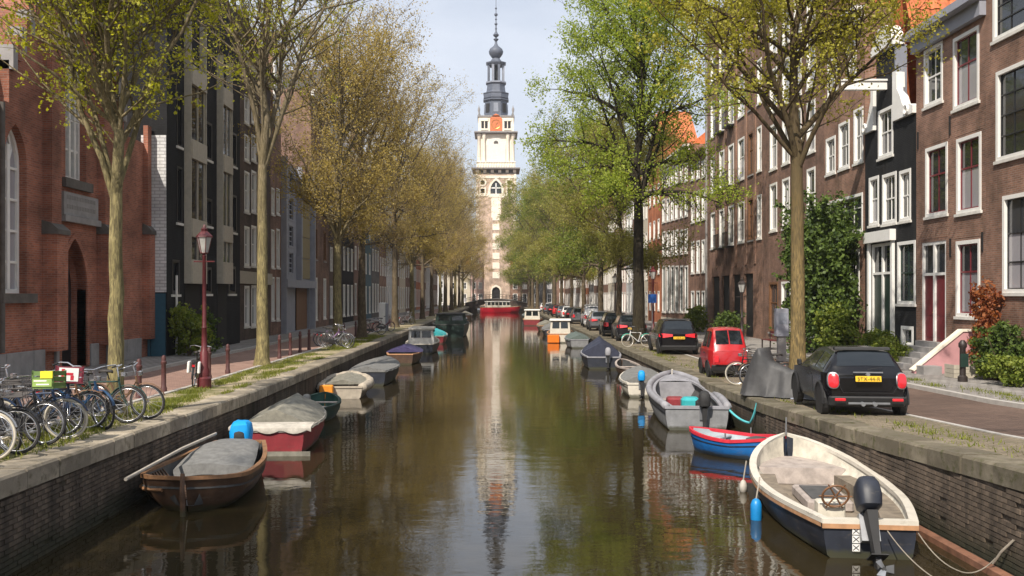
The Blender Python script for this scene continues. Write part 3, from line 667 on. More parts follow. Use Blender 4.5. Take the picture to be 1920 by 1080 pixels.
top = h.zpx(1265, 292); h.build([(0,0),(h.w,0),(h.w,top),(0,top)], rows(h, L_), 'brown', plinth=('cream', .6)); h.cornice(top, .5, .5); h.roof_side(top, 3.5)
h.chimney(1.0, 4.5, top+2.5)
# orange party-wall house
h = House('canal_house', 'red orange brick house with white banded side wall rising above its neighbour', 'house', 'R', XF, 93.05, 101, ZS)
ws = [(u, z, 1.0, 1.9, 'w') for u in (1.4, 4.0, 6.6) for z in (1.2, 4.8, 8.3, 11.8, 15.4)]
h.build([(0,0),(8,0),(8,17.5),(4,21),(0,17.5)], [q for q in ws if q[1] < 13], 'orange', depth=3.6); h.roof_gable(17.5, 3.6, depth=3.6)
MB().box(8.0, 8.12, 0, 1.2, 14, 15.2).box(-.1, -.004, -.02, 9, 16.2, 16.9).box(-.1,-.004,-.02,9,13.0,13.5).obj('stone_band', M['white'], h.root)
# generic facades further along, each with its own proportions
def generic(d, label, xf, a, b, zg, mat, nfl, ncol, top, gable, sty='far', ground='wd', roofmat='rooftile', name='canal_house', cor='white'):
    h = House(name, label, 'house', d, xf, a, b, zg); w_ = h.w; ws = []
    fh = (top - .9) / nfl
    for f in range(nfl):
        for c in range(ncol):
            u = w_*(c+.5)/ncol; ww = min(1.15, w_/ncol*.62)
            ws.append((u, .5 + f*fh + (.1 if f == 0 else .45), ww, fh*.76 if f == 0 else fh*.58, ground if f == 0 else sty))
    if gable == 'bell':
        ol = [(0,0),(w_,0),(w_,top),(w_*.82,top+.5),(w_*.72,top+1.8),(w_*.62,top+2.6),(w_*.5,top+3.0),(w_*.38,top+2.6),(w_*.28,top+1.8),(w_*.18,top+.5),(0,top)]
    elif gable == 'step':
        ol = [(0,0),(w_,0),(w_,top)]; n = 4
        for k in range(n): ol += [(w_-(k+.5)*w_/2/n, top+k*.8), (w_-(k+.5)*w_/2/n, top+(k+1)*.8)]
        for k in reversed(range(n)): ol += [((k+.5)*w_/2/n, top+(k+1)*.8), ((k+.5)*w_/2/n, top+k*.8)]
        ol += [(0, top)]
    elif gable == 'spout': ol = [(0,0),(w_,0),(w_,top),(w_*.6,top+2.6),(w_*.6,top+3.2),(w_*.4,top+3.2),(w_*.4,top+2.6),(0,top)]
    else: ol = [(0,0),(w_,0),(w_,top),(0,top)]
    h.build(ol, ws, mat, depth=.5 if gable else 9.0)
    if gable:
        MB().box(.005, w_-.005, .5, 9, 0, top-.1).obj('house_body', M['brown2'], h.root); h.roof_gable(top-.15, 3.4, roofmat, 9, .5)
        window(h.root, w_/2, top+.25, .8, 1.1, sty, -.1)
        MB().box(w_/2-.09, w_/2+.09, -1.0, 0, top+2.0, top+2.2).obj('hoist_beam', M['white'], h.root)
    else:
        h.cornice(top+.03, .5, .45, cor); h.roof_side(top+.03, 3.0, roofmat); h.chimney(w_*.2, 4.4, top+2.2)
    return h
GR = [(101.1,107,'cream',4,3,14,'bell','cream bell gabled house beside the orange banded house on the right bank'),
 (107.1,112.5,'brown2',4,3,15,None,'dark brown house with white cornice second past the orange banded house'),
 (112.6,118,'whitebrick',4,2,13.5,'spout','white painted house with spout gable behind the large green elm'),
 (118.1,124.5,'pinkish',4,3,14,None,'pink rendered house with white windows beyond the spout gabled white house'),
 (124.6,130,'brown3',4,3,15,'step','warm brown step gabled house just past the pink house'),
 (130.1,137,'cream',4,3,14.5,None,'cream house with flat white cornice between two brown houses on the right bank'),
 (137.1,143,'brown',4,3,14,'bell','brown bell gabled house halfway along the far right bank'),
 (143.1,150,'whitebrick',4,3,15,None,'white flat fronted house far along the right bank'),
 (150.1,157,'brown2',4,3,14,'step','dark step gabled house far along the right bank'),
 (157.1,165,'greybrick',4,3,15,None,'grey brick house far along the right bank'),
 (165.1,173,'orange',4,3,13,'spout','orange brick house far along the right bank'),
 (173.1,182,'cream',4,3,15,None,'cream wide house near the far end of the right bank'),
 (182.1,192,'brown',4,4,14,None,'brown wide house near the far end of the right bank'),
 (192.1,202,'whitebrick',4,4,14,'bell','white bell gabled house near the far end of the right bank'),
 (202.1,212,'brown3',4,4,14.5,None,'warm brown house second from the far corner of the right bank'),
 (212.1,223,'brown2',4,4,14,None,'dark brown corner house at the far end of the right bank')]
for i, (a, b_, mt, nf, nc, tp, gb, lb) in enumerate(GR): generic('R', lb, XF, a, b_, ZS, mt, nf, nc, tp, gb, 'far' if i % 3 else 'farl', 'w' if i % 2 else 'wd')

# ---- left bank
ZLs = 1.23; XLF = -13.7
yl = lambda x, xf=XLF: FPX * xf / (x - VX)
h = House('church', 'red brick church with pointed windows and arched doorway behind the parked bicycles', 'church', 'L', XLF, 22.0, yl(277), ZLs)
cu = yl(139) - 22.0                                    # axis of the gable
def yz(x, y): Y = yl(x); return CH + (VY - y)*Y/FPX - ZLs
we = h.px(118,166,200,338); tw_u, tw_w = we[0], 1.55; tw_z = yz(141, 338)
wu, wz, ww, wh = h.px(8, 50, 232, 550); du, dz, dw, dh = h.px(107, 166, 450, 650)
dw = 1.9
w1h = arch_hole(wu, wz, ww, wh); w2h = arch_hole(tw_u, tw_z, tw_w, 9.2); dhole = arch_hole(du, .05, dw, yz(137, 450))
eave = yz(17, 112); e0 = yl(17) - 22.0; rs = (yz(72, 5) - eave) / ((yl(72) - 22.0) - e0); ridge = eave + rs*(cu - e0)
e1 = 2*cu - e0
ol = [(0,0),(h.w,0),(h.w,eave-.7),(e1,eave-.7),(e1,eave),(cu,ridge),(e0,eave),(e0,eave-1.2),(0,eave-1.2)]
b = MB(); b.poly(ol, [w1h, w2h, dhole], 0.0, .55); n = len(ol)
b.add([(u,0,z) for u,z in ol] + [(u,9,z) for u,z in ol], [(i,(i+1)%n,n+(i+1)%n,n+i) for i in range(n)])
b.obj('wall', M['red'], h.root, fix=False)
def gothic(hole, u, z, w_, ht, n, bars, gm, mat='white'):
    g = MB()
    for lp in (hole,):
        k = len(lp); cx = u; cz = z + ht*.45
        inn = [(cx+(a-cx)*(1-.16), z+.12+(q-z)*(1-.12/ht*2)) for a, q in lp]
        vs = [(a,.22,q) for a,q in lp] + [(a,.22,q) for a,q in inn] + [(a,.34,q) for a,q in lp] + [(a,.34,q) for a,q in inn]
        g.add(vs, [(i,(i+1)%k,k+(i+1)%k,k+i) for i in range(k)] + [(k+i,k+(i+1)%k,3*k+(i+1)%k,3*k+i) for i in range(k)])
    for i in range(1, n): x = u - w_/2 + w_*i/n; g.box(x-.075, x+.075, .2, .34, z+.1, z+ht - w_*.45*(1 + abs(2*i/n-1)))
    for q in bars: g.box(u-w_*.44, u+w_*.44, .24, .30, z+q-.035, z+q+.035)
    if n == 2:
        for sg in (-1, 1): g.tube([(u, .27, z+ht-w_*1.05), (u+sg*w_*.2, .27, z+ht-w_*.55), (u+sg*w_*.03, .27, z+ht-w_*.1)], .04, 5)
    f = g.obj('window', M[mat], h.root, fix=True)
    p = MB(); p.poly(hole, (), .3); p.obj('pane', M[gm], f, fix=False); return f
gothic(w1h, wu, wz, ww, wh, 2, [.9,1.8,2.7,3.6], 'glass_light')
gothic(w2h, tw_u, tw_z, tw_w, 9.2, 4, [1,2,3,4,5,6,7], 'glass', 'whitedirty')
p = MB(); p.poly(dhole, (), .5); d = p.obj('door', M['blackpaint'], h.root, fix=False)
MB().tube([(du-.3,.42,1.1),(du-.3,.42,1.25)], .03, 6).obj('handle', M['gold'], d)
fr = MB(); k = len(dhole); outer = [(du+(a-du)*1.18, q if q < .2 else .05+(q-.05)*1.04) for a, q in dhole]
fr.add([(a,-.06,q) for a,q in dhole] + [(a,-.06,q) for a,q in outer] + [(a,.3,q) for a,q in dhole] + [(a,.0,q) for a,q in outer],
       [(i,i+1,k+i+1,k+i) for i in range(1,k-1)] + [(k-1,0,k,2*k-1)] + [(i,i+1,2*k+i+1,2*k+i) for i in range(1,k-1)] + [(k+i,k+i+1,3*k+i+1,3*k+i) for i in range(1,k-1)] + [(k-1,0,2*k,3*k-1)] )
fr.obj('door_arch', M['red'], h.root)
MB().box(wu-ww/2-.35, wu+ww/2+.35, -.16, -.002, wz-.28, wz-.01).obj('sill', M['stone_dark'], h.root)
MB().box(tw_u-tw_w/2-.25, tw_u+tw_w/2+.25, -.14, -.002, tw_z-.3, tw_z-.01).obj('sill', M['stone_dark'], h.root)
q = h.px(113, 178, 372, 420); tb = MB(); tb.box(q[0]-1.3, q[0]+1.3, -.12, -.002, q[1]+.22, q[1]+q[3]+.1); tb.box(q[0]-1.36, q[0]+1.36, -.2, -.002, q[1], q[1]+.2)
t_ = tb.obj('stone_tablet', M['stone_grey'], h.root)
for j in range(2):      # two worn lines of lettering, too small in the photograph to read
    ln = MB()
    for i in range(18): ln.box(q[0]-1.1+i*.122, q[0]-1.1+i*.122+.07, -.126, -.119, q[1]+.42+j*.3, q[1]+.55+j*.3)
    tag(ln.obj('worn_lettering', M['stone_worn'], t_), kind='stuff')
for x, wdt, zt, pj in ((90,.75,11.0,.45),(190,.75,11.0,.45),(272,.5,9.0,.3)):     # buttresses with stone weathering
    u = yl(x) - 22.0; b = MB()
    zt1 = yz(x, 440); b.box(u-wdt/2, u+wdt/2, -pj, -.002, .7, zt1); b.box(u-wdt/2+.06, u+wdt/2-.06, -pj*.6, -.002, zt1+.3, zt); bt = b.obj('buttress', M['red'], h.root)
    w2 = MB(); w2.prism([(-pj-.06, zt1), (-.003, zt1), (-.003, zt1+.42), (-pj*.6-.004, zt1+.34), (-pj-.06, zt1+.14)], u-wdt/2-.05, u+wdt/2+.05, lambda a, z, dd: (dd, a, z)); w2.obj('weathering', M['stone_dark'], bt)
for u0, u1 in ((0, yl(90)-22-.38), (yl(90)-22+.38, du-dw*.62), (du+dw*.62, yl(190)-22-.38), (yl(190)-22+.38, h.w-.9)):   # stone plinth, block by block
    x = u0
    while x < u1-.1:
        x2 = min(u1, x + rng.uniform(.7,1.0)); MB().cbox(x+.006, x2-.006, -.09-rng.uniform(0,.02), -.002, 0, .76, .015).obj('plinth_block', M['stone_grey'], h.root); x = x2
cp = MB(); nst = 16                                     # stepped verge coping of the gable
for sg in (-1, 1):
    for i in range(nst):
        u0 = e0 + (cu-e0)*i/nst; u1 = e0 + (cu-e0)*(i+1)/nst; za = eave + rs*(u0-e0); zb_ = eave + rs*(u1-e0)
        if sg > 0: u0, u1 = 2*cu-u1, 2*cu-u0
        MB().box(u0, u1, -.12, .32, za-.25, zb_+.12).obj('coping_step', M['red'] if i % 2 else M['stone_grey'], h.root)
rb = MB(); t = .1; rb.prism([(e0-.4,eave-.1-rs*.4),(cu,ridge-.25),(e1+.4,eave-.1-rs*.4),(e1+.4,eave-.3-rs*.4),(cu,ridge-.45),(e0-.4,eave-.3-rs*.4)], .33, 14); rf = rb.obj('roof', M['slate'], h.root)
tl = MB(); up = Vector((1, 0, rs)).normalized(); nn = Vector((-rs, 0, 1)).normalized(); sl = (cu-e0+.4)*math.hypot(1, rs)
tme = MB().add([(0,-.2,0),(0,.2,0),(up.x*.36,.2,up.z*.36),(up.x*.36,-.2,up.z*.36)] + [(nn.x*.03+0,-.2,nn.z*.03),(nn.x*.03,.2,nn.z*.03),(up.x*.36+nn.x*.01,.2,up.z*.36+nn.z*.01),(up.x*.36+nn.x*.01,-.2,up.z*.36+nn.z*.01)], [(0,1,2,3),(4,7,6,5),(0,4,5,1),(1,5,6,2),(3,2,6,7),(0,3,7,4)]).mesh('roof_tile', M['slate'])
cnt = 0; rest = MB()
for j in range(30):
    for i in range(int(sl/.32)):
        p = Vector((e0-.4, .55 + j*.42 + (i % 2)*.2, eave-.1-rs*.4)) + up*(i*.32) + nn*(.02+rng.uniform(0,.015))
        if cnt < 290 and j < 14: link('roof_tile', tme, rf, p); cnt += 1
        else: rest.add([p + Vector(v.co) for v in tme.vertices], [tuple(f.vertices) for f in tme.polygons])
tag(rest.obj('tile_courses', M['slate'], rf, fix=False), kind='stuff')
MB().tube([(e0-.55,-.1,.8),(e0-.55,-.1,eave-1.3)], .07, 8).obj('downpipe', M['stone_dark'], h.root)

# black modern house with a white brick flank and a blue door
XB = -12.95
h = House('canal_house', 'black brick house with staggered narrow windows and cream bays, next to the church', 'house', 'L', XB, yl(277)+.02, yl(450, XB), ZLs)
ws = rows(h, [(322,336,487,552,'d1'),(331,341,312,418,'d1'),(385,397,372,424,'d1'),(434,443,366,436,'d1'),(428,441,500,551,'d1'),(384,396,500,551,'d1'),(331,341,180,275,'d1'),(385,397,230,300,'d1'),(434,443,250,312,'d1')])
bays = [h.px(346,374,232,532), h.px(407,424,290,532)]
top = 16.5
h.build([(0,0),(h.w,0),(h.w,top),(0,top)], ws, 'black')
MB().box(-.06, -.004, .02, 1.0, yz(295, 548), yz(295, 262)).obj('side_wall', M['whitebrick'], h.root)
MB().box(-.05, -.003, .05, .62, 0, yz(295, 548)-.05).box(-.08, -.003, .64, .74, 0, yz(295,548)-.02).obj('side_door', M['teal'], h.root)
for u, z, w_, hh in bays:
    w_ = max(.9, w_); z1 = z + hh + 4.5; n = 7
    fr = MB(); fr.box(u-w_/2-.06, u-w_/2, -.3, -.002, z, z1); fr.box(u+w_/2, u+w_/2+.06, -.3, -.002, z, z1); bay = fr.obj('bay', M['cream_panel'], h.root)
    zz = z; seg = [('p',1.0),('g',.95),('p',.75),('g',2.5),('p',.8),('g',2.3),('p',.8),('g',2.6),('p',.7)]
    for kk, hs in seg:
        if zz + hs > z1: break
        if kk == 'p': MB().box(u-w_/2+.004, u+w_/2-.004, -.34, -.003, zz, zz+hs).obj('panel', M['cream_panel'], bay)
        else:
            MB().box(u-w_/2+.004, u+w_/2-.004, -.2, -.003, zz, zz+hs).obj('pane', M['glass'], bay)
            MB().box(u-.05, u+.05, -.25, -.2, zz, zz+hs).box(u+w_/2-.14, u+w_/2-.08, -.25, -.2, zz, zz+hs).obj('mullion', M['cream_panel'], bay)
        zz += hs + .004
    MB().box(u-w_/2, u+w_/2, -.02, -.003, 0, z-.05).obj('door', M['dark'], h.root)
MB().tube([(.9,-.08,0),(.9,-.08,3.2)], .05, 8).obj('downpipe', M['whitedirty'], h.root)
h.roof_side(top, 2.6, 'slate')
XH = -13.5; yh = lambda x: yl(x, XH)
h = House('canal_house', 'dark brown house with tall white windows and white framed shopfront, behind the second trunk', 'house', 'L', XH, yl(450, XB)+.02, yh(507), ZLs)
ws = []
for x0, x1 in ((458,467),(471,480),(489,498)): ws += rows(h, [(x0,x1,254,302,'w1c'),(x0,x1,321,398,'w1c'),(x0,x1,424,499,'w1c'),(x0,x1,535,612,'w'),(x0,x1,180,232,'w1c')])
h.build([(0,0),(h.w,0),(h.w,15.2),(0,15.2)], ws, 'darkbrown')
q = h.px(452, 506, 511, 533); MB().box(.1, h.w-.1, -.15, -.002, q[1], q[1]+q[3]).obj('shop_fascia', M['cream_panel'], h.root)
h.cornice(15.3, .6, .5); h.roof_gable(15.3, 3.0, 'slate')
h = House('gabled_house', 'narrow brown house with white gable, tight against the pale grey modern front', 'house', 'L', XH, yh(507)+.02, yh(527), ZLs)
ws = []
for x0, x1 in ((508.5,514),(518,524)): ws += rows(h, [(x0,x1,353,402,'w'),(x0,x1,430,502,'w'),(x0,x1,520,600,'w')])
h.build([(0,0),(h.w,0),(h.w,12.5),(h.w*.8,14),(h.w*.72,17.5),(h.w*.5,18.6),(h.w*.28,17.5),(h.w*.2,14),(0,12.5)], ws, 'brown', depth=.5)
MB().box(.01, h.w-.01, .5, 10, 0, 12.3).obj('house_body', M['brown2'], h.root); h.roof_gable(12.3, 4, 'slate', 10, .5)
MB().box(h.w*.22, h.w*.78, -.1, -.002, 12.6, 17.4).obj('gable_panel', M['white'], h.root); window(h.root, h.w/2, 13.2, 1.0, 2.0, 'w', -.14)
h = House('modern_house', 'pale lavender grey modern house front with thin vertical frame and brown garage door', 'house', 'L', XH, yh(527)+.02, yh(583), ZLs)
ws = []
gz = h.px(530,580,528,545); top = h.px(530,580,318,530); ztop = top[1]+top[3]; zb_ = top[1]
for k in range(4): ws.append((h.w*.30, zb_+.5+k*(ztop-zb_-.6)/4, 1.5, (ztop-zb_)/4-.35, 'g'))
bay = rect_hole(h.w*.5, .02, h.w*.86, zb_-.35)
h.build([(0,0),(h.w,0),(h.w,ztop),(0,ztop)], ws, 'cream', extra_holes=[bay]); h.wall.data.materials[0] = M['greypaint']
for u in (.14, h.w*.5, h.w-.14): MB().box(u-.16, u+.16, -.35, -.002, zb_-.3 if 1 < u < h.w-1 else 0, ztop+.2).obj('frame_post', M['greypaint'], h.root)
MB().box(0, h.w, -.42, -.353, zb_-.35, zb_+.15).obj('frame_beam', M['greypaint'], h.root)
for k in range(5): MB().box(h.w*.56, h.w*.93, -.06, -.003, zb_+.3+k*(ztop-zb_-.4)/5, zb_+.25+(k+1)*(ztop-zb_-.4)/5).obj('panel', M['ochre'], h.root)
MB().box(h.w*.07, h.w*.5, .14, .2, 0, zb_-.34).obj('gate', M['greypaint'], h.root); MB().box(h.w*.55, h.w*.92, .14, .2, 0, zb_-.34).obj('garage_door', M['brownwood'], h.root)
GL = [(yh(583)+.02,77.5,'brown2',4,2,17.5,None,'dark brown house with beige ledge just past the grey modern front','br','w'),
 (77.6,84,'darkbrown',5,3,18,'bell','brown bell gabled house behind the third trunk on the left bank','far','w'),
 (84.1,91,'black',4,3,15.6,None,'black painted house with white cornice behind the fourth trunk on the left bank','far','w'),
 (91.1,98,'brown2',4,3,16.6,'step','dark step gabled house beside the teal fronted house','far','wd'),
 (98.1,104,'teal',4,2,15.6,None,'teal fronted narrow house on the left bank','far','w'),
 (104.1,111,'greybrick',4,3,17.6,None,'grey brick house just past the teal fronted house','farl','w'),
 (111.1,118,'brown3',4,3,16.1,'spout','warm brown spout gabled house past the grey brick house, left bank','far','wd'),
 (118.1,126,'whitebrick',4,3,16.6,None,'white painted house halfway along the left bank','far','w'),
 (126.1,134,'brown',4,3,17.1,'bell','brown bell gabled house past the white painted house, left bank','far','w'),
 (134.1,143,'cream',4,3,16.6,None,'cream flat fronted house far along the left bank','far','wd'),
 (143.1,152,'brown2',4,3,17.6,'step','dark step gabled house far along the left bank','farl','w'),
 (152.1,162,'greybrick',4,4,16.6,None,'grey house far along the left bank','far','w'),
 (162.1,173,'orange',4,4,16.1,None,'orange brick house far along the left bank','far','wd'),
 (173.1,185,'brown',4,4,16.6,'spout','brown spout gabled house near the far end of the left bank','far','w'),
 (185.1,198,'whitebrick',4,4,17.1,None,'white wide house near the far end of the left bank','far','w'),
 (198.1,210,'brown3',4,4,16.6,None,'warm brown house second from the far corner of the left bank','far','w'),
 (210.1,222,'brown2',4,4,16.6,None,'dark corner house at the far end of the left bank','farl','w')]
for a, b_, mt, nf, nc, tp, gb, lb, st, gr in GL: generic('L', lb, XH, a, b_, ZLs, mt, nf, nc, tp, gb, st, gr, 'slate')
# ---- row across the end of the canal
GE = [(-46,-37,'brown',None,'brown house at the far left of the row facing down the canal'),(-36.9,-28,'cream','bell','cream bell gabled house in the row facing down the canal'),
 (-27.9,-20,'brown2',None,'dark brown house in the row facing down the canal, left part'),(-19.9,-12.5,'whitebrick','spout','white spout gabled house in the row facing down the canal'),
 (-12.4,-6.4,'cream',None,'cream rendered house facing down the canal, left of the tower'),(-6.3,-3.1,'pinkish','bell','slim pink gabled house facing down the canal beside the tower gate'),
 (3.6,8.4,'brown3',None,'white framed brown house facing down the canal, right of the tower gate'),(8.5,15,'greybrick',None,'grey house with white ground floor facing down the canal'),
 (15.1,23,'brown','step','brown step gabled house in the row facing down the canal, right part'),(23.1,32,'cream',None,'cream house in the row facing down the canal, right part'),(32.1,44,'brown2',None,'dark house at the far right of the row facing down the canal')]
for a, b_, mt, gb, lb in GE: generic('S', lb, 240.0, a, b_, 1.3, mt, 3 if abs(a) < 13 else 4, max(2, int((b_-a)/2.2)), 10.0 if abs(a) < 13 else 14, gb, 'far', 'w')

# ------------------------------------------------------------------ church tower
TY = 258.0; K = TY / FPX
zt = lambda y: CH + (VY - y)*K - 1.0
T = thing('church_tower', 'tall pale stone church tower with red clock and thin spire at the canal end', 'church tower', (0, TY, 1.0))
def sq(b, hw, z0, z1): return b.box(-hw, hw, 5.6-hw, 5.6+hw, z0, z1)
hw = 5.35; b = MB(); z1 = zt(326)
ahole = arch_hole(0, zt(364), 3.0, zt(338)-zt(364)); ahole = [(u, z) for u, z in ahole]
circ = lambda u, z, r: [(u+r*math.cos(2*math.pi*k/12), z+r*math.sin(2*math.pi*k/12)) for k in range(12)]
ch = [circ(sg*3.6, zt(342), .62) for sg in (-1, 1)]; sqh = [rect_hole(sg*3.6, zt(362), 1.1, 1.2) for sg in (-1, 1)]
gate = [(-1.1,0.02),(1.1,0.02),(1.1,4),(.8,4.7),(0,5.1),(-.8,4.7),(-1.1,4)]
y0 = 5.6-hw
b.poly([(-hw,0),(hw,0),(hw,z1),(-hw,z1)], [ahole, *ch, *sqh, gate], y0, .5)
b.add([(-hw,y0,0),(hw,y0,0),(hw,y0+2*hw,0),(-hw,y0+2*hw,0),(-hw,y0,z1),(hw,y0,z1),(hw,y0+2*hw,z1),(-hw,y0+2*hw,z1)], [(1,2,6,5),(2,3,7,6),(3,0,4,7),(4,5,6,7)])
b.obj('brick_shaft', M['tower_brick'], T, fix=False)
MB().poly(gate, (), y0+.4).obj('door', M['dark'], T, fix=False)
def ring_trim(hole, k, name, d=.12):
    n = len(hole); cx = sum(p[0] for p in hole)/n; cz = sum(p[1] for p in hole)/n; o = [(cx+(a-cx)*k, cz+(q-cz)*k) for a, q in hole]
    b = MB(); b.add([(a,y0-d,q) for a,q in hole] + [(a,y0-d,q) for a,q in o] + [(a,y0+.2,q) for a,q in hole] + [(a,y0-.002,q) for a,q in o],
        [(i,(i+1)%n,n+(i+1)%n,n+i) for i in range(n)] + [(i,(i+1)%n,2*n+(i+1)%n,2*n+i) for i in range(n)] + [(n+i,n+(i+1)%n,3*n+(i+1)%n,3*n+i) for i in range(n)]); return b.obj(name, M['stone'], T)
ring_trim(ahole, 1.42, 'arch_trim'); [ring_trim(c, 1.75, 'round_trim') for c in ch]; [ring_trim(c, 1.6, 'square_trim') for c in sqh]; ring_trim(gate, 1.3, 'gate_trim')
f = MB().box(-.14,.14,y0+.2,y0+.4,zt(364),zt(343)).box(-1.5,1.5,y0+.2,y0+.4,zt(352)-.15,zt(352)+.15).obj('window', M['white'], T); MB().poly(ahole, (), y0+.45).obj('pane', M['glass'], f, fix=False)
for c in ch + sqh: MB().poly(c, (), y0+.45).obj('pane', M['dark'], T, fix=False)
for sg in (-1, 1):           # corner quoins and stone courses
    for k in range(26):
        z = .3 + k*1.32
        if z < zt(366): MB().box(sg*hw-(.75 if sg > 0 else 0)+.06*sg, sg*hw+(.75 if sg < 0 else 0)+.06*sg, y0-.08, y0+.8, z, z+.75).obj('quoin', M['stone'], T)
    MB().box(sg*hw-(.5 if sg > 0 else -.004)+.08*sg, sg*hw+(.5 if sg < 0 else -.004)+.08*sg, y0-.1, y0+.8, zt(368), z1).obj('corner_strip', M['stone'], T)
for y in (334, 368): MB().box(-hw-.1, hw+.1, y0-.14, y0-.003, zt(y), zt(y)+.7).obj('stone_course', M['stone'], T)
MB().box(-1.25,1.25,y0-.13,y0-.003,zt(408),zt(371)).obj('stone_panel', M['stone'], T)
for k in range(7): MB().box(-.95,.95,y0-.11,y0-.003,zt(552)+5.5+k*2.6-1.2,zt(552)+5.5+k*2.6+.5).obj('stone_block', M['stone'], T)
# arcade, cornices, white stone stage
b = MB(); sq(b, hw+.1, zt(326), zt(323.5)); sq(b, hw-.6, zt(323.5), zt(318)); b.obj('arcade_core', M['stone_dark'], T)  # dark core behind the piers, painted in for shade in the arcade openings
for k in range(6): x = -hw+.35 + k*(2*hw-.7)/5; MB().box(x-.4, x+.4, y0-.1, y0+.9, zt(323.4), zt(318)).obj('arcade_pier', M['stone'], T)
b = MB(); sq(b, hw+.3, zt(318), zt(316.6)); sq(b, 6.5, zt(316.6), zt(314.4)); b.obj('lower_cornice', M['stone_grey'], T)
b = MB(); sq(b, hw-.15, zt(314.4), zt(304)); b.obj('stage_base', M['stone'], T)
b = MB(); sq(b, 4.5, zt(304), zt(250)); b.obj('stone_stage', M['stone'], T)
ys_ = 5.6-4.5
ap = MB(); ol = arch_hole(0, zt(302), 5.2, zt(258)-zt(302)); ol = [(-2.6,zt(302)),(2.6,zt(302))] + [(2.6*math.cos(R(180*k/12)), zt(275)+2.6*math.sin(R(180*k/12))) for k in range(13)]
ap.prism(ol, ys_-.18, ys_-.004); ap.obj('blind_arch', M['whitedirty'], T)
MB().prism([(-.6,zt(268)),(.6,zt(268)),(.5,zt(264)),(0,zt(262.5)),(-.5,zt(264))], ys_-.26, ys_-.186).obj('louvre', M['stone_dark'], T)
for sx in (-1, 1):
    for yy in (5.6-4.5, 5.6+4.5):
        MB().lathe([(.62,zt(304)),(.62,zt(302)),(.5,zt(301)),(.42,zt(258)),(.62,zt(256)),(.66,zt(250))], 12, (sx*4.55, yy)).obj('corner_column', M['stone'], T, smooth=True)
    for x in (3.2,): MB().lathe([(.5,zt(304)),(.42,zt(301)),(.36,zt(260)),(.55,zt(256)),(.58,zt(250))], 10, (sx*x, ys_-.32)).obj('column', M['stone'], T, smooth=True)
b = MB()
for k in range(15): b.lathe([(.12,zt(313)),(.2,zt(310)),(.1,zt(306)),(.16,zt(304.2))], 6, (-4.9+k*.7, 5.6-hw+.1))
b.box(-hw, hw, y0-.05, y0+.3, zt(304.2), zt(302.8)); b.obj('balustrade', M['stone'], T)
b = MB(); sq(b, 5.1, zt(250), zt(248.4)); sq(b, 5.85, zt(248.4), zt(246)); b.obj('upper_cornice', M['stone_grey'], T)
b = MB(); sq(b, 4.75, zt(246), zt(218)); b.obj('clock_stage', M['stone'], T); yc = 5.6-4.75
MB().box(-1.62,1.62,yc-.22,yc-.004,zt(244.5),zt(221)).prism([(-1.5,zt(221)),(1.5,zt(221)),(.8,zt(215)),(0,zt(212)),(-.8,zt(215))], yc-.25, yc-.004).obj('clock_dial', M['clock'], T)
cf = MB(); cf.torus((0,yc-.26,zt(232)), 1.2, .07, 'y', 24, 5)
for k in range(12):
    a = R(30*k); cf.tube([(1.0*math.sin(a),yc-.25,zt(232)+1.0*math.cos(a)),(1.16*math.sin(a),yc-.25,zt(232)+1.16*math.cos(a))], .05, 4)
cf.obj('clock_ring', M['gold'], T); MB().tube([(0,yc-.28,zt(232)),(.55,yc-.28,zt(232)+.5)], .06, 4).tube([(0,yc-.28,zt(232)),(-.2,yc-.28,zt(232)-.95)], .05, 4).obj('clock_hands', M['gold'], T)
for sx in (-1, 1):
    MB().box(sx*3.1-.85, sx*3.1+.85, yc-.02, yc-.003, zt(240), zt(226)).obj('painted_opening', M['dark'], T)  # flat dark plate, inner shade of an opening painted on the stone face
    MB().box(sx*3.1-.12, sx*3.1+.12, yc-.14, yc-.022, zt(240), zt(226)).box(sx*3.1-1.0, sx*3.1+1.0, yc-.2, yc-.004, zt(226), zt(222)).box(sx*3.1-1.0, sx*3.1+1.0, yc-.2, yc-.004, zt(243), zt(240)).obj('opening_frame', M['stone'], T)
    for yy in (5.6-4.4, 5.6+4.4): MB().lathe([(.3,zt(214)),(.16,zt(211)),(.3,zt(206)),(.34,zt(203)),(.12,zt(199)),(.05,zt(196))], 8, (sx*4.6, yy)).obj('pinnacle', M['stone_grey'], T, smooth=True)
b = MB(); sq(b, 5.0, zt(218), zt(215.5)); b.obj('parapet', M['stone_grey'], T)
o8 = math.pi/8; C = (0, 5.6)
MB().lathe([(3.5,zt(215.5)),(3.4,zt(206)),(3.25,zt(184)),(3.4,zt(183))], 8, C, o8).obj('octagon_stage', M['lead'], T)
for k in range(8):
    a = 2*math.pi*k/8; d = Vector((math.sin(a), -math.cos(a), 0)); p = Vector((0,5.6,0)) + d*3.12; s_ = Vector((math.cos(a), math.sin(a), 0))
    b = MB(); vs = [p+s_*-.65, p+s_*.65]; z0, zz = zt(206), zt(189)
    o = d*.02
    b.add([v+o+Vector((0,0,z)) for z in (z0, zz) for v in vs] + [v+d*.16+Vector((0,0,z)) for z in (z0, zz) for v in vs], [(4,5,7,6),(0,1,5,4),(2,3,7,6),(0,2,6,4),(1,3,7,5)]); b.obj('lead_panel', M['lead_light'] if k % 2 == 0 else M['dark'], T)
MB().lathe([(3.4,zt(183)),(3.75,zt(182.5)),(3.75,zt(180)),(3.3,zt(179)),(3.3,zt(178.5)),(3.65,zt(178)),(3.6,zt(170)),(3.75,zt(169)),(3.75,zt(168)),(2.9,zt(168))], 8, C, o8).obj('gallery', M['lead'], T)
MB().lathe([(2.95,zt(168)),(2.75,zt(163)),(2.55,zt(151)),(2.8,zt(150)),(2.85,zt(146)),(2.2,zt(145.5))], 8, C, o8).obj('upper_octagon', M['lead'], T)
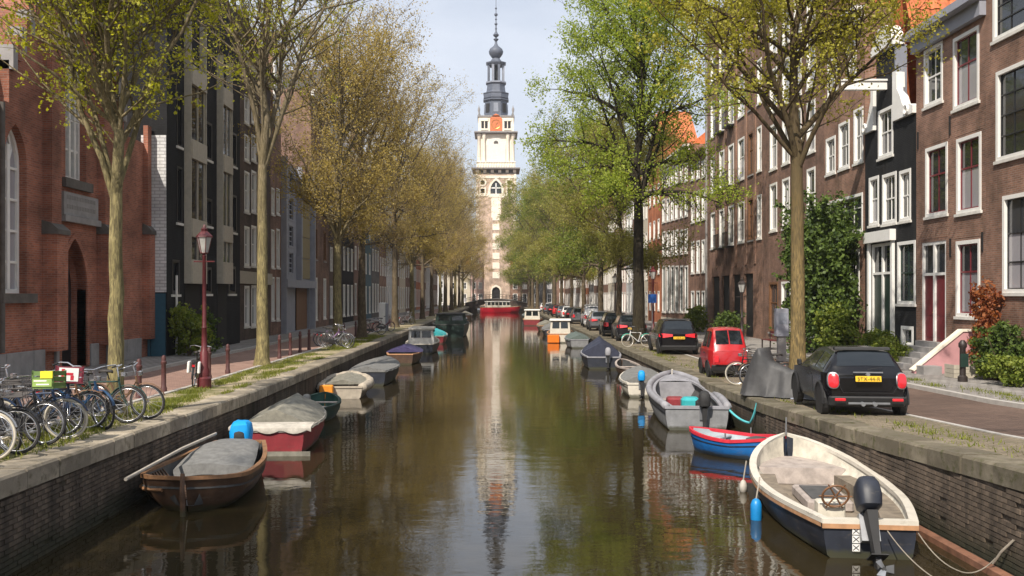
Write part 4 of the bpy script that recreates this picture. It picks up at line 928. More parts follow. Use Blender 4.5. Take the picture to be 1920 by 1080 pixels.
MB().lathe([(2.83,zt(149.5)),(2.98,zt(149)),(2.98,zt(147)),(2.8,zt(146))], 8, C, o8).obj('white_ring', M['lead_light'], T)
for k in range(8):
    a = o8 + 2*math.pi*k/8; x, y = 2.15*math.cos(a), 5.6+2.15*math.sin(a)
    MB().box(x-.34, x+.34, y-.34, y+.34, zt(145.6), zt(112.5)).obj('lantern_pier', M['lead_light'] if k % 2 else M['lead'], T)
MB().lathe([(1.1,zt(145)),(1.1,zt(113))], 8, C, o8).obj('lantern_shade_core', M['dark'], T)  # dark solid put in for the shade inside the open lantern
MB().lathe([(2.5,zt(115)),(2.6,zt(112.6)),(2.85,zt(112)),(2.95,zt(109)),(2.3,zt(107.8)),(1.7,zt(106.6)),(1.3,zt(103)),(1.0,zt(100))], 8, C, o8).obj('lantern_lid', M['lead'], T)
MB().lathe([(.7,zt(101)),(1.3,zt(97.5)),(1.85,zt(92)),(2.0,zt(87)),(1.7,zt(82)),(1.1,zt(78.5)),(.6,zt(75.5)),(.38,zt(72)),(.3,zt(68))], 16, C).obj('onion_bulb', M['lead'], T, smooth='all')
MB().lathe([(.25,zt(68)),(.45,zt(66)),(.7,zt(63.5)),(.72,zt(62.8)),(.2,zt(62)),(.2,zt(60)),(.65,zt(57.5)),(.85,zt(55)),(.5,zt(52)),(.22,zt(48)),(.13,zt(30)),(.06,zt(-16)),(.01,zt(-18))], 10, C).obj('spire', M['lead'], T, smooth=True)
for y, r in ((43,.3),(34,.42),(25,.28),(16,.48),(4,.3)): MB().ball((0,5.6,zt(y)), r, 8, 6).obj('spire_ball', M['lead'], T, smooth='all')

# ------------------------------------------------------------------ bridge across the far end
B = thing('canal_bridge', 'low brick arch bridge with dark railing crossing the far end of the canal', 'bridge', (0, 226.5, 0))
ol = [(-7.3,-.5),(-4.6,-.5)] + [(4.6*math.cos(R(180-180*k/14)), .1+2.0*math.sin(R(180*k/14))) for k in range(15)] + [(4.6,-.5),(7.3,-.5),(7.3,2.0),(4,2.75),(0,3.05),(-4,2.75),(-7.3,2.0)]
MB().prism(ol, 0, 7.0).obj('arch_wall', M['darkbrown'], B)
for yy in (.12, 6.9):
    b = MB(); pr = [(-7.3,2.0),(-4,2.75),(0,3.05),(4,2.75),(7.3,2.0)]
    b.tube([(x,yy,z+1.0) for x,z in pr], .045, 6); b.tube([(x,yy,z+.55) for x,z in pr], .03, 5)
    for k in range(19): x = -7.2+k*.8; z = float(np.interp(x, [p[0] for p in pr], [p[1] for p in pr])); b.box(x-.03, x+.03, yy-.03, yy+.03, z-.02, z+1.0)
    b.obj('railing', M['blackpaint'], B)
b = MB()
for x, z in ((-7.3,2.0),): pass
b.prism([(-7.3,1.86),(-4,2.61),(0,2.91),(4,2.61),(7.3,1.86),(7.3,2.02),(4,2.77),(0,3.07),(-4,2.77),(-7.3,2.02)], -.12, -.002); b.obj('stone_string', M['stone_grey'], B)
q = MB(); q.box(-60,-7.2,226.2,238,.3,1.25); q.box(7.2,60,226.2,238,.3,1.25); tag(q.obj('street', M['pavement']), kind='structure')
# ------------------------------------------------------------------ trees
def leaf_mesh(name, centers, size, seed, mat, jit=.35, flat=0.0):
    rs = np.random.RandomState(seed); C_ = np.asarray(centers, dtype=np.float32); n = len(C_)
    a = rs.normal(size=(n,3)); a /= np.linalg.norm(a, axis=1, keepdims=True)
    c = rs.normal(size=(n,3)); bq = np.cross(a, c); bq /= np.linalg.norm(bq, axis=1, keepdims=True)
    s = (size * (1 + jit*(rs.rand(n,1)*2-1))).astype(np.float32)
    A = a*s*.5; Bq = bq*s*.36
    nv = np.cross(a, bq)*s*.12
    V = np.stack([C_-A, C_-Bq*1.0+nv, C_+A, C_+Bq*1.0+nv], 1).reshape(-1,3).astype(np.float32)
    me = bpy.data.meshes.new(name); me.vertices.add(4*n); me.vertices.foreach_set('co', V.ravel())
    me.loops.add(4*n); me.loops.foreach_set('vertex_index', np.arange(4*n, dtype=np.int32))
    me.polygons.add(n); me.polygons.foreach_set('loop_start', np.arange(0, 4*n, 4, dtype=np.int32)); me.polygons.foreach_set('loop_total', np.full(n, 4, dtype=np.int32))
    me.update(calc_edges=True); me.materials.append(mat); return me
def tree_meshes(seed, split, height, spread, r0, nl, bark, leaf, nleaf, lsize, vase=.5, lean=(0,0), leaf_lo=.0, sub=9, twig=5, skirt=0.0, azbias=None, clump=.16, reach_lo=.5, sides=9, conic=False, f0=.22, extra=(), spots=3, thin=0.0):
    r = random.Random(seed); wood = MB(); centers = []; tw = []
    def wob(s): return Vector((r.gauss(0,s), r.gauss(0,s), r.gauss(0,s*.5)))
    tp = []; nseg = 9
    for i in range(nseg+1):
        f = i/nseg; tp.append(Vector((lean[0]*f**1.5, lean[1]*f**1.5, split*f)) + (wob(.014) if 0 < i else Vector()))
    rads = [r0*(1.28 if i == 0 else 1.07 if i == 1 else 1-.28*i/nseg) for i in range(nseg+1)]
    fl = [tp[0]-Vector((0,0,.1)), tp[0]+Vector((0,0,.12)), tp[0]+Vector((0,0,.35))] + tp[1:]; wood.tube(fl, [r0*1.75, r0*1.42, r0*1.18] + rads[1:], sides, False)
    top = tp[-1]; lead = [top.copy()]; lr = [r0*.72]; hh = height - split; nn_ = 7
    for i in range(1, nn_+1):
        f = i/nn_; lead.append(top + Vector((0,0,hh*.93*f)) + Vector((lean[0]*.25*f, lean[1]*.25*f, 0)) + wob(.22)); lr.append(max(.015, r0*.72*(1-f)**.9))
    wood.tube(lead, lr, 7, False)
    def bez(a, c, b, n, w): return [a*(1-t)**2 + c*2*t*(1-t) + b*t*t + (wob(w*t) if 0 < k < n else Vector()) for k, t in ((k, k/n) for k in range(n+1))]
    limbs = [(lead, lr, hh)]
    for i in range(nl):
        f = (i/nl)**1.15; base = lead[0].lerp(lead[-1], 0) if f < .05 else None
        t = f*.62*nn_; k = min(int(t), nn_-1); a = lead[k].lerp(lead[k+1], t-k)
        if i < nl*.35 and r.random() < .6: a = tp[-1].lerp(tp[-2], r.random())
        az = i*2.39996 + r.uniform(-.5,.5)
        if azbias is not None and r.random() < .25: az = azbias + r.gauss(0,.5)
        prof = (1.05-.62*f) if conic else math.sin(math.pi*min(1, .30+f*.62))**.7
        reach = spread*prof*r.uniform(max(reach_lo,.55),1.0)
        d = Vector((math.cos(az), math.sin(az), 0)); up = (height-a.z)*(r.uniform(.3,.62) + .34*vase)*(1 - .25*f)
        if skirt and i < nl*.35: up = r.uniform(.0,1.0)*hh*skirt
        e = a + d*reach + Vector((0,0,up)); e.z = min(e.z, height*.985)
        c = a + d*reach*(.68 - .42*vase) + Vector((0,0,(e.z-a.z)*(.45+.18*(1-vase))))
        ln = (e-a).length; pts = bez(a, c, e, 7, .045*ln**.6)
        rb = r0*(.42-.22*f)*(.7+.5*r.random()); rr = [max(.014, rb*(1-k/7)**.85) for k in range(8)]
        wood.tube(pts, rr, 6, False); limbs.append((pts, rr, ln))
    for (z0, azd, reach, dz) in extra:
        k = max(0, min(nn_-1, int((z0-split)/(hh*.93)*nn_))); a = (lead[k].copy() if z0 > split else tp[-2].copy()); a.z = z0
        d = Vector((math.cos(R(azd)), math.sin(R(azd)), 0)); e = a + d*reach + Vector((0,0,dz)); c = a + d*reach*.45 + Vector((0,0,dz*.5+1.1)); pts = bez(a, c, e, 8, .12)
        rr = [max(.016, r0*.42*(1-q/8)**.8) for q in range(9)]; wood.tube(pts, rr, 6, False); limbs.append((pts, rr, reach*1.15))
    for pts, rr, ln in limbs:
        n = len(pts)-1; m = int(sub*(1.5 if pts is lead else 1))
        for j in range(m):
            f = r.uniform(f0,1) if j < m-1 else 1.0; t = f*n*.999; k = int(t); a = pts[k].lerp(pts[k+1], t-k)
            tan = (pts[k+1]-pts[k]).normalized(); ax = tan.orthogonal(); ax.rotate(Matrix.Rotation(r.uniform(0,6.283), 3, tan))
            d = (tan*(.55+.5*vase) + ax*r.uniform(.5,1.0) + Vector((0,0,.15+.3*vase))).normalized()
            sl_ = min(4.2, ln*.40)*(1.1-.55*f)*r.uniform(.6,1.15); e = a + d*sl_; c = a + (d*.5 + ax*.12 + Vector((0,0,-.04+.1*vase)))*sl_
            sp = bez(a, c, e, 4, .05*sl_); ra = min(rr[k]*.55, .055); wood.tube(sp, [max(.007, ra*(1-.8*q/4)) for q in range(5)], 4, False)
            for q in range(twig):
                g = r.uniform(.15,1) if q else 1.0; tt = g*3.99; kk = int(tt); p = sp[kk].lerp(sp[kk+1], tt-kk)
                dd = (d*.8 + Vector((r.gauss(0,.6), r.gauss(0,.6), r.gauss(.1+.2*vase,.45)))).normalized(); tl_ = r.uniform(.35,1.15)*(.55+.1*sl_)
                e2 = p + dd*tl_; wood.tube([p, p.lerp(e2,.5)+wob(.04), e2], [.0095,.0065,.003], 3, False); tw.append((p, e2))
    zs = split; per = max(1, int(nleaf/max(1,len(tw))*1.25)); rs = np.random.RandomState(seed)
    for p, e in tw:
        hrel = (e.z - split)/max(.1, height-split)
        if hrel < leaf_lo and r.random() > .12 + .5*max(0, hrel)/max(.01, leaf_lo): continue
        k = int(per*r.choice((.35,.7,1,1.2,1.7))*(1-thin*max(0,min(1,hrel))**1.3))
        if k < 1: continue
        tq = np.concatenate([[1.0], rs.rand(spots-1)]); off = rs.normal(size=(spots,3))*clump*.75; idx = rs.randint(0, spots, k); t = tq[idx][:,None]
        centers.append(np.array(p)[None]*(1-t) + np.array(e)[None]*t + off[idx] + rs.normal(size=(k,3))*clump*.36)
    centers = np.concatenate(centers) if centers else np.zeros((1,3))
    return wood.mesh('trunk', M[bark], 'all', fix=False), leaf_mesh('crown', centers, lsize, seed, M[leaf])
def place_tree(meshes, label, x, y, z, rz=0.0, group=None, sc=1.0, name='elm_tree'):
    t = thing(name, label, 'tree', (x, y, z), rz, group); t.scale = (sc, sc, sc)
    link('trunk', meshes[0], t); tag(link('crown', meshes[1], t), kind='stuff'); return t
GLT, GRT = 'trees along the left quay', 'trees along the right quay'
T1 = tree_meshes(11, 4.5, 12.6, 3.9, .165, 24, 'bark_moss', 'leaf_yg', 38000, .072, vase=.72, leaf_lo=.14, sub=13, twig=7, clump=.17, f0=.14)
place_tree(T1, 'slim yellow green young tree standing among the parked bicycles', -7.6, 19.2, ZL(19.2)-.05, .4, GLT)
place_tree(T1, 'slim tree beside the bridge, before the first parked bicycle on the left quay', -7.7, 4.0, ZL(4)-.05, 2.4, GLT)
place_tree(tree_meshes(23, 7.2, 20, 4.6, .22, 17, 'bark_moss', 'leaf_yg', 15000, .085, vase=.62, leaf_lo=.12, sub=15, twig=9, clump=.2), 'almost bare tree with pale mossy trunk beside the brown bollards', -8.35, 34.3, ZL(34)-.05, 1.2, GLT)
T2 = tree_meshes(35, 6.9, 15.5, 5.2, .23, 18, 'bark_amber', 'leaf_amber', 31000, .09, vase=.42, leaf_lo=.06, sub=12, twig=7, clump=.24, f0=.2, spots=4)
place_tree(T2, 'amber leaved tree rising between the black mini car and the covered scooter', 8.75, 27.9, ZR(28)-.05, 2.0, GRT)
place_tree(T2, 'amber leaved tree beside the bridge on the right quay', 8.8, 3.5, ZR(4)-.05, 4.0, GRT)
place_tree(tree_meshes(47, 8.0, 25.0, 4.6, .36, 16, 'bark_dark', 'leaf_elm', 46000, .125, vase=.42, leaf_lo=.0, sub=13, twig=8, skirt=0, clump=.34, conic=False, spots=4, extra=((10.2,180,5.5,1.3),(12.5,172,5.0,2.2),(9.3,205,4.4,.3),(15,165,3.6,2.6),(8.4,-5,5.0,-.6),(8.2,-60,4.6,-.8),(9.6,30,5.0,.8),(11.5,-20,5.2,2.5),(8.6,110,4.6,-.2),(8.4,250,4.4,-.7))), 'large spreading fresh green elm with dark trunk on the right quay', 8.1, 54.5, ZR(54)-.05, .0, GRT)
gold = [tree_meshes(60+i, 5.6+i*.4, 20.5+i*.7, 4.9, .26, 20, 'bark_moss' if i == 0 else 'bark', ('leaf_gold','leaf_gold2','leaf_gold')[i], 38000, .10, thin=.75, vase=.42, sub=15, twig=9, skirt=.45, clump=.36, f0=.15, spots=4, sides=7) for i in range(3)]
oliv = [tree_meshes(80+i, 5.0, 17.5+i, 5.2, .25, 16, 'bark', ('leaf_mid','leaf_mid','leaf_lime')[i], 36000, .125, thin=.3, vase=.34, sub=14, twig=8, skirt=.25, clump=.38, f0=.15, spots=4, sides=7) for i in range(3)]
ordn = ['third','fourth','fifth','sixth','seventh','eighth','ninth','tenth','eleventh','twelfth','thirteenth','fourteenth']
for i, (x, y) in enumerate(((-8.1,49),(-7.9,56.5),(-8.0,76),(-7.8,89),(-7.9,103),(-7.9,118),(-7.8,134),(-7.9,150),(-7.8,168),(-7.9,186),(-7.8,204))):
    place_tree(gold[i % 3], f'golden olive tree in thin spring leaf, {ordn[i]} trunk from the viewer along the left quay', x, y, ZL(y)-.05, i*1.7+.5, GLT, .97+.04*((i*7) % 3) + (.28 if y > 140 else 0))
for i, (x, y) in enumerate(((8.2,64),(8.3,76),(8.2,90),(8.2,104),(8.2,120),(8.3,137),(7.8,155),(7.5,174),(7.4,195),(7.4,213))):
    place_tree(oliv[(i+1) % 3], f'olive green tree, {ordn[i]} trunk from the viewer along the right quay', x, y, ZR(y)-.05, i*2.1, GRT, .93+.05*((i*5) % 3) + (.34 if y > 130 else 0))

for tr_, x_, y_, lb_ in ((gold[0], -7.7, 221, 'last golden tree on the left quay, leaning over the water just before the far bridge'), (oliv[2], 7.8, 222, 'last lime tree on the right quay, leaning over the water just before the far bridge')):
    q_ = place_tree(tr_, lb_, x_, y_, 1.0, 2.6, GLT if x_ < 0 else GRT); q_.scale = (1.42, 1.42, 1.1)
place_tree(gold[2], 'golden tree on the cross street beyond the bridge, left of the tower gate', -5.6, 235, 1.2, 1.0, 'trees beyond the far bridge', .95)
place_tree(oliv[1], 'olive tree on the cross street beyond the bridge, right of the tower gate', 6.2, 234.5, 1.2, 2.0, 'trees beyond the far bridge', 1.15)
# ------------------------------------------------------------------ shrubs and plants
def shrub(name, label, x, y, z, rx, ry, h, leaf, n, size, seed, stems=7, cat='shrub', trunk=.03, group=None, lumps=9):
    r = random.Random(seed); rs = np.random.RandomState(seed); t = thing(name, label, cat, (x, y, z), 0, group)
    b = MB(); pts = []
    for k in range(stems):
        a = r.uniform(0,6.28); q = r.uniform(.2,.85); e = Vector((rx*q*math.cos(a), ry*q*math.sin(a), h*r.uniform(.5,.95)))
        b.tube([(e.x*.1,e.y*.1,0), (e.x*.45,e.y*.45,e.z*.5), e], [trunk, trunk*.7, trunk*.3], 5, False)
    b.obj('stems', M['bark'], t, fix=False)
    cs = []
    for k in range(lumps):
        a = r.uniform(0,6.28); q = math.sqrt(r.random())*.7; zc = h*(.12+.76*((k+.5)/lumps)); fall = 1 - .35*(zc/h)**2
        c = np.array([rx*q*math.cos(a)*fall, ry*q*math.sin(a)*fall, zc]); m = n//lumps
        d = rs.normal(size=(m,3)); d /= np.linalg.norm(d, axis=1, keepdims=True); d *= (rs.rand(m,1)**.33)*r.choice((.5,.75,1.0,1.25))
        cs.append(c + d*np.array([rx*.55, ry*.55, h*.22]) + rs.normal(size=(m,3))*size*.6)
    for k in range(lumps*2):       # straggling shoots
        a = r.uniform(0,6.28); z0 = h*r.uniform(.15,.95); p0 = np.array([rx*.6*math.cos(a), ry*.6*math.sin(a), z0]); dv = np.array([rx*.75*math.cos(a)*r.uniform(.3,1), ry*.6*math.sin(a)*r.uniform(.3,1), h*r.uniform(-.05,.16)])
        m = max(6, n//(lumps*9)); tt = rs.rand(m,1); cs.append(p0 + dv*tt + rs.normal(size=(m,3))*size*.45)
    tag(link('foliage', leaf_mesh('foliage', np.concatenate(cs), size, seed, M[leaf]), t), kind='stuff'); return t
shrub('climbing_shrub', 'big dark glossy creeper covering the front of the brown house by the amber tree', 14.8, 44.0, ZS, 1.35, 3.0, 6.9, 'leaf_dark', 24000, .17, 3, 9, lumps=26)
shrub('bush', 'lime green bush at the foot of the big dark creeper', 14.4, 40.9, ZS, .7, 1.0, 2.3, 'leaf_lime', 2500, .15, 4)
shrub('bush', 'yellow green bush in front of the basement window of the black house', 14.9, 38.0, ZS, .8, 1.3, 1.25, 'leaf_lime', 3000, .11, 5)
shrub('bush', 'low green bush beside the foot of the pink stair wall', 14.7, 36.0, ZS, .7, .9, 1.0, 'leaf_lime', 2200, .10, 6)
shrub('climbing_shrub', 'rust leaved climber against the brown house right of the pink stair wall', 15.6, 30.6, ZS, .4, .6, 3.0, 'leaf_rust', 2400, .12, 7)
shrub('bush', 'bright green bush below the rust leaved climber', 15.3, 29.4, ZS, .5, .6, .95, 'leaf_lime', 1700, .10, 8)
shrub('bush', 'dark green climbing plant below the grey plaster base at the right edge', 15.1, 28.6, ZS+.1, .6, 1.2, 1.7, 'leaf_dark', 3600, .12, 9)
shrub('bush', 'mixed green bush low in front of the dark climbing plant at the right edge', 14.6, 27.2, ZS+.1, .5, 1.0, .8, 'leaf_lime', 2000, .10, 10)
shrub('bush', 'yellowish potted bush by the black house behind the red lamp post', -12.2, 38.2, ZLs, .7, .9, 2.0, 'leaf_lime', 2000, .13, 12)
shrub('bush', 'dark green bush by the black house, next to the yellowish one', -12.3, 40.6, ZLs, .6, .9, 1.6, 'leaf_dark', 1600, .13, 13)
shrub('bush', 'dark bush beside the garage bays behind the red microcar', 14.3, 58.5, ZS, .8, 2.0, 1.6, 'leaf_dark', 2200, .16, 14)
shrub('bush', 'green potted bush by the brown house past the garage bays', 14.6, 70, ZS, .7, 1.4, 1.9, 'leaf_lime', 1600, .18, 15)
# grass tufts on the quay verges
rs = np.random.RandomState(4)
def grass(n, x0, x1, y0, y1, zf, seed, mask):
    vs = []; fs = []; r = random.Random(seed)
    pats = [(r.uniform(x0,x1), y0+(y1-y0)*r.random()**1.5, r.uniform(.15,.6)) for _ in range(mask)]
    for i in range(n):
        px_, py_, pr = r.choice(pats); x = px_ + r.gauss(0, pr*.45); y = py_ + r.gauss(0, pr*1.3)
        if not (x0 < x < x1) or y < y0: continue
        z = zf(y)-.01; hgt = r.uniform(.03,.12); a = r.uniform(0,6.28); w_ = .012; dx, dy = math.cos(a)*w_, math.sin(a)*w_; k = len(vs)
        vs += [(x-dx,y-dy,z),(x+dx,y+dy,z),(x+r.gauss(0,.04),y+r.gauss(0,.04),z+hgt)]; fs.append((k,k+1,k+2))
    b = MB(); b.v = vs; b.f = fs; return tag(b.obj('grass', M['grass'], fix=False), kind='stuff')
grass(26000, -8.2, -6.75, 11, 60, ZL, 1, 90)
grass(2600, 7.12, 8.2, 11.5, 50, ZR, 2, 40)
grass(3500, 12.25, 13.2, 19, 40, lambda y: ZR(y)+.1, 3, 26)
# ------------------------------------------------------------------ boats
def P(name, col, rough=.5, **k): M[name] = plain(name, col, rough, **k)
P('hull_white', (.62,.58,.50), .45, var=.14, scale=3); P('hull_cream_in', (.60,.56,.47), .6, var=.32, scale=4); P('hull_navy', (.020,.024,.036), .5, var=.5, scale=3)
P('floor_dirty', (.20,.165,.125), .8, var=.45, scale=5, bump=.3); P('rub_wood', (.46,.25,.13), .6, var=.3, scale=7); P('thwart_grey', (.36,.31,.28), .75, var=.35, scale=6)
P('blue_hull', (.012,.13,.40), .4, var=.2); P('red_rub', (.55,.025,.045), .5, var=.2); P('pale_blue_in', (.33,.38,.42), .7, var=.25, scale=5)
P('grey_boat', (.22,.225,.235), .55, var=.3, scale=4); P('grey_tube', (.27,.27,.295), .6, var=.25, scale=4); P('boat_dark_in', (.07,.07,.07), .7, var=.4)
P('old_wood', (.085,.048,.03), .5, var=.45, scale=4, bump=.3); P('old_wood_light', (.24,.125,.06), .6, var=.35, scale=6); P('tarp_grey', (.165,.165,.16), .75, var=.3, scale=9, bump=.3)
P('tarp_dirty', (.20,.19,.155), .75, var=.4, scale=6, bump=.3); P('tarp_white', (.42,.39,.34), .7, var=.35, scale=5, bump=.3); P('boat_red', (.22,.025,.032), .5, var=.3, scale=3)
P('blue_cover', (.0,.30,.75), .6, var=.15, scale=5, bump=.3); P('green_dinghy', (.012,.045,.04), .45, var=.3); P('beige_tube', (.40,.35,.28), .7, var=.25, scale=5)
P('orange_block', (.75,.27,.02), .6, var=.15); P('beam_wood', (.21,.10,.06), .7, var=.45, scale=6); P('rope_dull', (.25,.22,.18), .9, var=.3); P('tarp_navy', (.025,.03,.055), .7, var=.3, bump=.3); P('tarp_green', (.10,.13,.12), .75, var=.3, bump=.3); P('purple_tarp', (.05,.04,.12), .7, var=.3)
P('bright_orange', (.8,.19,.01), .5, var=.1); P('boat_bright_red', (.55,.012,.03), .45, var=.12); P('rope', (.42,.38,.32), .9, var=.3); P('steel', (.33,.34,.36), .35, metal=.7, var=.2)
P('blue_fender', (.01,.22,.55), .4, var=.15); P('rope_blue', (.10,.50,.55), .8); P('rubber', (.022,.022,.023), .75, var=.25); P('chrome', (.6,.6,.62), .25, metal=.9, var=.1)
P('teal_bag', (.03,.35,.38), .6); P('barge_green', (.015,.035,.028), .5, var=.3)
def scum(m):          # scuffs along the side and an algae line just above the water
    t = m.node_tree; b = t.nodes['Principled BSDF']; l = t.links.new; src = b.inputs['Base Color'].links[0].from_socket
    tcx = N(t, 'ShaderNodeTexCoord'); sp = N(t, 'ShaderNodeSeparateXYZ'); l(tcx.outputs['Object'], sp.inputs[0])
    mp = N(t, 'ShaderNodeMapping'); mp.inputs['Scale'].default_value = (2, .7, 5); l(tcx.outputs['Object'], mp.inputs['Vector'])
    n = N(t, 'ShaderNodeTexNoise', Scale=2.6, Detail=8.0, Roughness=.72); l(mp.outputs['Vector'], n.inputs['Vector'])
    r = N(t, 'ShaderNodeMapRange'); r.inputs['From Min'].default_value = .56; r.inputs['From Max'].default_value = .70; r.inputs['To Max'].default_value = .55; l(n.outputs['Fac'], r.inputs['Value'])
    x = N(t, 'ShaderNodeMix', data_type='RGBA'); l(r.outputs['Result'], x.inputs['Factor']); l(src, x.inputs['A']); x.inputs['B'].default_value = (.13,.11,.085,1)
    a = N(t, 'ShaderNodeMath', operation='MULTIPLY_ADD'); l(n.outputs['Fac'], a.inputs[0]); a.inputs[1].default_value = -.22; l(sp.outputs['Z'], a.inputs[2])
    q = N(t, 'ShaderNodeMapRange'); q.inputs['From Min'].default_value = -.05; q.inputs['From Max'].default_value = .03; q.inputs['To Min'].default_value = .85; q.inputs['To Max'].default_value = 0; l(a.outputs[0], q.inputs['Value'])
    y = N(t, 'ShaderNodeMix', data_type='RGBA'); l(q.outputs['Result'], y.inputs['Factor']); l(x.outputs['Result'], y.inputs['A']); y.inputs['B'].default_value = (.045,.045,.022,1); l(y.outputs['Result'], b.inputs['Base Color'])
for k_ in ('hull_white','hull_navy','blue_hull','boat_red','grey_boat','old_wood','green_dinghy'): scum(M[k_])
def boat(label, stern, bow, B, zs=.5, zm=.45, zb=.75, tw=.62, full=2.3, hull='hull_white', inn='hull_cream_in', rub='rub_wood', floor=.10, fl='floor_dirty', thw=(), cover=None, deck=None, name='moored_boat', cat='boat', bilge=.86, tm=.45, group=None, rubw=.07, stripe=None, thm='thwart_grey'):
    d = Vector((bow[0]-stern[0], bow[1]-stern[1])); L_ = d.length
    t_ = thing(name, label, cat, (stern[0], stern[1], 0), math.atan2(-d.x, d.y), group)
    n = 20; ts = [i/n for i in range(n+1)]
    hb = lambda t: B/2*(tw + (1-tw)*math.sin(math.pi/2*min(1, t/tm))) if t < tm else B/2*max(.0, 1-((t-tm)/(1-tm))**full)**(1/1.35) + .012
    sh = lambda t: zs + (zm-zs)*(t/.4 if t < .4 else 1) + (0 if t < .4 else (zb-zm)*((t-.4)/.6)**1.8)
    yy = lambda t, z: t*L_ - (.28*L_/5)*(1 - max(-.2, z)/max(.3, sh(t)))*(t**5)
    def sec(t):
        b = hb(t); s = sh(t); k = bilge - .25*t**2
        return [(b,s), (b*.985,s*.55), (b*(k+.06),.04), (b*k*.72,-.14), (0.0,-.22)]
    o = MB(); rings = []
    for t in ts:
        p = sec(t); half = [(x, yy(t,z), z) for x, z in p]; rings.append(half + [(-x,y,z) for x,y,z in reversed(half[:-1])])
    o.loft(rings, False, False); k = len(rings[0]); o.add(rings[0], [tuple(range(k))])
    o.obj('hull', M[hull], t_, smooth=True)
    i_ = MB(); rings = []
    for t in ts[:-1] + [.985]:
        b = max(.012, hb(t)-.055); s = sh(t); w_ = max(.01, b*(bilge-.12-.25*t**2)); half = [(b,s-.004), (max(.01,b*.95),s*.6+floor*.3), (w_,floor), (0,floor)]
        y = max(yy(t,.3), .05); half = [(x, y - (.12 if t > .9 else 0)*0, z) for x, z in half]; rings.append(half + [(-x,q,z) for x,q,z in reversed(half[:-1])])
    i_.loft(rings, False, False); i_.add(rings[0], [tuple(range(len(rings[0])))])
    me = i_.mesh('inner_hull', M[inn], True); me.materials.append(M[fl])
    for pf in me.polygons:
        if all(abs(me.vertices[v].co.z-floor) < .01 for v in pf.vertices): pf.material_index = 1
    link('inner_hull', me, t_)
    g = MB(); rw = rubw
    for sg in (-1, 1):
        rings = []
        for t in ts:
            x = hb(t); z = sh(t); y = yy(t, z); rings.append([(sg*(x+.025),y,z-.045),(sg*(x+.025),y,z+.02),(sg*max(0,x-rw),y,z+.02),(sg*max(0,x-rw),y,z-.045)])
        g.loft(rings)
    g.box(-hb(0)-.02, hb(0)+.02, -.03, rw, sh(0)-.045, sh(0)+.018); g.obj('gunwale', M[rub], t_)
    if stripe:
        g = MB()
        for sg in (-1, 1): g.loft([[(sg*(hb(t)*(.99)+.012),yy(t,sh(t)*.7)+.0,sh(t)*.66),(sg*(hb(t)*.99+.018),yy(t,sh(t)*.7),sh(t)*.72)] for t in ts], False, False)
        g.obj('rubbing_strake', M[stripe], t_)
    for a, wd, z in thw:
        b = hb(a)-.06; MB().cbox(-b, b, a*L_-wd/2, a*L_+wd/2, z-.04, z, .01).obj('thwart', M[thm], t_)
    if deck:
        t0, mat = deck; dk = MB(); rings = []
        for q in [t0 + (.985-t0)*j/6 for j in range(7)]: b = max(.01, hb(q)-.03); rings.append([(b,yy(q,.4),sh(q)-.015),(0,yy(q,.4),sh(q)+.025),(-b,yy(q,.4),sh(q)-.015)])
        dk.loft(rings, False, False); b = hb(t0)-.04; dk.add([(-b,yy(t0,.4),sh(t0)-.015),(b,yy(t0,.4),sh(t0)-.015),(b*.9,yy(t0,.4),floor+.01),(-b*.9,yy(t0,.4),floor+.01)], [(0,1,2,3)]); dk.obj('foredeck', M[mat], t_)
    if cover:
        t0, t1, hgt, mat, drop = cover; r = random.Random(int(L_*1000)); cv = MB(); rings = []; nu = 14; nt_ = 18
        for j in range(nt_+1):
            t = t0 + (t1-t0)*j/nt_; b = hb(t)+.045; s = sh(t)+.03; rg = []
            hc = hgt*(.6+.4*math.sin(math.pi*min(1,.15+.8*j/nt_)))*(1-.22*abs(math.sin(j*math.pi/4.5)))*min(1, .12+(t1-t)*4.5+(0 if t1 > .95 else 1))
            for i in range(nu+1):
                u = -1+2*i/nu; 
                if i in (0, nu): rg.append((u*(b+.01), yy(t,s), s-drop*(1+.35*math.sin(j*2.3+i)))); continue
                z = s + hc*(1-abs(u)**1.2)*(1-.10*abs(math.sin(4.2*u+j*.7))) + r.uniform(-.03,.03)*(1-abs(u)); rg.append((u*b, yy(t,s)*1.0, z))
            rings.append(rg)
        cv.loft(rings, False, False)
        for e in (0, -1): cv.add(rings[e], [tuple(range(nu+1))])
        cv.obj('cover', M[mat], t_, smooth='all')
    t_['_L'] = L_; return t_, hb, sh, yy, L_
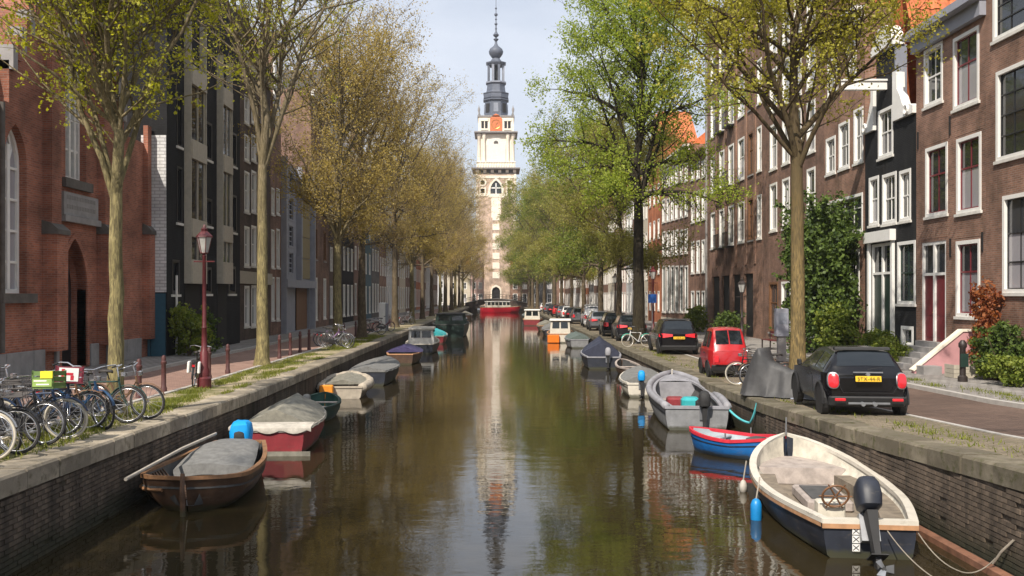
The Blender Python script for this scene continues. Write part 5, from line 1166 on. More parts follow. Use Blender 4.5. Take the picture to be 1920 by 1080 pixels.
def outboard(par, x, y, z, tilt=0.0, cowl='rubber', s=1.0, leg='rubber', cover=None):
    def T_(p): a = R(tilt); yq, zq = p[1]*s, p[2]*s; return (x+p[0]*s, y + yq*math.cos(a)-zq*math.sin(a), z + yq*math.sin(a)+zq*math.cos(a))
    b = MB(); sec = [(.0,.10,.13),(.05,.15,.20),(.20,.165,.23),(.36,.15,.21),(.44,.11,.15),(.47,.05,.07)]
    for zz, a_, c_ in sec: pass
    b.loft([[T_((a_*math.copysign(abs(math.cos(q))**.6, math.cos(q)), -.12 + c_*math.copysign(abs(math.sin(q))**.6, math.sin(q)), zz+.12)) for q in [2*math.pi*k/16 for k in range(16)]] for zz, a_, c_ in sec])
    o = b.obj('outboard_motor', M[cowl], par, smooth=True)
    l = MB(); l.loft([[T_(p) for p in ((-.07,-.26,.1),(.07,-.26,.1),(.07,-.02,.1),(-.07,-.02,.1))],[T_(p) for p in ((-.045,-.24,-.3),(.045,-.24,-.3),(.045,-.08,-.3),(-.045,-.08,-.3))],[T_(p) for p in ((-.03,-.24,-.75),(.03,-.24,-.75),(.03,-.1,-.75),(-.03,-.1,-.75))]])
    l.tube([T_((0,-.42,-.72)), T_((0,.02,-.72))], [.03, .055], 8); l.loft([[T_(p) for p in ((-.11,-.34,-.52),(.11,-.34,-.52),(.11,-.05,-.52),(-.11,-.05,-.52))],[T_(p) for p in ((-.11,-.34,-.505),(.11,-.34,-.505),(.11,-.05,-.505),(-.11,-.05,-.505))]])
    l.obj('motor_leg', M[leg], o)
    c = MB(); c.loft([[T_(p) for p in ((-.12,-.02,-.25),(.12,-.02,-.25),(.12,.1,-.25),(-.12,.1,-.25))],[T_(p) for p in ((-.12,-.02,.12),(.12,-.02,.12),(.12,.1,.12),(-.12,.1,.12))]]); c.obj('clamp', M['steel'], o)
    MB().tube([T_((0,.0,.2)), T_((.03,.3,.26)), T_((.05,.55,.28))], [.03,.022,.026], 6).obj('tiller', M[leg], o)
    for k in range(3):
        a = 2*math.pi*k/3; pr = MB(); ca, sa = math.cos(a), math.sin(a)
        pr.loft([[T_((.02*ca-.03*sa,-.44,-.72+.02*sa+.03*ca)), T_((.02*ca+.03*sa,-.40,-.72+.02*sa-.03*ca))],[T_((.12*ca-.05*sa,-.45,-.72+.12*sa+.05*ca)), T_((.12*ca+.05*sa,-.39,-.72+.12*sa-.05*ca))]], False, False); pr.obj('propeller_blade', M['steel'], o)
    return o
def fender(par, x, y, z0, z1, mat='blue_fender', r=.09):
    b = MB(); m = z0 + .05; b.lathe([(.01,z0),(r*.7,z0+.03),(r,z0+.1),(r,z1-.1),(r*.7,z1-.03),(.02,z1)], 10, (x, y)); f = b.obj('fender', M[mat], par, smooth=True)
    MB().tube([(x,y,z1-.01),(x*.95,y,z1+.35)], .012, 5).obj('fender_rope', M['rope'], f)
def rope(label, pts, r=.014, mat='rope', sag=.0):
    a = [Vector(p) for p in pts]; o = thing('mooring_rope', label, 'rope', a[0]); q = []
    for i in range(len(a)-1):
        for k in range(8): t = k/8; q.append(a[i].lerp(a[i+1], t) - Vector((0,0,sag*4*t*(1-t))) - a[0])
    q.append(a[-1]-a[0]); MB().tube(q, r, 6).obj('rope_strand', M[mat], o); return o

# 1 white sloop, right foreground
S, hb, sh, yy, L1 = boat('white open sloop with dark hull bottom and black outboard, nearest on the right', (5.12,13.15), (5.85,19.4), 2.12, .52, .48, .82, tw=.58, full=2.4, hull='hull_navy', inn='hull_cream_in', rub='hull_white', floor=.12, fl='floor_dirty', thw=(), deck=None, rubw=.10, name='open_sloop')
w_ = MB()
for sg in (-1, 1): w_.loft([[(sg*(hb(t)+.03),yy(t,sh(t)),sh(t)-.10),(sg*(hb(t)+.032),yy(t,sh(t)),sh(t)-.046)] for t in [i/20 for i in range(21)]], False, False)
w_.box(-hb(0)-.02, hb(0)+.02, -.034, -.004, sh(0)-.11, sh(0)-.046); w_.obj('rubbing_strake', M['rub_wood'], S)
fd = MB(); z = .42; rings = []
for q in (.74,.8,.86,.92,.97): b = max(.02, hb(q)-.10-.02*q); rings.append([(b,yy(q,z),z),(-b,yy(q,z),z)])
fd.loft(rings, False, False); b0 = hb(.74)-.12; fd.add([(-b0,yy(.74,z),z),(b0,yy(.74,z),z),(b0*.85,yy(.74,.1),.13),(-b0*.85,yy(.74,.1),.13)], [(0,1,2,3)]); fd.obj('bow_seat', M['thwart_grey'], S)
for sg in (-1, 1):     # side benches
    bb = MB(); rings = []
    for q in (.12,.25,.4,.55,.7): b = hb(q)-.09; rings.append([(sg*b,q*L1,.34),(sg*(b-.34),q*L1,.34),(sg*(b-.34),q*L1,.13)])
    bb.loft(rings, False, False); bb.obj('side_bench', M['floor_dirty'], S)
hx = MB(); hx.cbox(-.36,.36,2.3,3.7,.12,.30,.03); hx.obj('engine_box', M['thwart_grey'], S)
MB().box(-.27,.27,2.45,3.5,.302,.32).obj('hatch', M['boat_dark_in'], S)
MB().cbox(-.42,-.02,1.25,1.55,.12,.50,.02).obj('console', M['hull_cream_in'], S)
sw = MB(); c = Vector((-.2,1.12,.62)); sw.torus((0,0,0), .19, .018, 'y', 20, 6); 
for k in range(6): a = R(60*k); sw.tube([(.02*math.cos(a),0,.02*math.sin(a)),(.24*math.cos(a),0,.24*math.sin(a))], [.016,.011], 5)
ow = sw.obj('steering_wheel', M['brownwood'], S, loc=c); ow.rotation_euler = (R(25),0,0)
MB().box(-hb(0)+.05, hb(0)-.05, .05, .32, .40, .44).obj('stern_bench', M['hull_cream_in'], S)
ob = outboard(S, -.02, -.03, .50, -30, 'hull_navy', 1.02)
MB().box(-.22,-.12,-.012,-.004+.0,.08,.40).obj('registration_strip', M['hull_navy'], S)
def xmark(b, cx, cz, s):
    for sg in (-1, 1): b.add([(cx-s,-.016,cz-s*sg-.012),(cx-s,-.016,cz-s*sg+.012),(cx+s,-.016,cz+s*sg+.012),(cx+s,-.016,cz+s*sg-.012)], [(0,1,2,3)])
for k in range(3):
    b = MB().box(-.235,-.135,-.020,-.012,.10+.115*k,.20+.115*k); p_ = b.obj('white_plate', M['white'], S)
    x_ = MB()
    for sg in (-1, 1): x_.add([(-.225,-.0215,.15+.115*k-sg*.035-.008),(-.225,-.0215,.15+.115*k-sg*.035+.008),(-.145,-.0215,.15+.115*k+sg*.035+.008),(-.145,-.0215,.15+.115*k+sg*.035-.008)], [(0,1,2,3)])
    x_.obj('cross_mark', M['hull_navy'], p_, fix=False)
fender(S, -hb(.45)-.12, .30*L1+.3, -.12, .34); fender(S, -hb(.7)-.14, .70*L1, -.05, .22, 'tarp_white', .07)
MB().tube([(0,yy(1,.8)-.05,.82),(0,yy(1,.8)-.07,1.16)], [.02,.015], 6).obj('bow_post', M['steel'], S)
# 2 blue rowing boat
B2, hb, sh, yy, L2 = boat('small blue rowing boat with red gunwale, lying across the bow of the white sloop', (6.25,21.05), (4.55,22.55), 1.25, .50, .40, .52, tw=.45, full=2.0, hull='blue_hull', inn='pale_blue_in', rub='red_rub', floor=.12, fl='pale_blue_in', thw=((.3,.22,.34),(.68,.2,.36)), thm='pale_blue_in', name='rowing_boat', stripe='hull_navy')
for sx in (-1, 1): MB().tube([(sx*(hb(.45)-.02),.45*L2,.42),(sx*(hb(.45)-.02),.45*L2,.56)], .018, 6).obj('rowlock', M['steel'], B2)
MB().cbox(-.2,.25,.2*L2,.33*L2,.345,.44,.02).obj('stern_box', M['boat_dark_in'], B2)
# 3 grey workboat
B3, hb, sh, yy, L3 = boat('grey open workboat with thick rounded gunwale and black outboard, second past the white sloop', (5.38,25.7), (6.0,32.9), 1.98, .62, .62, .95, tw=.84, full=2.6, hull='grey_boat', inn='boat_dark_in', rub='grey_tube', floor=.12, fl='floor_dirty', thw=((.55,.25,.42),), rubw=.22, deck=(.82,'grey_tube'), stripe='hull_navy', name='workboat')
tb = MB()
for sg in (-1, 1): tb.tube([(sg*(hb(t)-.02), yy(t, sh(t)), sh(t)+.03) for t in [i/20 for i in range(21)]], .105, 8)
tb.obj('tube_gunwale', M['grey_tube'], B3, smooth='all')
MB().box(-hb(0)+.08, hb(0)-.08, .05, .5, .5, .57).obj('stern_deck', M['grey_boat'], B3)
outboard(B3, .18, -.02, .52, 0, 'rubber', .95)
MB().cbox(-.5,.0,3.0,3.6,.13,.55,.05).obj('red_locker', M['boat_red'], B3); MB().cbox(-.12,.42,2.6,3.1,.13,.6,.08).obj('kit_bag', M['teal_bag'], B3)
MB().cbox(.2,.55,1.5,2.1,.13,.62,.06).obj('seat_box', M['rubber'], B3)
MB().tube([(0,L3-.35,.95),(0,L3-.4,1.12)], .03, 6).obj('bow_post', M['hull_white'], B3)
# 4..9 along the right wall
B4, *_ = boat('small white cabinless boat with dark cover, moored behind the grey workboat', (5.25,34.0), (5.75,38.6), 1.6, .5,.5,.75, tw=.72, hull='hull_white', rub='hull_white', cover=(.12,1,.28,'tarp_grey',.08), stripe='hull_navy'); outboard(B4, -.1, -.02, .5, 0, 'blue_cover', .8)
B5, *_ = boat('boat under a dark navy tent cover with grey deck, right bank', (5.3,47.2), (5.7,54), 2.0, .6,.6,.9, tw=.8, hull='hull_navy', rub='grey_tube', cover=(.35,1,.75,'tarp_navy',.15), inn='grey_boat', fl='thwart_grey', thw=((.2,.3,.5),)); outboard(B5, .2, -.02, .55, 0, 'grey_tube', .9)
boat('low brown wooden skiff lying between the wall and the tent covered boat', (6.15,41.5), (6.0,46), 1.1, .42,.4,.6, tw=.5, hull='old_wood', rub='thwart_grey', inn='boat_dark_in', thw=((.3,.2,.35),(.6,.2,.36)))
boat('grey green covered boat beside the white and orange cabin boat', (5.75,66), (5.9,72), 1.7, .6,.6,.85, tw=.7, hull='grey_boat', rub='grey_tube', cover=(.05,1,.35,'tarp_green',.12))
def cabin_boat(label, stern, bow, B, hull, cab, roofm, c0, c1, hc, zs=.7, nwin=3, **k):
    t_, hb, sh, yy, L_ = boat(label, stern, bow, B, zs, zs, zs+.25, tw=.8, hull=hull, name='cabin_boat', **k)
    z0, z1 = zs*.75, zs+hc; w0, w1 = hb(c0)-.14, hb(c1)-.16; b = MB(); y0, y1 = c0*L_, c1*L_
    b.loft([[(-w0,y0,z0),(w0,y0,z0),(w1,y1,z0),(-w1,y1,z0)],[(-w0*.9,y0+.05,z1),(w0*.9,y0+.05,z1),(w1*.9,y1-.25,z1),(-w1*.9,y1-.25,z1)]])
    cb = b.obj('cabin', M[cab], t_)
    rf = MB(); rf.loft([[(-w0-.03,y0-.1,z1+.002),(w0+.03,y0-.1,z1+.002),(w1+.02,y1-.1,z1+.002),(-w1-.02,y1-.1,z1+.002)],[(-w0+.02,y0-.06,z1+.09),(w0-.02,y0-.06,z1+.09),(w1-.03,y1-.16,z1+.09),(-w1+.03,y1-.16,z1+.09)]]); rf.obj('cabin_roof', M[roofm], t_)
    hz = z1-z0
    for sg in (-1, 1):
        for i in range(nwin):
            a0, a1 = (i+.12)/nwin, (i+.88)/nwin; vs = []
            for q, f in ((a0,.5),(a1,.5),(a1,.9),(a0,.9)): ww = w0+(w1-w0)*q; yb = (y0+.06)+(y1-.2-y0)*q; vs.append((sg*(ww*(1-.1*f)+.012), yb, z0+hz*f))
            MB().add(vs, [(0,1,2,3)]).obj('cabin_window', M['carglass'], cb, fix=False)
    for x0, x1 in ((-.85,-.08),(.08,.85)):
        MB().add([(x0*w0*.9,y0+.02-.012,z0+hz*.48),(x1*w0*.9,y0+.02-.012,z0+hz*.48),(x1*w0*.85,y0+.045-.012,z0+hz*.9),(x0*w0*.85,y0+.045-.012,z0+hz*.9)], [(0,1,2,3)]).obj('cabin_window', M['carglass'], cb, fix=False)
    return t_
cb = cabin_boat('white cabin boat with orange stern block on the right side', (4.9,73.5), (5.4,80), 2.1, 'hull_white', 'hull_white', 'white', .15, .6, 1.0, stripe='bright_orange')
MB().cbox(-.95,-.05,-.25,-.03,.02,.62,.03).obj('stern_block', M['bright_orange'], cb)
boat('dark covered boat just beyond the white and orange cabin boat', (5.2,86), (5.4,93), 2.0, .6,.6,.9, tw=.8, hull='hull_navy', cover=(0,1,.5,'tarp_grey',.15), rub='grey_tube')
boat('brown covered boat farther along the right wall', (5.2,97), (5.4,104), 2.0, .6,.6,.9, tw=.8, hull='old_wood', cover=(0,1,.4,'tarp_dirty',.15), rub='rub_wood')
c2 = cabin_boat('white motor boat with red stern, far along the right side', (4.3,116), (4.9,124), 2.4, 'boat_red', 'hull_white', 'white', .2, .7, 1.1, zs=.75)
boat('grey covered boat beyond the white and red motor boat, right side', (5.1,128), (5.3,135), 2.1, .6,.6,.9, tw=.8, hull='grey_boat', cover=(0,1,.5,'tarp_white',.15), rub='grey_tube')
boat('dark low boat far along the right wall before the bridge', (5.2,150), (5.4,158), 2.2, .6,.6,.9, tw=.8, hull='barge_green', cover=(0,1,.5,'tarp_green',.15), rub='grey_tube')
# tour boat at the far end
tb = cabin_boat('long red boat with white roof lying across the far end before the bridge', (-3.2,207), (5.4,209), 2.6, 'boat_bright_red', 'hull_white', 'white', .12, .72, 1.25, zs=1.15, nwin=6)
# left bank boats
W1, hb, sh, yy, LW = boat('old dark wooden boat with orange brown rim and bright blue motor cover, left foreground', (-5.32,20.0), (-5.12,15.75), 1.78, .58, .52, .62, tw=.55, full=6.5, hull='old_wood', inn='boat_dark_in', rub='old_wood_light', floor=.12, fl='boat_dark_in', tm=.62, stripe='boat_dark_in', rubw=.06, bilge=.8, name='wooden_boat')
cv = MB(); rings = []
for j in range(9):
    t = .06 + .50*j/8; b = hb(t)*.80; s = sh(t) - .06 + .13*math.sin(j*.38+.5)
    rings.append([(b*math.sin((i/10-.5)*math.pi*.98), yy(t,s), s + .10*math.cos((i/10-.5)*math.pi) + rng.uniform(-.015,.015)) for i in range(11)])
cv.loft(rings, False, False); q = rings[-1]; cv.loft([q, [(x,y+.02,z-.20) for x,y,z in q]], False, False); q = rings[0]; cv.loft([q, [(x,y-.02,z-.2) for x,y,z in q]], False, False)
cv.obj('deck_tarp', M['tarp_grey'], W1, smooth='all')
for k in range(9):   # ribs and planks inside the open bow
    t = .62 + k*.035; b = max(.05, hb(t)-.075)
    MB().tube([(-b, yy(t,.3), sh(t)-.05), (-b*.7, yy(t,.2), .16), (b*.7, yy(t,.2), .16), (b, yy(t,.3), sh(t)-.05)], .02, 4).obj('rib', M['old_wood'], W1)
o = outboard(W1, .0, .05, .30, -8, 'rubber', 1.0)
bg_ = MB(); rb_ = random.Random(4); bg_.loft([[(a_*math.copysign(abs(math.cos(q))**.5, math.cos(q))*rb_.uniform(.93,1.05), -.08+c_*math.copysign(abs(math.sin(q))**.5, math.sin(q))*rb_.uniform(.93,1.05), zz+rb_.uniform(-.012,.012)) for q in [2*math.pi*k/14 for k in range(14)]] for zz, a_, c_ in ((.52,.19,.24),(.60,.215,.27),(.78,.22,.28),(.92,.20,.25),(.985,.15,.19),(1.0,.06,.08))]); bg_.obj('motor_cover_bag', M['blue_cover'], W1, smooth=True)
MB().tube([(.0,yy(1,.7)+.03,-.05),(0,yy(1,.7)+.08,.4),(0,yy(1,.7)+.05,.70)], [.05,.045,.04], 6).obj('stem_post', M['old_wood'], W1)
MB().tube([(hb(t)+.03, yy(t, sh(t)*.62), sh(t)*.62) for t in [.3+.68*i/12 for i in range(13)]], .03, 6).obj('side_rail', M['old_wood_light'], W1)
W2, hb, sh, yy, L_ = boat('red boat with dirty white rim and a heaped grey tarp, second on the left', (-5.08,21.6), (-5.25,26.2), 1.7, .58,.56,.78, tw=.88, hull='boat_red', inn='boat_dark_in', rub='tarp_white', cover=(.14,.98,.46,'tarp_dirty',.05), rubw=.2)
cv = MB(); rings = []
for i in range(19): x = -.92 + 1.84*i/18; d = .07+.09*abs(math.sin(i*.55)); rings.append([(x,.5,.70),(x,-.04,.66),(x,-.06,.64),(x,-.05,.66-d)])
cv.loft(rings, False, False); cv.obj('stern_cloth', M['tarp_white'], W2, smooth='all'); MB().box(-.9,.9,-.05,-.008,-.02,.10).obj('stern_board', M['tarp_dirty'], W2)
W3, *_ = boat('small dark green dinghy low against the left wall', (-5.35,27.2), (-5.4,30.4), 1.35, .42,.4,.55, tw=.75, hull='green_dinghy', inn='green_dinghy', rub='green_dinghy', fl='boat_dark_in', thw=((.3,.22,.36),(.65,.2,.38))); outboard(W3, 0, -.02, .42, 0, 'tarp_grey', .7)
W4, hb, sh, yy, L_ = boat('beige rimmed inflatable style boat with orange block at its stern', (-5.4,33.6), (-5.6,37.1), 1.65, .42,.42,.6, tw=.85, full=2.8, hull='beige_tube', inn='floor_dirty', rub='beige_tube', cover=(.1,.85,.22,'tarp_dirty',-.02))
tb = MB()
for sg in (-1, 1): tb.tube([(sg*(hb(t)), yy(t, sh(t)), sh(t)-.05+.02*math.sin(t*40)) for t in [i/20 for i in range(21)]], .17, 8)
tb.obj('tube_rim', M['beige_tube'], W4, smooth='all'); MB().cbox(-.75,-.28,-.28,-.02,.03,.5,.03).obj('stern_block', M['orange_block'], W4)
boat('dark blue boat with flat grey cover behind the beige boat', (-5.15,38.4), (-5.1,44.4), 1.8, .6,.58,.8, tw=.8, hull='hull_navy', rub='tarp_grey', cover=(0,1,.16,'tarp_grey',.06))
W6, *_ = boat('dark open boat with purple tarp and wooden rim, left side', (-5.0,50.2), (-5.05,56), 1.85, .56,.52,.75, tw=.7, hull='old_wood', rub='rub_wood', inn='boat_dark_in', cover=(.3,.8,.38,'purple_tarp',.0))
cabin_boat('navy launch with white framed cabin windows, left side', (-4.75,59.5), (-4.85,67), 2.1, 'hull_navy', 'white', 'hull_white', .22, .72, .85, zs=.62, nwin=4, rub='hull_white')
boat('teal covered small boat just before the dark green barge', (-4.7,72), (-4.8,77.5), 1.9, .6,.6,.85, tw=.8, hull='boat_red', cover=(.1,1,.4,'teal_bag',.1), rub='tarp_white')
cabin_boat('dark green barge with low cabin, left side', (-4.1,84), (-4.3,97), 3.3, 'barge_green', 'barge_green', 'rubber', .35, .8, .8, zs=1.1, rub='boat_dark_in')
boat('grey covered boat past the dark green barge', (-4.7,103), (-4.8,110), 2.1, .7,.7,.95, tw=.8, hull='hull_navy', cover=(0,1,.5,'tarp_white',.15), rub='grey_tube')
boat('dark boat far along the left wall', (-4.8,122), (-4.9,129), 2.1, .7,.7,.95, tw=.8, hull='hull_navy', cover=(0,1,.4,'tarp_navy',.15), rub='grey_tube')
boat('brown boat far along the left wall near the bridge', (-4.8,148), (-4.9,156), 2.2, .7,.7,.95, tw=.8, hull='old_wood', cover=(0,1,.5,'tarp_dirty',.15), rub='grey_tube')
# ropes and the timber beam on the right wall
fb = thing('fender_beam', 'long reddish timber beam floating along the right canal wall', 'beam', (6.42, 10.2, 0)); MB().cbox(-.07,.07,0,5.6,-.04,.10,.015).obj('beam', M['beam_wood'], fb)
rope('thin rope from the stern of the white sloop to the timber beam', [(5.72,13.2,.48),(5.95,12.4,.06),(6.40,12.3,.24)], .008, 'rope_dull', sag=.1)
rope('rope hanging in the water behind the black outboard of the white sloop', [(5.3,13.0,.42),(5.55,12.3,.03),(5.8,12.0,.03)], .008, 'rope_dull', sag=.05)
rope('coiled pale rope knot tied to the wall above the timber beam', [(6.58,12.2,.50),(6.47,12.3,.32),(6.42,12.4,.14)], .016, 'rope_dull')
sp = thing('wooden_pole', 'pale wooden pole lying along the wall side of the old wooden boat', 'pole', (-5.98,15.9,.70)); MB().tube([(0,-.4,-.06),(.12,2.0,.05),(.2,3.9,.06)], .032, 7).obj('shaft', M['rope'], sp)
rope('turquoise rope from the grey workboat to the canal wall', [(6.2,25.8,.62),(6.5,24.6,.35),(6.58,24.2,.9)], .03, 'rope_blue', sag=.08)
# ------------------------------------------------------------------ cars
P('car_black', (.006,.006,.008), .16, var=.1, coat=.0, spec=.5); P('car_red', (.42,.012,.016), .3, var=.08, coat=.7); P('car_grey', (.16,.17,.19), .3, metal=.3, var=.08, coat=.7); P('car_white', (.70,.70,.70), .35, var=.06, coat=.5); P('car_dark', (.016,.016,.02), .3, var=.1, coat=.3, spec=.4)
P('tail_red', (.62,.02,.03), .22, var=.1, coat=.6); P('plate_yellow', (.80,.48,.02), .45, var=.05); P('lamp_clear', (.6,.6,.6), .15, var=.1); P('black_trim', (.02,.02,.021), .6, var=.2)
def car(label, x, y, z, rz, L_, W, H, paint, belt=.9, deck=None, hood=.25, tr=.35, wr=.31, rear_slope=.4, roof0=.3, roof1=.55, screen=.75, plate=None, name='parked_car', van=False, split_rear=False, tumble=.26, group='cars parked along the right quay', light='tall', spoiler=False):
    t_ = thing(name, label, 'van' if van else 'car', (x, y, z), rz, group)
    deck = deck or belt+.04; N_ = 34
    # top profile along the length (y=0 rear)
    ys = [0, .02*L_, rear_slope*.35, rear_slope, roof0*L_+.2, roof1*L_, screen*L_, L_*.93, L_*.985, L_]
    zt_ = [deck-.10, deck, deck+(H-deck)*.42, H-.07, H, H-.03, belt+.06, belt-.12, belt-.24, belt-.36]
    top = lambda q: float(np.interp(q, ys, zt_)); zb = .2
    wd = lambda q: W/2*(1 - .16*max(0, 1-q/.5)**2.4 - .14*max(0, 1-(L_-q)/.55)**2)
    st = sorted(set([0, .012*L_, .03*L_, rear_slope*.35, rear_slope*.7, rear_slope] + [L_*k/N_ for k in range(2, N_)] + [L_*.985, L_]))
    def half(q):
        w_ = wd(q); tp = top(q); bl = min(belt, tp-.05); k = max(0, min(1, (tp-bl-.05)/(H-belt))); wr_ = w_*(.93-tumble*k)
        e = .08 if 0 < q < L_ else .12
        p = [(w_*.8,zb+e*.2),(w_*.955,zb+.05),(w_*.99,.40),(w_,.58),(w_*.99,.5+.5*(bl-.12) if bl > .75 else bl*.88),(w_*.965,bl-.02),(w_*.945,bl)]
        for f in (.35,.7,.93): p.append((w_*.945+(wr_-w_*.945)*f, bl+(tp-.05-bl)*f))
        p += [(wr_*.955,tp-.02),(wr_*.82,tp-.003),(wr_*.45,tp+.012),(0,tp+.016)]; return p
    b = MB(); rings = []
    for q in st: h_ = half(q); rings.append([(-a,q,c) for a,c in h_] + [(a,q,c) for a,c in reversed(h_[:-1])])
    b.loft(rings); body = b.obj('body', M[paint], t_, smooth=True)
    # side glass
    def side(q0, q1, f0, f1, sg, name_, mat, off=.008, n=6):
        m = MB(); rg = []
        for i in range(n+1):
            q = q0+(q1-q0)*i/n; w_ = wd(q); tp = top(q); wr_ = w_*(.93-tumble*max(0,min(1,(tp-belt-.05)/(H-belt)))); r_ = []
            for f in (f0, (f0+f1)/2, f1): r_.append((sg*(w_*.945+(wr_-w_*.945)*f+off), q, belt+(tp-.05-belt)*f))
            rg.append(r_)
        m.loft(rg, False, False); return m.obj(name_, M[mat], t_, smooth='all')
    a0 = rear_slope+.12; a1 = screen*L_-.32; mid = a0+(a1-a0)*(.40 if not van else .5)
    for sg in (-1, 1):
        side(a0, mid-.05, .10, .90, sg, 'side_window', 'carglass'); side(mid+.05, a1, .10, .88, sg, 'side_window', 'carglass')
        MB().cbox(sg*(W/2+.02)-.09*(sg<0), sg*(W/2+.02)+.09*(sg>0)+.0, a1-.12, a1+.02, belt, belt+.14, .02).obj('door_mirror', M['black_trim'], t_)
        d = MB(); d.tube([(sg*(wd(mid)+.004),mid,.36),(sg*(wd(mid)*1.0+.004),mid,belt*.75),(sg*(wd(mid)*.965+.004),mid,belt-.02)], .007, 4); d.obj('door_seam', M['black_trim'], t_)
        MB().box(sg*(W/2-.004)-.012, sg*(W/2-.004)+.012, mid+.12, mid+.32, belt-.16, belt-.12).obj('door_handle', M['black_trim'], t_)
    # rear and front screens
    def cap(q0, q1, xf0, name_, mat, n=6, off=.012, x0=-1, x1=1, mz=None):
        m = MB(); rg = []
        for i in range(n+1):
            q = q0+(q1-q0)*i/n; w_ = wd(q); tp = top(q); k = max(0,min(1,(tp-belt-.05)/(H-belt))); wr_ = w_*(.93-tumble*k)*xf0
            sl = (top(q+.01)-top(q-.01))/.02; nv = Vector((0,-sl,1)).normalized() if True else None
            rg.append([(wr_*(x0+(x1-x0)*j/4), q+nv.y*off*1.0, tp+.016*(1-abs(x0+(x1-x0)*j/4)) + nv.z*off) for j in range(5)])
        m.loft(rg, False, False); return m.obj(name_, M[mat], t_, smooth='all')
    r0 = rear_slope*.10+.02*L_*.9; 
    if split_rear:
        cap(r0, rear_slope*.93, .84, 'rear_window', 'carglass', x0=-1, x1=-.04); cap(r0, rear_slope*.93, .84, 'rear_window', 'carglass', x0=.04, x1=1)
    else: cap(r0, rear_slope*.94, .86, 'rear_window', 'carglass')
    cap(roof1*L_+.04, screen*L_-.03, .90, 'windscreen', 'carglass')
    if spoiler: MB().cbox(-W*.33, W*.33, rear_slope*.80, rear_slope+.20, H-.045, H+.022, .012).obj('spoiler', M['black_trim'], t_)
    # rear furniture
    zl = belt-.30
    for sg in (-1, 1):
        if light == 'tall':
            m = MB(); x0 = wd(0)*.74; x1 = wd(.0)*1.0+.004
            m.loft([[(sg*x0,-.012,zl),(sg*x0,-.012,zl+.26)],[(sg*x1*.965,-.010,zl-.02),(sg*x1*.96,-.010,zl+.28)],[(sg*(wd(.16)+.006),.15,zl+.0),(sg*(wd(.16)*.985+.006),.15,zl+.25)]], False, False); m.obj('tail_light', M['tail_red'], t_)
        elif light == 'wide':
            m = MB(); m.loft([[(sg*wd(0)*.38,-.012,zl+.14),(sg*wd(0)*.38,-.012,zl+.24)],[(sg*wd(0)*.97,-.012,zl+.08),(sg*wd(0)*.95,-.012,zl+.28)],[(sg*(wd(.3)+.006),.26,zl+.12),(sg*(wd(.3)*.985+.006),.26,zl+.25)]], False, False); m.obj('tail_light', M['tail_red'], t_)
        elif light == 'small': MB().cbox(sg*wd(0)*.8-.07, sg*wd(0)*.8+.07, -.02, .02, .50, .72, .01).obj('tail_light', M['tail_red'], t_)
        for yc in (wr+.28 if not van else wr+.4, L_-wr-.42):
            wo = MB(); xo = sg*(W/2-.075); wo.torus((xo,yc,wr), wr-.055, .062, 'x', 22, 8, 1.25); wh = wo.obj('wheel', M['rubber'], t_, smooth='all')
            rm = MB(); rm.cyl((xo-.02*sg,yc,wr), (xo+.045*sg,yc,wr), wr*.30, 10)
            for k in range(5):
                a = 2*math.pi*k/5; rm.tube([(xo+.045*sg,yc+.05*math.cos(a),wr+.05*math.sin(a)),(xo+.03*sg,yc+(wr-.09)*math.cos(a),wr+(wr-.09)*math.sin(a))], [.035,.03], 5)
            rm.torus((xo+.03*sg,yc,wr), wr-.10, .018, 'x', 20, 5); rm.obj('rim', M['steel'] if paint != 'car_black' else M['black_trim'], wh)
            ar = MB(); ar.tube([(sg*(W/2+.003),yc+(wr+.05)*math.cos(R(a)),wr+(wr+.05)*math.sin(R(a))) for a in range(-12, 193, 12)], .028, 5); ar.obj('wheel_arch', M['black_trim'], t_)
            MB().cyl((sg*(W/2-.14),yc,wr), (sg*(W/2+.004),yc,wr), wr+.04, 20).obj('arch_well', M['black_trim'], t_)
    MB().cbox(-W*.45, W*.45, -.055, .12, zb-.0, zb+.22, .03).obj('rear_bumper', M['black_trim' if not van else paint], t_)
    MB().cbox(-W*.44, W*.44, L_-.12, L_+.04, zb-.0, zb+.22, .03).obj('front_bumper', M['black_trim'], t_)
    for sg in (-1, 1): MB().ball((sg*W*.34, L_-.06, belt-.36), .10, 10, 6).obj('headlight', M['lamp_clear'], t_, smooth='all')
    if light == 'oval':
        for sg in (-1, 1):
            for nm, mt_, sc_, yo in (('lamp_ring','steel',1.12,-.012),('tail_light','tail_red',1.0,-.022)):
                m = MB(); cx, cz, A_, B_ = sg*(W/2*.80), belt-.17, .105*sc_, .155*sc_
                m.loft([[(cx+A_*k*math.copysign(abs(math.cos(q))**.75, math.cos(q)), yo+off, cz+B_*k*math.copysign(abs(math.sin(q))**.75, math.sin(q))) for q in [2*math.pi*i/16 for i in range(16)]] for k, off in ((1,.10),(1,0),(.8,-.014))]); m.obj(nm, M[mt_], t_, smooth=True)
    if plate:
        zp = plate[1]; p_ = MB().cbox(-.26,.26,-.035,-.005,zp,zp+.115,.004).obj('number_plate', M['plate_yellow'], t_)
        cu_ = bpy.data.curves.new('plate_text', 'FONT'); cu_.body = plate[0]; cu_.size = .115; cu_.align_x = 'CENTER'; cu_.align_y = 'CENTER'
        to = bpy.data.objects.new('plate_text', cu_); COL.objects.link(to); dg = bpy.context.evaluated_depsgraph_get(); me = bpy.data.meshes.new_from_object(to.evaluated_get(dg)); bpy.data.objects.remove(to)
        me.materials.clear(); me.materials.append(M['blackpaint']); tx = link('plate_lettering', me, p_, (0,-.043+.10*((zp-.58)/.45)**2,zp+.058)); tx.rotation_euler = (R(90),0,0)
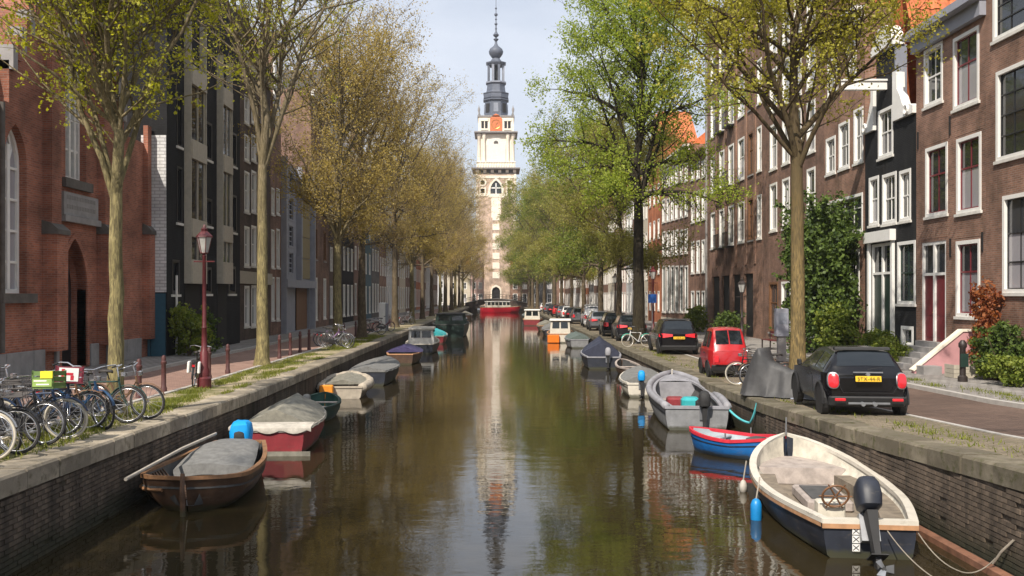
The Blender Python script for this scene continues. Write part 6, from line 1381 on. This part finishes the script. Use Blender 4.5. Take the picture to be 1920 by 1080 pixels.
    for ch in t_.children:          # bow the tail and nose in plan and in profile
        if ch.type != 'MESH' or ch.name.startswith(('wheel', 'arch_well')): continue
        for v in ch.data.vertices:
            x_, y_, z_ = v.co; k = max(0, 1-max(0,y_)/.55); f = max(0, 1-max(0,L_-y_)/.6); e = min(1.15, abs(x_)/(W/2))
            v.co.y += k*(.13*e**3 + .10*((z_-.58)/.45)**2*(1 if z_ < 1.02 else .8)) - f*(.28*e**3 + .06*((z_-.5)/.4)**2)
    return t_, wd, top
mini, wd, top = car('black three door mini hatchback with red tail lights, nearest car on the right quay', 7.78, 20.05, ZR(20.5), R(-6), 3.85, 1.73, 1.41, 'car_black', belt=.92, deck=.95, rear_slope=.46, roof0=.32, roof1=.52, screen=.70, wr=.315, plate=('STX-44-R', .735), spoiler=True, tumble=.34, light='oval')
for sg in (-1, 1):
    MB().cyl((sg*.12,-.075,.27), (sg*.12,.05,.27), .045, 10).obj('exhaust_pipe', M['steel'], mini); MB().cbox(sg*.58-.11, sg*.58+.11, -.065, -.02, .33, .39, .01).obj('fog_light', M['tail_red'], mini)
sm_ = MB()
for sg in (-1, 1): sm_.tube([(sg*.585,.045,.93),(sg*.60,.012,.80),(sg*.575,.0,.62),(sg*.50,.008,.50)], .006, 4)
sm_.tube([(-.50,.008,.50),(.50,.008,.50)], .006, 4); sm_.obj('boot_seam', M['blackpaint'], mini)
MB().tube([(0,.07,.99),(.30,.10,1.03)], .008, 4).obj('rear_wiper', M['black_trim'], mini); MB().tube([(0,.95,1.41),(0,.80,1.58)], .006, 4).obj('aerial', M['black_trim'], mini)
MB().box(-.42,.42,-.062,-.054,.27,.31).obj('bumper_insert', M['steel'], mini)
MB().box(-.30,.30,.03,.05,.915,.94).obj('boot_strip', M['steel'], mini)
MB().cyl((0,.012,.885), (0,.06,.885), .04, 12).obj('badge', M['steel'], mini)
rcar, *_ = car('small boxy red microcar with split rear window, behind the parked bicycle', 7.72, 31.6, ZR(31.6), R(-2), 2.5, 1.32, 1.64, 'car_red', belt=.92, deck=.96, rear_slope=.30, roof0=.28, roof1=.58, screen=.80, wr=.25, split_rear=True, tumble=.22, light='small')
MB().cbox(-.5,.5,-.02,.0,.44,.5,.006).obj('bumper_strip', M['car_red'], rcar)
car('black crossover car with wide red tail lights and yellow plate, next past the red microcar', 8.38, 43.9, ZR(44), R(-2), 4.4, 1.8, 1.62, 'car_black', belt=1.0, deck=1.04, rear_slope=.55, roof0=.3, roof1=.55, screen=.72, wr=.34, plate=('7-XKR-24', .72), light='wide', spoiler=True)
car('dark estate car close to the big dark elm trunk', 8.1, 57.0, ZR(57), R(-2), 4.5, 1.8, 1.6, 'car_dark', belt=1.0, rear_slope=.6, wr=.34, light='wide', plate=('TH-92-ZN', .7))
car('second dark car in the row, just past the estate car by the elm', 8.0, 63.5, ZR(63), R(-2), 4.3, 1.8, 1.62, 'car_black', belt=.98, rear_slope=.5, wr=.33, light='tall')
car('small white van with square back parked past the dark cars', 8.5, 83.5, ZR(83), R(-2), 4.4, 1.85, 1.95, 'car_white', belt=1.05, rear_slope=.16, roof0=.2, roof1=.68, screen=.82, wr=.32, van=True, name='parked_van')
for i, (yy_, pt, lb, ln) in enumerate(((74,'car_grey','grey hatchback between the dark cars and the white van',4.0),(92,'car_grey','grey car just past the white van',4.3),(99,'car_dark','dark blue grey car second past the white van',4.2),(106,'car_white','white car third past the white van',4.1),(114,'car_grey','silver grey car fourth past the white van',4.3),(123,'car_red','dark red car far along the right quay',4.2),(133,'car_black','black car far along the right quay beyond the dark red one',4.3),(145,'car_grey','grey car far along the right quay beyond the black one',4.3),(158,'car_white','white car at the far end of the parked row',4.3))):
    car(lb, 8.1, yy_, ZR(yy_), R(-1.5), ln, 1.75, 1.52, pt, belt=.95, rear_slope=.5, wr=.32, light='tall' if i % 2 else 'wide')
# cars on the far left street
# ------------------------------------------------------------------ bicycles
P('bike_black', (.02,.02,.022), .4); P('bike_blue', (.015,.055,.13), .35, var=.1); P('bike_navy', (.02,.04,.09), .4); P('bike_grey', (.30,.31,.33), .4, metal=.4); P('bike_purple', (.22,.12,.26), .45); P('bike_green', (.02,.055,.048), .45); P('crate_green', (.12,.20,.05), .6, var=.2); P('sign_yellow', (.80,.68,.03), .5, var=.08); P('lime_sign', (.28,.42,.10), .6); P('crate_red', (.19,.022,.04), .6); P('saddle', (.03,.025,.022), .6); P('tyre_pale', (.50,.46,.38), .8); P('bike_white', (.7,.7,.7), .5); P('basket', (.10,.09,.085), .7); P('teal_bright', (.05,.55,.42), .5); P('bike_brown', (.16,.09,.05), .5)
BG = 'bicycles parked at the left quay edge'
def bicycle(label, x, y, z, rz, fm, tyre='rubber', lean=0.0, steer=0.0, step=False, extra=None, group=None, guard=None, s=1.0):
    t_ = thing('bicycle', label, 'bicycle', (x, y, z), rz, group); t_.rotation_euler = (R(lean), 0, rz); t_.scale = (s, s, s)
    r = .345; H_ = (.36,.80); bb = (-.06,.29)
    def tb(pts, rad, n=6, b=None): b = b or MB(); return b.tube([(p[0], p[2] if len(p) > 2 else 0, p[1]) for p in pts], rad, n)
    f = MB()
    st = (-.22,.78)
    tb([bb, st], .016, 6, f); tb([(.385,.68), bb], .018, 6, f)
    if step: tb([(.37,.76), (.15,.50), (-.12,.45)], .016, 6, f)
    else: tb([(.365,.78), (-.215,.76)], .016, 6, f)
    for sg in (-.05,.05): tb([bb, (-.53,r,sg)], .009, 5, f); tb([(-.21,.72), (-.53,r,sg)], .008, 5, f)
    tb([(.39,.66), (.355,.86)], .021, 7, f); f.obj('frame', M[fm], t_, smooth=True)
    def wheel(c, par, nm='wheel'):
        w_ = link('wheel', MB().torus((0,0,0), r-.02, .021, 'y', 30, 6).mesh('wheel', M[tyre], 'all'), par, c)
        MB().torus((0,0,0), r-.047, .011, 'y', 28, 5, 1.4).obj('rim', M['chrome'], w_, smooth='all')
        sp = MB()
        for k in range(16): a = 2*math.pi*k/16; sp.tube([(0,(.02 if k % 2 else -.02),0),((r-.05)*math.cos(a),0,(r-.05)*math.sin(a))], .0032, 3)
        sp.cyl((0,-.05,0),(0,.05,0), .022, 8); sp.obj('spokes', M['chrome'], w_); return w_
    wheel((-.53,0,r), t_)
    fk = link('fork', None, t_, (.37,0,.75)); fk.rotation_euler = (0,0,steer)
    for sg in (-.05,.05): tb([(-.005,.02,sg*.6), (.06,-.22,sg), (.17,r-.75,sg)], .011, 5).obj('fork_blade', M[fm], fk)
    wheel((.17,0,r-.75), fk)
    gm = guard or fm
    g = MB(); g.loft([[(.17+(r+.02)*math.cos(R(a)),-.03,r-.75+(r+.02)*math.sin(R(a))),(.17+(r+.035)*math.cos(R(a)),0,r-.75+(r+.035)*math.sin(R(a))),(.17+(r+.02)*math.cos(R(a)),.03,r-.75+(r+.02)*math.sin(R(a)))] for a in range(20, 150, 10)], False, False); g.obj('mudguard', M[gm], fk)
    g = MB(); g.loft([[(-.53+(r+.02)*math.cos(R(a)),-.03,r+(r+.02)*math.sin(R(a))),(-.53+(r+.035)*math.cos(R(a)),0,r+(r+.035)*math.sin(R(a))),(-.53+(r+.02)*math.cos(R(a)),.03,r+(r+.02)*math.sin(R(a)))] for a in range(35, 205, 10)], False, False); g.obj('mudguard', M[gm], t_)
    hbm = MB(); tb([(-.01,.08), (-.05,.30)], .014, 6, hbm); hbm.tube([(-.22,-.29,.29),(-.10,-.27,.33),(-.02,-.15,.34),(-.04,0,.31),(-.02,.15,.34),(-.10,.27,.33),(-.22,.29,.29)], .012, 6); hb_ = hbm.obj('handlebar', M['chrome'], fk)
    for sg in (-1, 1): MB().tube([(-.14,sg*.275,.318),(-.25,sg*.295,.282)], .018, 6).obj('grip', M['rubber'], hb_)
    MB().lathe([(.01,-.05),(.055,-.03),(.06,.04),(.02,.05)], 8).obj('headlamp', M['chrome'], fk, loc=(.08,0,.16))
    s_ = MB(); s_.loft([[(q, -w_, zz), (q, 0, zz+.035), (q, w_, zz), (q, 0, zz-.03)] for q, w_, zz in ((-.42,.05,.93),(-.36,.10,.95),(-.27,.075,.945),(-.18,.03,.94),(-.13,.02,.93))]); s_.tube([(-.215,0,.76),(-.26,0,.92)], .013, 6); s_.obj('saddle', M['saddle'], t_, smooth='all')
    c = MB(); c.loft([[(bb[0]+.11*math.cos(a)*1.0,-.06+k,bb[1]+.11*math.sin(a)) if math.cos(a) > 0 else (-.53+.06*math.cos(a),-.06+k,r+.06*math.sin(a)) for a in [2*math.pi*i/14 for i in range(14)]] for k in (0,.03)]); c.obj('chain_case', M['bike_black'], t_)
    p = MB(); p.tube([(bb[0],-.09,bb[1]),(bb[0]+.12,-.1,bb[1]-.11)], .01, 5); p.box(bb[0]+.08,bb[0]+.17,-.19,-.1,bb[1]-.125,bb[1]-.1); p.obj('pedal', M['steel'], t_); p = MB(); p.tube([(bb[0],.07,bb[1]),(bb[0]-.12,.08,bb[1]+.11)], .01, 5); p.box(bb[0]-.17,bb[0]-.08,.08,.17,bb[1]+.1,bb[1]+.125); p.obj('pedal', M['steel'], t_)
    k = MB(); 
    for yy_ in (-.06,0,.06): k.tube([(-.26,yy_,.73),(-.80,yy_,.73)], .007, 4)
    for yy_ in (-.06,.06): k.tube([(-.70,yy_,.73),(-.53,yy_,r)], .007, 4)
    k.tube([(-.80,-.06,.73),(-.80,.06,.73)], .007, 4); k.obj('rear_rack', M['bike_black'], t_)
    MB().box(-.85,-.82,-.035,.035,.58,.64).obj('tail_light', M['tail_red'], t_)
    if extra:
        kind, mat = extra
        if kind == 'crate':
            b = MB(); x0, x1, y0, y1, z0, z1 = .06,.40,-.22,.22,.14,.42
            for z_ in (z0+.02, z0+.11, z0+.20): b.box(x0,x1,y0,y0+.012,z_,z_+.07).box(x0,x1,y1-.012,y1,z_,z_+.07).box(x0,x0+.012,y0+.012,y1-.012,z_,z_+.07).box(x1-.012,x1,y0+.012,y1-.012,z_,z_+.07)
            b.box(x0,x1,y0,y1,z0,z0+.015)
            for cx in (x0,x1-.03):
                for cy in (y0,y1-.03): b.box(cx,cx+.03,cy,cy+.03,z0+.016,z1+.0)
            cr = b.obj('crate', M[mat], fk)
            return t_, cr
        if kind == 'pannier':
            for sg in (-1, 1): MB().cbox(-.80,-.46,sg*.10-.07*(sg<0)+0, sg*.10+.07*(sg>0)+.0,.40,.72,.02).obj('pannier', M[mat], t_)
        if kind == 'basket':
            b = MB()
            for z_ in (.14,.2,.26,.32,.38): b.tube([(.05,-.17,z_),(.36,-.19,z_),(.36,.19,z_),(.05,.17,z_),(.05,-.17,z_)], .006, 4)
            for q in (-.17,-.08,0,.08,.17): b.tube([(.05,q,.14),(.05,q,.38)], .005, 3).tube([(.36,q,.14),(.36,q,.38)], .005, 3)
            b.box(.05,.36,-.17,.17,.13,.14); b.obj('basket', M[mat], fk)
    return t_, None
zq = lambda y: ZL(y)
bk = [  # front wheel points at the canal (+x); x, y of the frame centre
 ('purple framed bicycle nearest the viewer at the left picture edge', -7.72, 12.55, R(-6), 'bike_purple', 'rubber', 4, .15, True, None),
 ('grey bicycle second from the left picture edge, its pale front tyre at the coping', -7.62, 13.45, R(4), 'bike_grey', 'tyre_pale', -5, -.1, False, None),
 ('black step through bicycle with grey wire basket, third along the coping', -7.55, 14.15, R(-10), 'bike_black', 'rubber', 6, .25, True, ('basket','basket')),
 ('black bicycle with green crate carrying a yellow sign', -7.60, 14.95, R(8), 'bike_black', 'rubber', -4, -.15, True, ('crate','crate_green')),
 ('black bicycle with pale tyres leaning just behind the green crate', -7.55, 15.65, R(2), 'bike_navy', 'tyre_pale', 7, .1, False, None),
 ('blue bicycle with dark red crate showing white and red print', -7.62, 16.35, R(-24), 'bike_navy', 'rubber', -6, -.75, False, ('crate','crate_red')),
 ('bright blue bicycle with blue mudguards next to the slim tree', -7.45, 17.2, R(-14), 'bike_blue', 'rubber', 5, -.35, True, None),
 ('dark green bicycle with thin wheels, last before the slim tree trunk', -7.42, 17.95, R(-4), 'bike_green', 'rubber', -3, .1, False, None),
 ('brown bicycle leaning on the slim tree trunk, beside the first bollard', -7.25, 18.65, R(-12), 'bike_brown', 'rubber', 8, .2, True, None),
 ('black bicycle in the back row behind the purple one', -9.2, 15.2, R(12), 'bike_black', 'rubber', 4, .2, True, None),
 ('navy bicycle in the back row behind the crates', -9.25, 16.4, R(-5), 'bike_navy', 'rubber', -5, -.1, False, ('basket','basket')),
 ('grey bicycle in the back row beside the church door', -9.3, 17.6, R(6), 'bike_grey', 'rubber', 3, .1, False, None),
 ('black bicycle squeezed between the grey and purple ones at the left edge', -7.85, 13.0, R(14), 'bike_black', 'rubber', -6, .5, True, None),
 ('navy bicycle squeezed behind the wire basket one', -7.75, 14.55, R(-16), 'bike_black', 'rubber', 8, -.3, False, None),
 ('black bicycle with dark basket squeezed between the two crates', -7.8, 15.95, R(10), 'bike_black', 'rubber', -7, .35, True, ('basket','basket')),
 ('old brown bicycle squeezed beside the bright blue one', -7.7, 16.8, R(6), 'bike_brown', 'rubber', 7, .3, False, None),
 ('dark bicycle lying against the back of the row near the slim tree', -8.5, 18.3, R(60), 'bike_black', 'rubber', 12, .2, True, None),
 ('black bicycle turned sideways behind the grey one with pale tyre', -8.55, 13.3, R(75), 'bike_black', 'rubber', -8, .2, True, ('basket','basket')),
 ('black bicycle standing at the far end of the back row', -9.2, 13.9, R(-8), 'bike_black', 'rubber', 5, .1, False, None)]
for lb, x, y, rz, fm, ty, ln, stv, stp, ex in bk:
    t_, cr = bicycle(lb, x, y, zq(y), rz, fm, ty, ln, stv, stp, ex, BG, guard='bike_blue' if 'blue mud' in lb else None)
    if cr and ex[1] == 'crate_green':
        s_ = MB().box(.20,.39,-.235,-.222,.30,.41).obj('yellow_sign', M['sign_yellow'], cr); MB().box(.08,.38,-.232,-.222,.17,.29).obj('lime_sign', M['lime_sign'], cr); MB().box(.10,.30,-.235,-.233,.25,.27).box(.14,.34,-.235,-.233,.195,.215).obj('white_print', M['white'], cr)
    elif cr:
        s_ = MB(); s_.box(.402,.408,-.16,.14,.17,.39); s_.obj('white_print', M['white'], cr)
        q = MB(); q.box(.409,.412,-.12,-.07,.19,.37).box(.409,.412,-.07,.06,.27,.31).box(.409,.412,.02,.07,.19,.265); q.obj('red_print', M['red_rub'], cr)
bicycle('black bicycle with two white panniers beside the red lamp post', -8.25, 26.4, ZL(26), R(100), 'bike_black', 'rubber', 4, .2, False, ('pannier','white'))
bicycle('black bicycle with pale front tyre in front of the red microcar', 7.75, 28.7, ZR(28.7), R(172), 'bike_black', 'tyre_pale', -4, -.1, False, None)
bicycle('dark bicycle leaning behind the pale tyred one by the red microcar', 8.0, 28.2, ZR(28.2), R(176), 'bike_brown', 'rubber', 5, .2, True, ('basket','basket'))
bicycle('white bicycle with turquoise mudguards behind the black crossover car', 7.45, 50.6, ZR(50), R(190), 'bike_white', 'tyre_pale', 4, .1, False, None, guard='teal_bright')
for i, (x, y, fm, lb) in enumerate(((-7.5,45.4,'bike_grey','grey bicycle nearest the water in the group by the third trunk'),(-7.8,46.3,'bike_black','black bicycle in the middle of the group by the third trunk'),(-8.1,47.2,'bike_purple','purple bicycle at the back of the group by the third trunk'),(-7.8,61,'bike_black','black bicycle past the fourth trunk on the left quay'),(-7.7,66,'crate_red','red bicycle by the white post on the left quay'),(-7.6,82,'bike_grey','grey bicycle beyond the white post on the left quay'))):
    bicycle(lb, x, y, ZL(y), R(-20+i*13), fm, 'rubber', 4-2*(i % 4), .2, i % 2 == 0, None)
# ------------------------------------------------------------------ covered scooter
P('tarp_cover', (.058,.058,.06), .62, var=.2, scale=9, bump=.2)
cs = thing('covered_scooter', 'motor scooter under a grey tarpaulin beside the black mini car', 'covered scooter', (7.55, 25.0, ZR(25.0)), R(52)); cs.scale = (1.1,1.1,1.06)
b = MB(); rings = []; rr = random.Random(8); ns = 46; nc = 9
for j in range(ns+1):
    y = -1.12 + 2.24*j/ns
    rz_ = float(np.interp(y, [-1.12,-1.02,-.62,-.1,.38,.55,.72,1.0,1.12], [.05,.36,.72,.68,.88,1.24,1.02,.42,.05])) + rr.uniform(-.008,.008)
    rw = float(np.interp(y, [-1.12,-.6,.3,.55,.75,1.12], [.08,.13,.16,.34,.20,.06])); hem = float(np.interp(y, [-1.12,-.8,.0,.8,1.12], [.12,.42,.46,.44,.12]))
    rg = []
    for sg in (-1, 1):
        side_ = []
        for i in range(nc):
            f = i/(nc-1); fl = (1-f)**.8; ph = y*4.6 + 1.5*math.sin(y*2.3) + sg*.7
            x = hem + (rw-hem)*f**.75 + fl*(.13*(abs(math.sin(ph))-.5) + .012*math.sin(y*23+f*3))
            z = .03 + (rz_-.03)*f**1.12 - (.035*math.sin(f*math.pi))
            side_.append((sg*max(.02, x), y + fl*.05*math.sin(ph*2), z))
        rg += side_ if sg < 0 else list(reversed(side_))
    rings.append(rg)
b.loft(rings, False, False); b.add(rings[0], [tuple(range(len(rings[0])))]); b.add(rings[-1], [tuple(range(len(rings[0])))]); b.obj('tarpaulin', M['tarp_cover'], cs, smooth='all')
for yy_ in (-.72,.72): MB().torus((0,yy_,.25), .2, .06, 'x', 18, 6).obj('wheel', M['rubber'], cs)
MB().tube([(-.42,-.9,.02),(-.5,-.6,.05),(-.46,-.3,.02)], .03, 5).obj('chain_lock', M['chrome'], cs)
# ------------------------------------------------------------------ street furniture
P('post_brown', (.085,.032,.03), .55, var=.25); P('lamp_red', (.11,.017,.02), .45, var=.2); P('lamp_glass', (.42,.42,.40), .15, var=.1); P('sign_blue', (.01,.08,.32), .4, var=.05); P('post_dark', (.03,.022,.02), .5)
def bollard_mesh():
    return MB().lathe([(.085,0),(.085,.10),(.065,.14),(.06,.70),(.075,.72),(.075,.78),(.055,.80),(.06,.88),(.04,.93),(.01,.945)], 10).mesh('bollard', M['post_brown'], True)
bm_ = bollard_mesh(); ords = ['first','second','third','fourth','fifth','sixth','seventh','eighth','ninth','tenth','eleventh','twelfth','thirteenth','fourteenth']
for i, y in enumerate((23.0,24.7,28.6,30.6,35.9,37.9,39.9,41.9,43.9,52,54,58.5,60.5,63)):
    o = link('bollard', bm_, None, (-8.55, y, ZL(y)), 0); tag(o, f'{ords[i]} brown iron bollard from the parked bicycles along the left kerb', 'bollard', 'brown bollards along the left kerb')
def lamp(label, x, y, z, H_, mat, arm=False):
    t_ = thing('street_lamp', label, 'street lamp', (x, y, z))
    MB().lathe([(.19,0),(.19,.25),(.14,.30),(.15,.45),(.11,.55),(.115,.95),(.08,1.0),(.066,1.6),(.08,1.62),(.06,1.66),(.047,H_-.72),(.06,H_-.70),(.03,H_-.66)], 12).obj('post', M[mat], t_, smooth=True)
    MB().tube([(-.28,0,H_-.85),(.28,0,H_-.85)], .018, 6).obj('ladder_bar', M[mat], t_)
    for k in range(6):
        a0, a1 = 2*math.pi*k/6, 2*math.pi*(k+1)/6; p = [(r_*math.cos(a), r_*math.sin(a), z_) for r_, z_ in ((.10,H_-.62),(.20,H_-.20)) for a in (a0,a1)]
        MB().add([p[0],p[1],p[3],p[2]], [(0,1,2,3)]).obj('lantern_pane', M['lamp_glass'], t_, fix=False)
        MB().tube([p[0],p[2]], .012, 4).obj('lantern_bar', M[mat], t_)
    MB().lathe([(.05,H_-.66),(.11,H_-.62),(.10,H_-.60)], 6).obj('lantern_base', M[mat], t_)
    MB().lathe([(.23,H_-.20),(.22,H_-.16),(.12,H_-.06),(.08,H_-.03),(.09,H_+.03),(.05,H_+.06),(.03,H_+.12),(.005,H_+.16)], 6).obj('lantern_cap', M[mat], t_); return t_
lamp('red painted lamp post with glass lantern beside the bicycle with white panniers', -7.87, 25.9, ZL(26), 4.25, 'lamp_red')
lamp('dark lamp post by the pavement, between the red microcar and the amber tree', 12.4, 48.4, ZR(48), 3.5, 'post_dark')
lamp('rusty brown lamp post with blue sign beyond the black crossover car', 9.1, 55.6, ZR(55), 4.3, 'lamp_red')
lamp('dark lamp post far along the right quay past the white van', 9.0, 72.5, ZR(72), 4.3, 'post_dark')
bs = thing('road_sign', 'square blue sign on a thin post next to the rusty brown lamp post', 'sign', (8.95,55,ZR(55))); MB().box(-.24,.24,-.03,-.005,2.3,2.8).obj('sign_plate', M['sign_blue'], bs); MB().tube([(0,.02,0),(0,.02,2.9)], .03, 7).obj('post', M['steel'], bs)
pm = thing('utility_cabinet', 'grey box on a pale post left of the amber tree trunk', 'cabinet', (10.2,34.3,ZR(34)+.0)); MB().cbox(-.22,.22,-.16,.16,1.25,2.25,.02).obj('box', M['greypaint'], pm); MB().box(-.14,.14,-.1,.1,0,1.26).obj('post', M['stone_grey'], pm); MB().box(-.15,.15,-.17,-.162,1.7,2.1).obj('door_panel', M['lead_light'], pm)
wp = thing('white_column', 'slim white information column on the left quay beyond the fourth trunk', 'column', (-8.0,67.6,ZL(67))); MB().cbox(-.22,.22,-.22,.22,0,2.0,.03).obj('shaft', M['white'], wp); MB().cbox(.225,.42,-.15,.2,0,1.95,.02).obj('grey_side', M['greypaint'], wp)
# pink stair wall and things in front of the right hand houses
sw_ = thing('stair_wall', 'sloping pink plastered stair wall in front of the red sash house', 'stair wall', (15.98,32.3,ZS-.02), R(180))
pr = [(0,0),(1.95,0),(1.95,.10),(.35,1.42),(0,1.42)]
MB().prism([(a, z) for a, z in pr], -.12, .12).obj('wall_panel', M['pink_plaster'], sw_); MB().prism([(1.98,.10),(2.02,.15),(.37,1.505),(-.0,1.505),(-.0,1.425),(.33,1.425)], -.16, .16).obj('cap_stone', M['stone'], sw_)
MB().prism([(1.3,0),(1.9,0),(1.9,.3),(1.3,.3)], .14, .7).obj('step', M['stone_grey'], sw_)
bp_ = thing('iron_post', 'short dark iron post right of the pink stair wall', 'post', (14.0,28.8,ZR(29)+.1)); MB().lathe([(.14,0),(.14,.15),(.09,.2),(.085,1.0),(.12,1.05),(.12,1.15),(.05,1.25)], 10).obj('shaft', M['post_dark'], bp_, smooth=True); MB().box(-.12,.12,-.125,-.10,.45,.85).obj('name_plate', M['darkgreen'], bp_)
pl = thing('planter_box', 'pale wooden planter below the rust leaved climber', 'planter', (14.9,30.4,ZR(30)+.1)); bw_ = MB()
for k in range(3): MB().box(-.55,.55,-.32,-.29,.01+k*.14,.14+k*.14).obj('plank', M['cream_panel'], pl); MB().box(-.55,-.52,-.288,.32,.01+k*.14,.14+k*.14).obj('plank', M['cream_panel'], pl)
MB().box(-.515,.55,-.285,.32,.0,.36).obj('soil_box', M['soil'], pl)
bn = thing('bench', 'dark red bench against the brick pilasters behind the covered scooter', 'bench', (13.4,47,ZR(47)+.1), R(-90)); 
for k in range(3): MB().box(-.8,.8,-.2+k*.14,-.08+k*.14,.43,.46).obj('seat_slat', M['lamp_red'], bn)
for k in range(2): MB().box(-.8,.8,.24,.27,.58+k*.16,.70+k*.16).obj('back_slat', M['lamp_red'], bn)
for x in (-.7,.7): MB().box(x-.03,x+.03,-.2,-.14,0,.429).box(x-.03,x+.03,.2,.238,0,.86).obj('leg', M['post_dark'], bn)
# ------------------------------------------------------------------ thin spring haze filling the canal street
hm = bpy.data.materials.new('haze'); hm.use_nodes = True; t = hm.node_tree; t.nodes.clear()
o_ = t.nodes.new('ShaderNodeOutputMaterial'); pv = t.nodes.new('ShaderNodeVolumePrincipled'); pv.inputs['Color'].default_value = (.93,.95,1,1); pv.inputs['Density'].default_value = .00025; pv.inputs['Anisotropy'].default_value = .2
t.links.new(pv.outputs['Volume'], o_.inputs['Volume'])
tag(MB().box(-2600,2600,-1000,3100,-1.9,100).obj('haze', hm), kind='stuff')
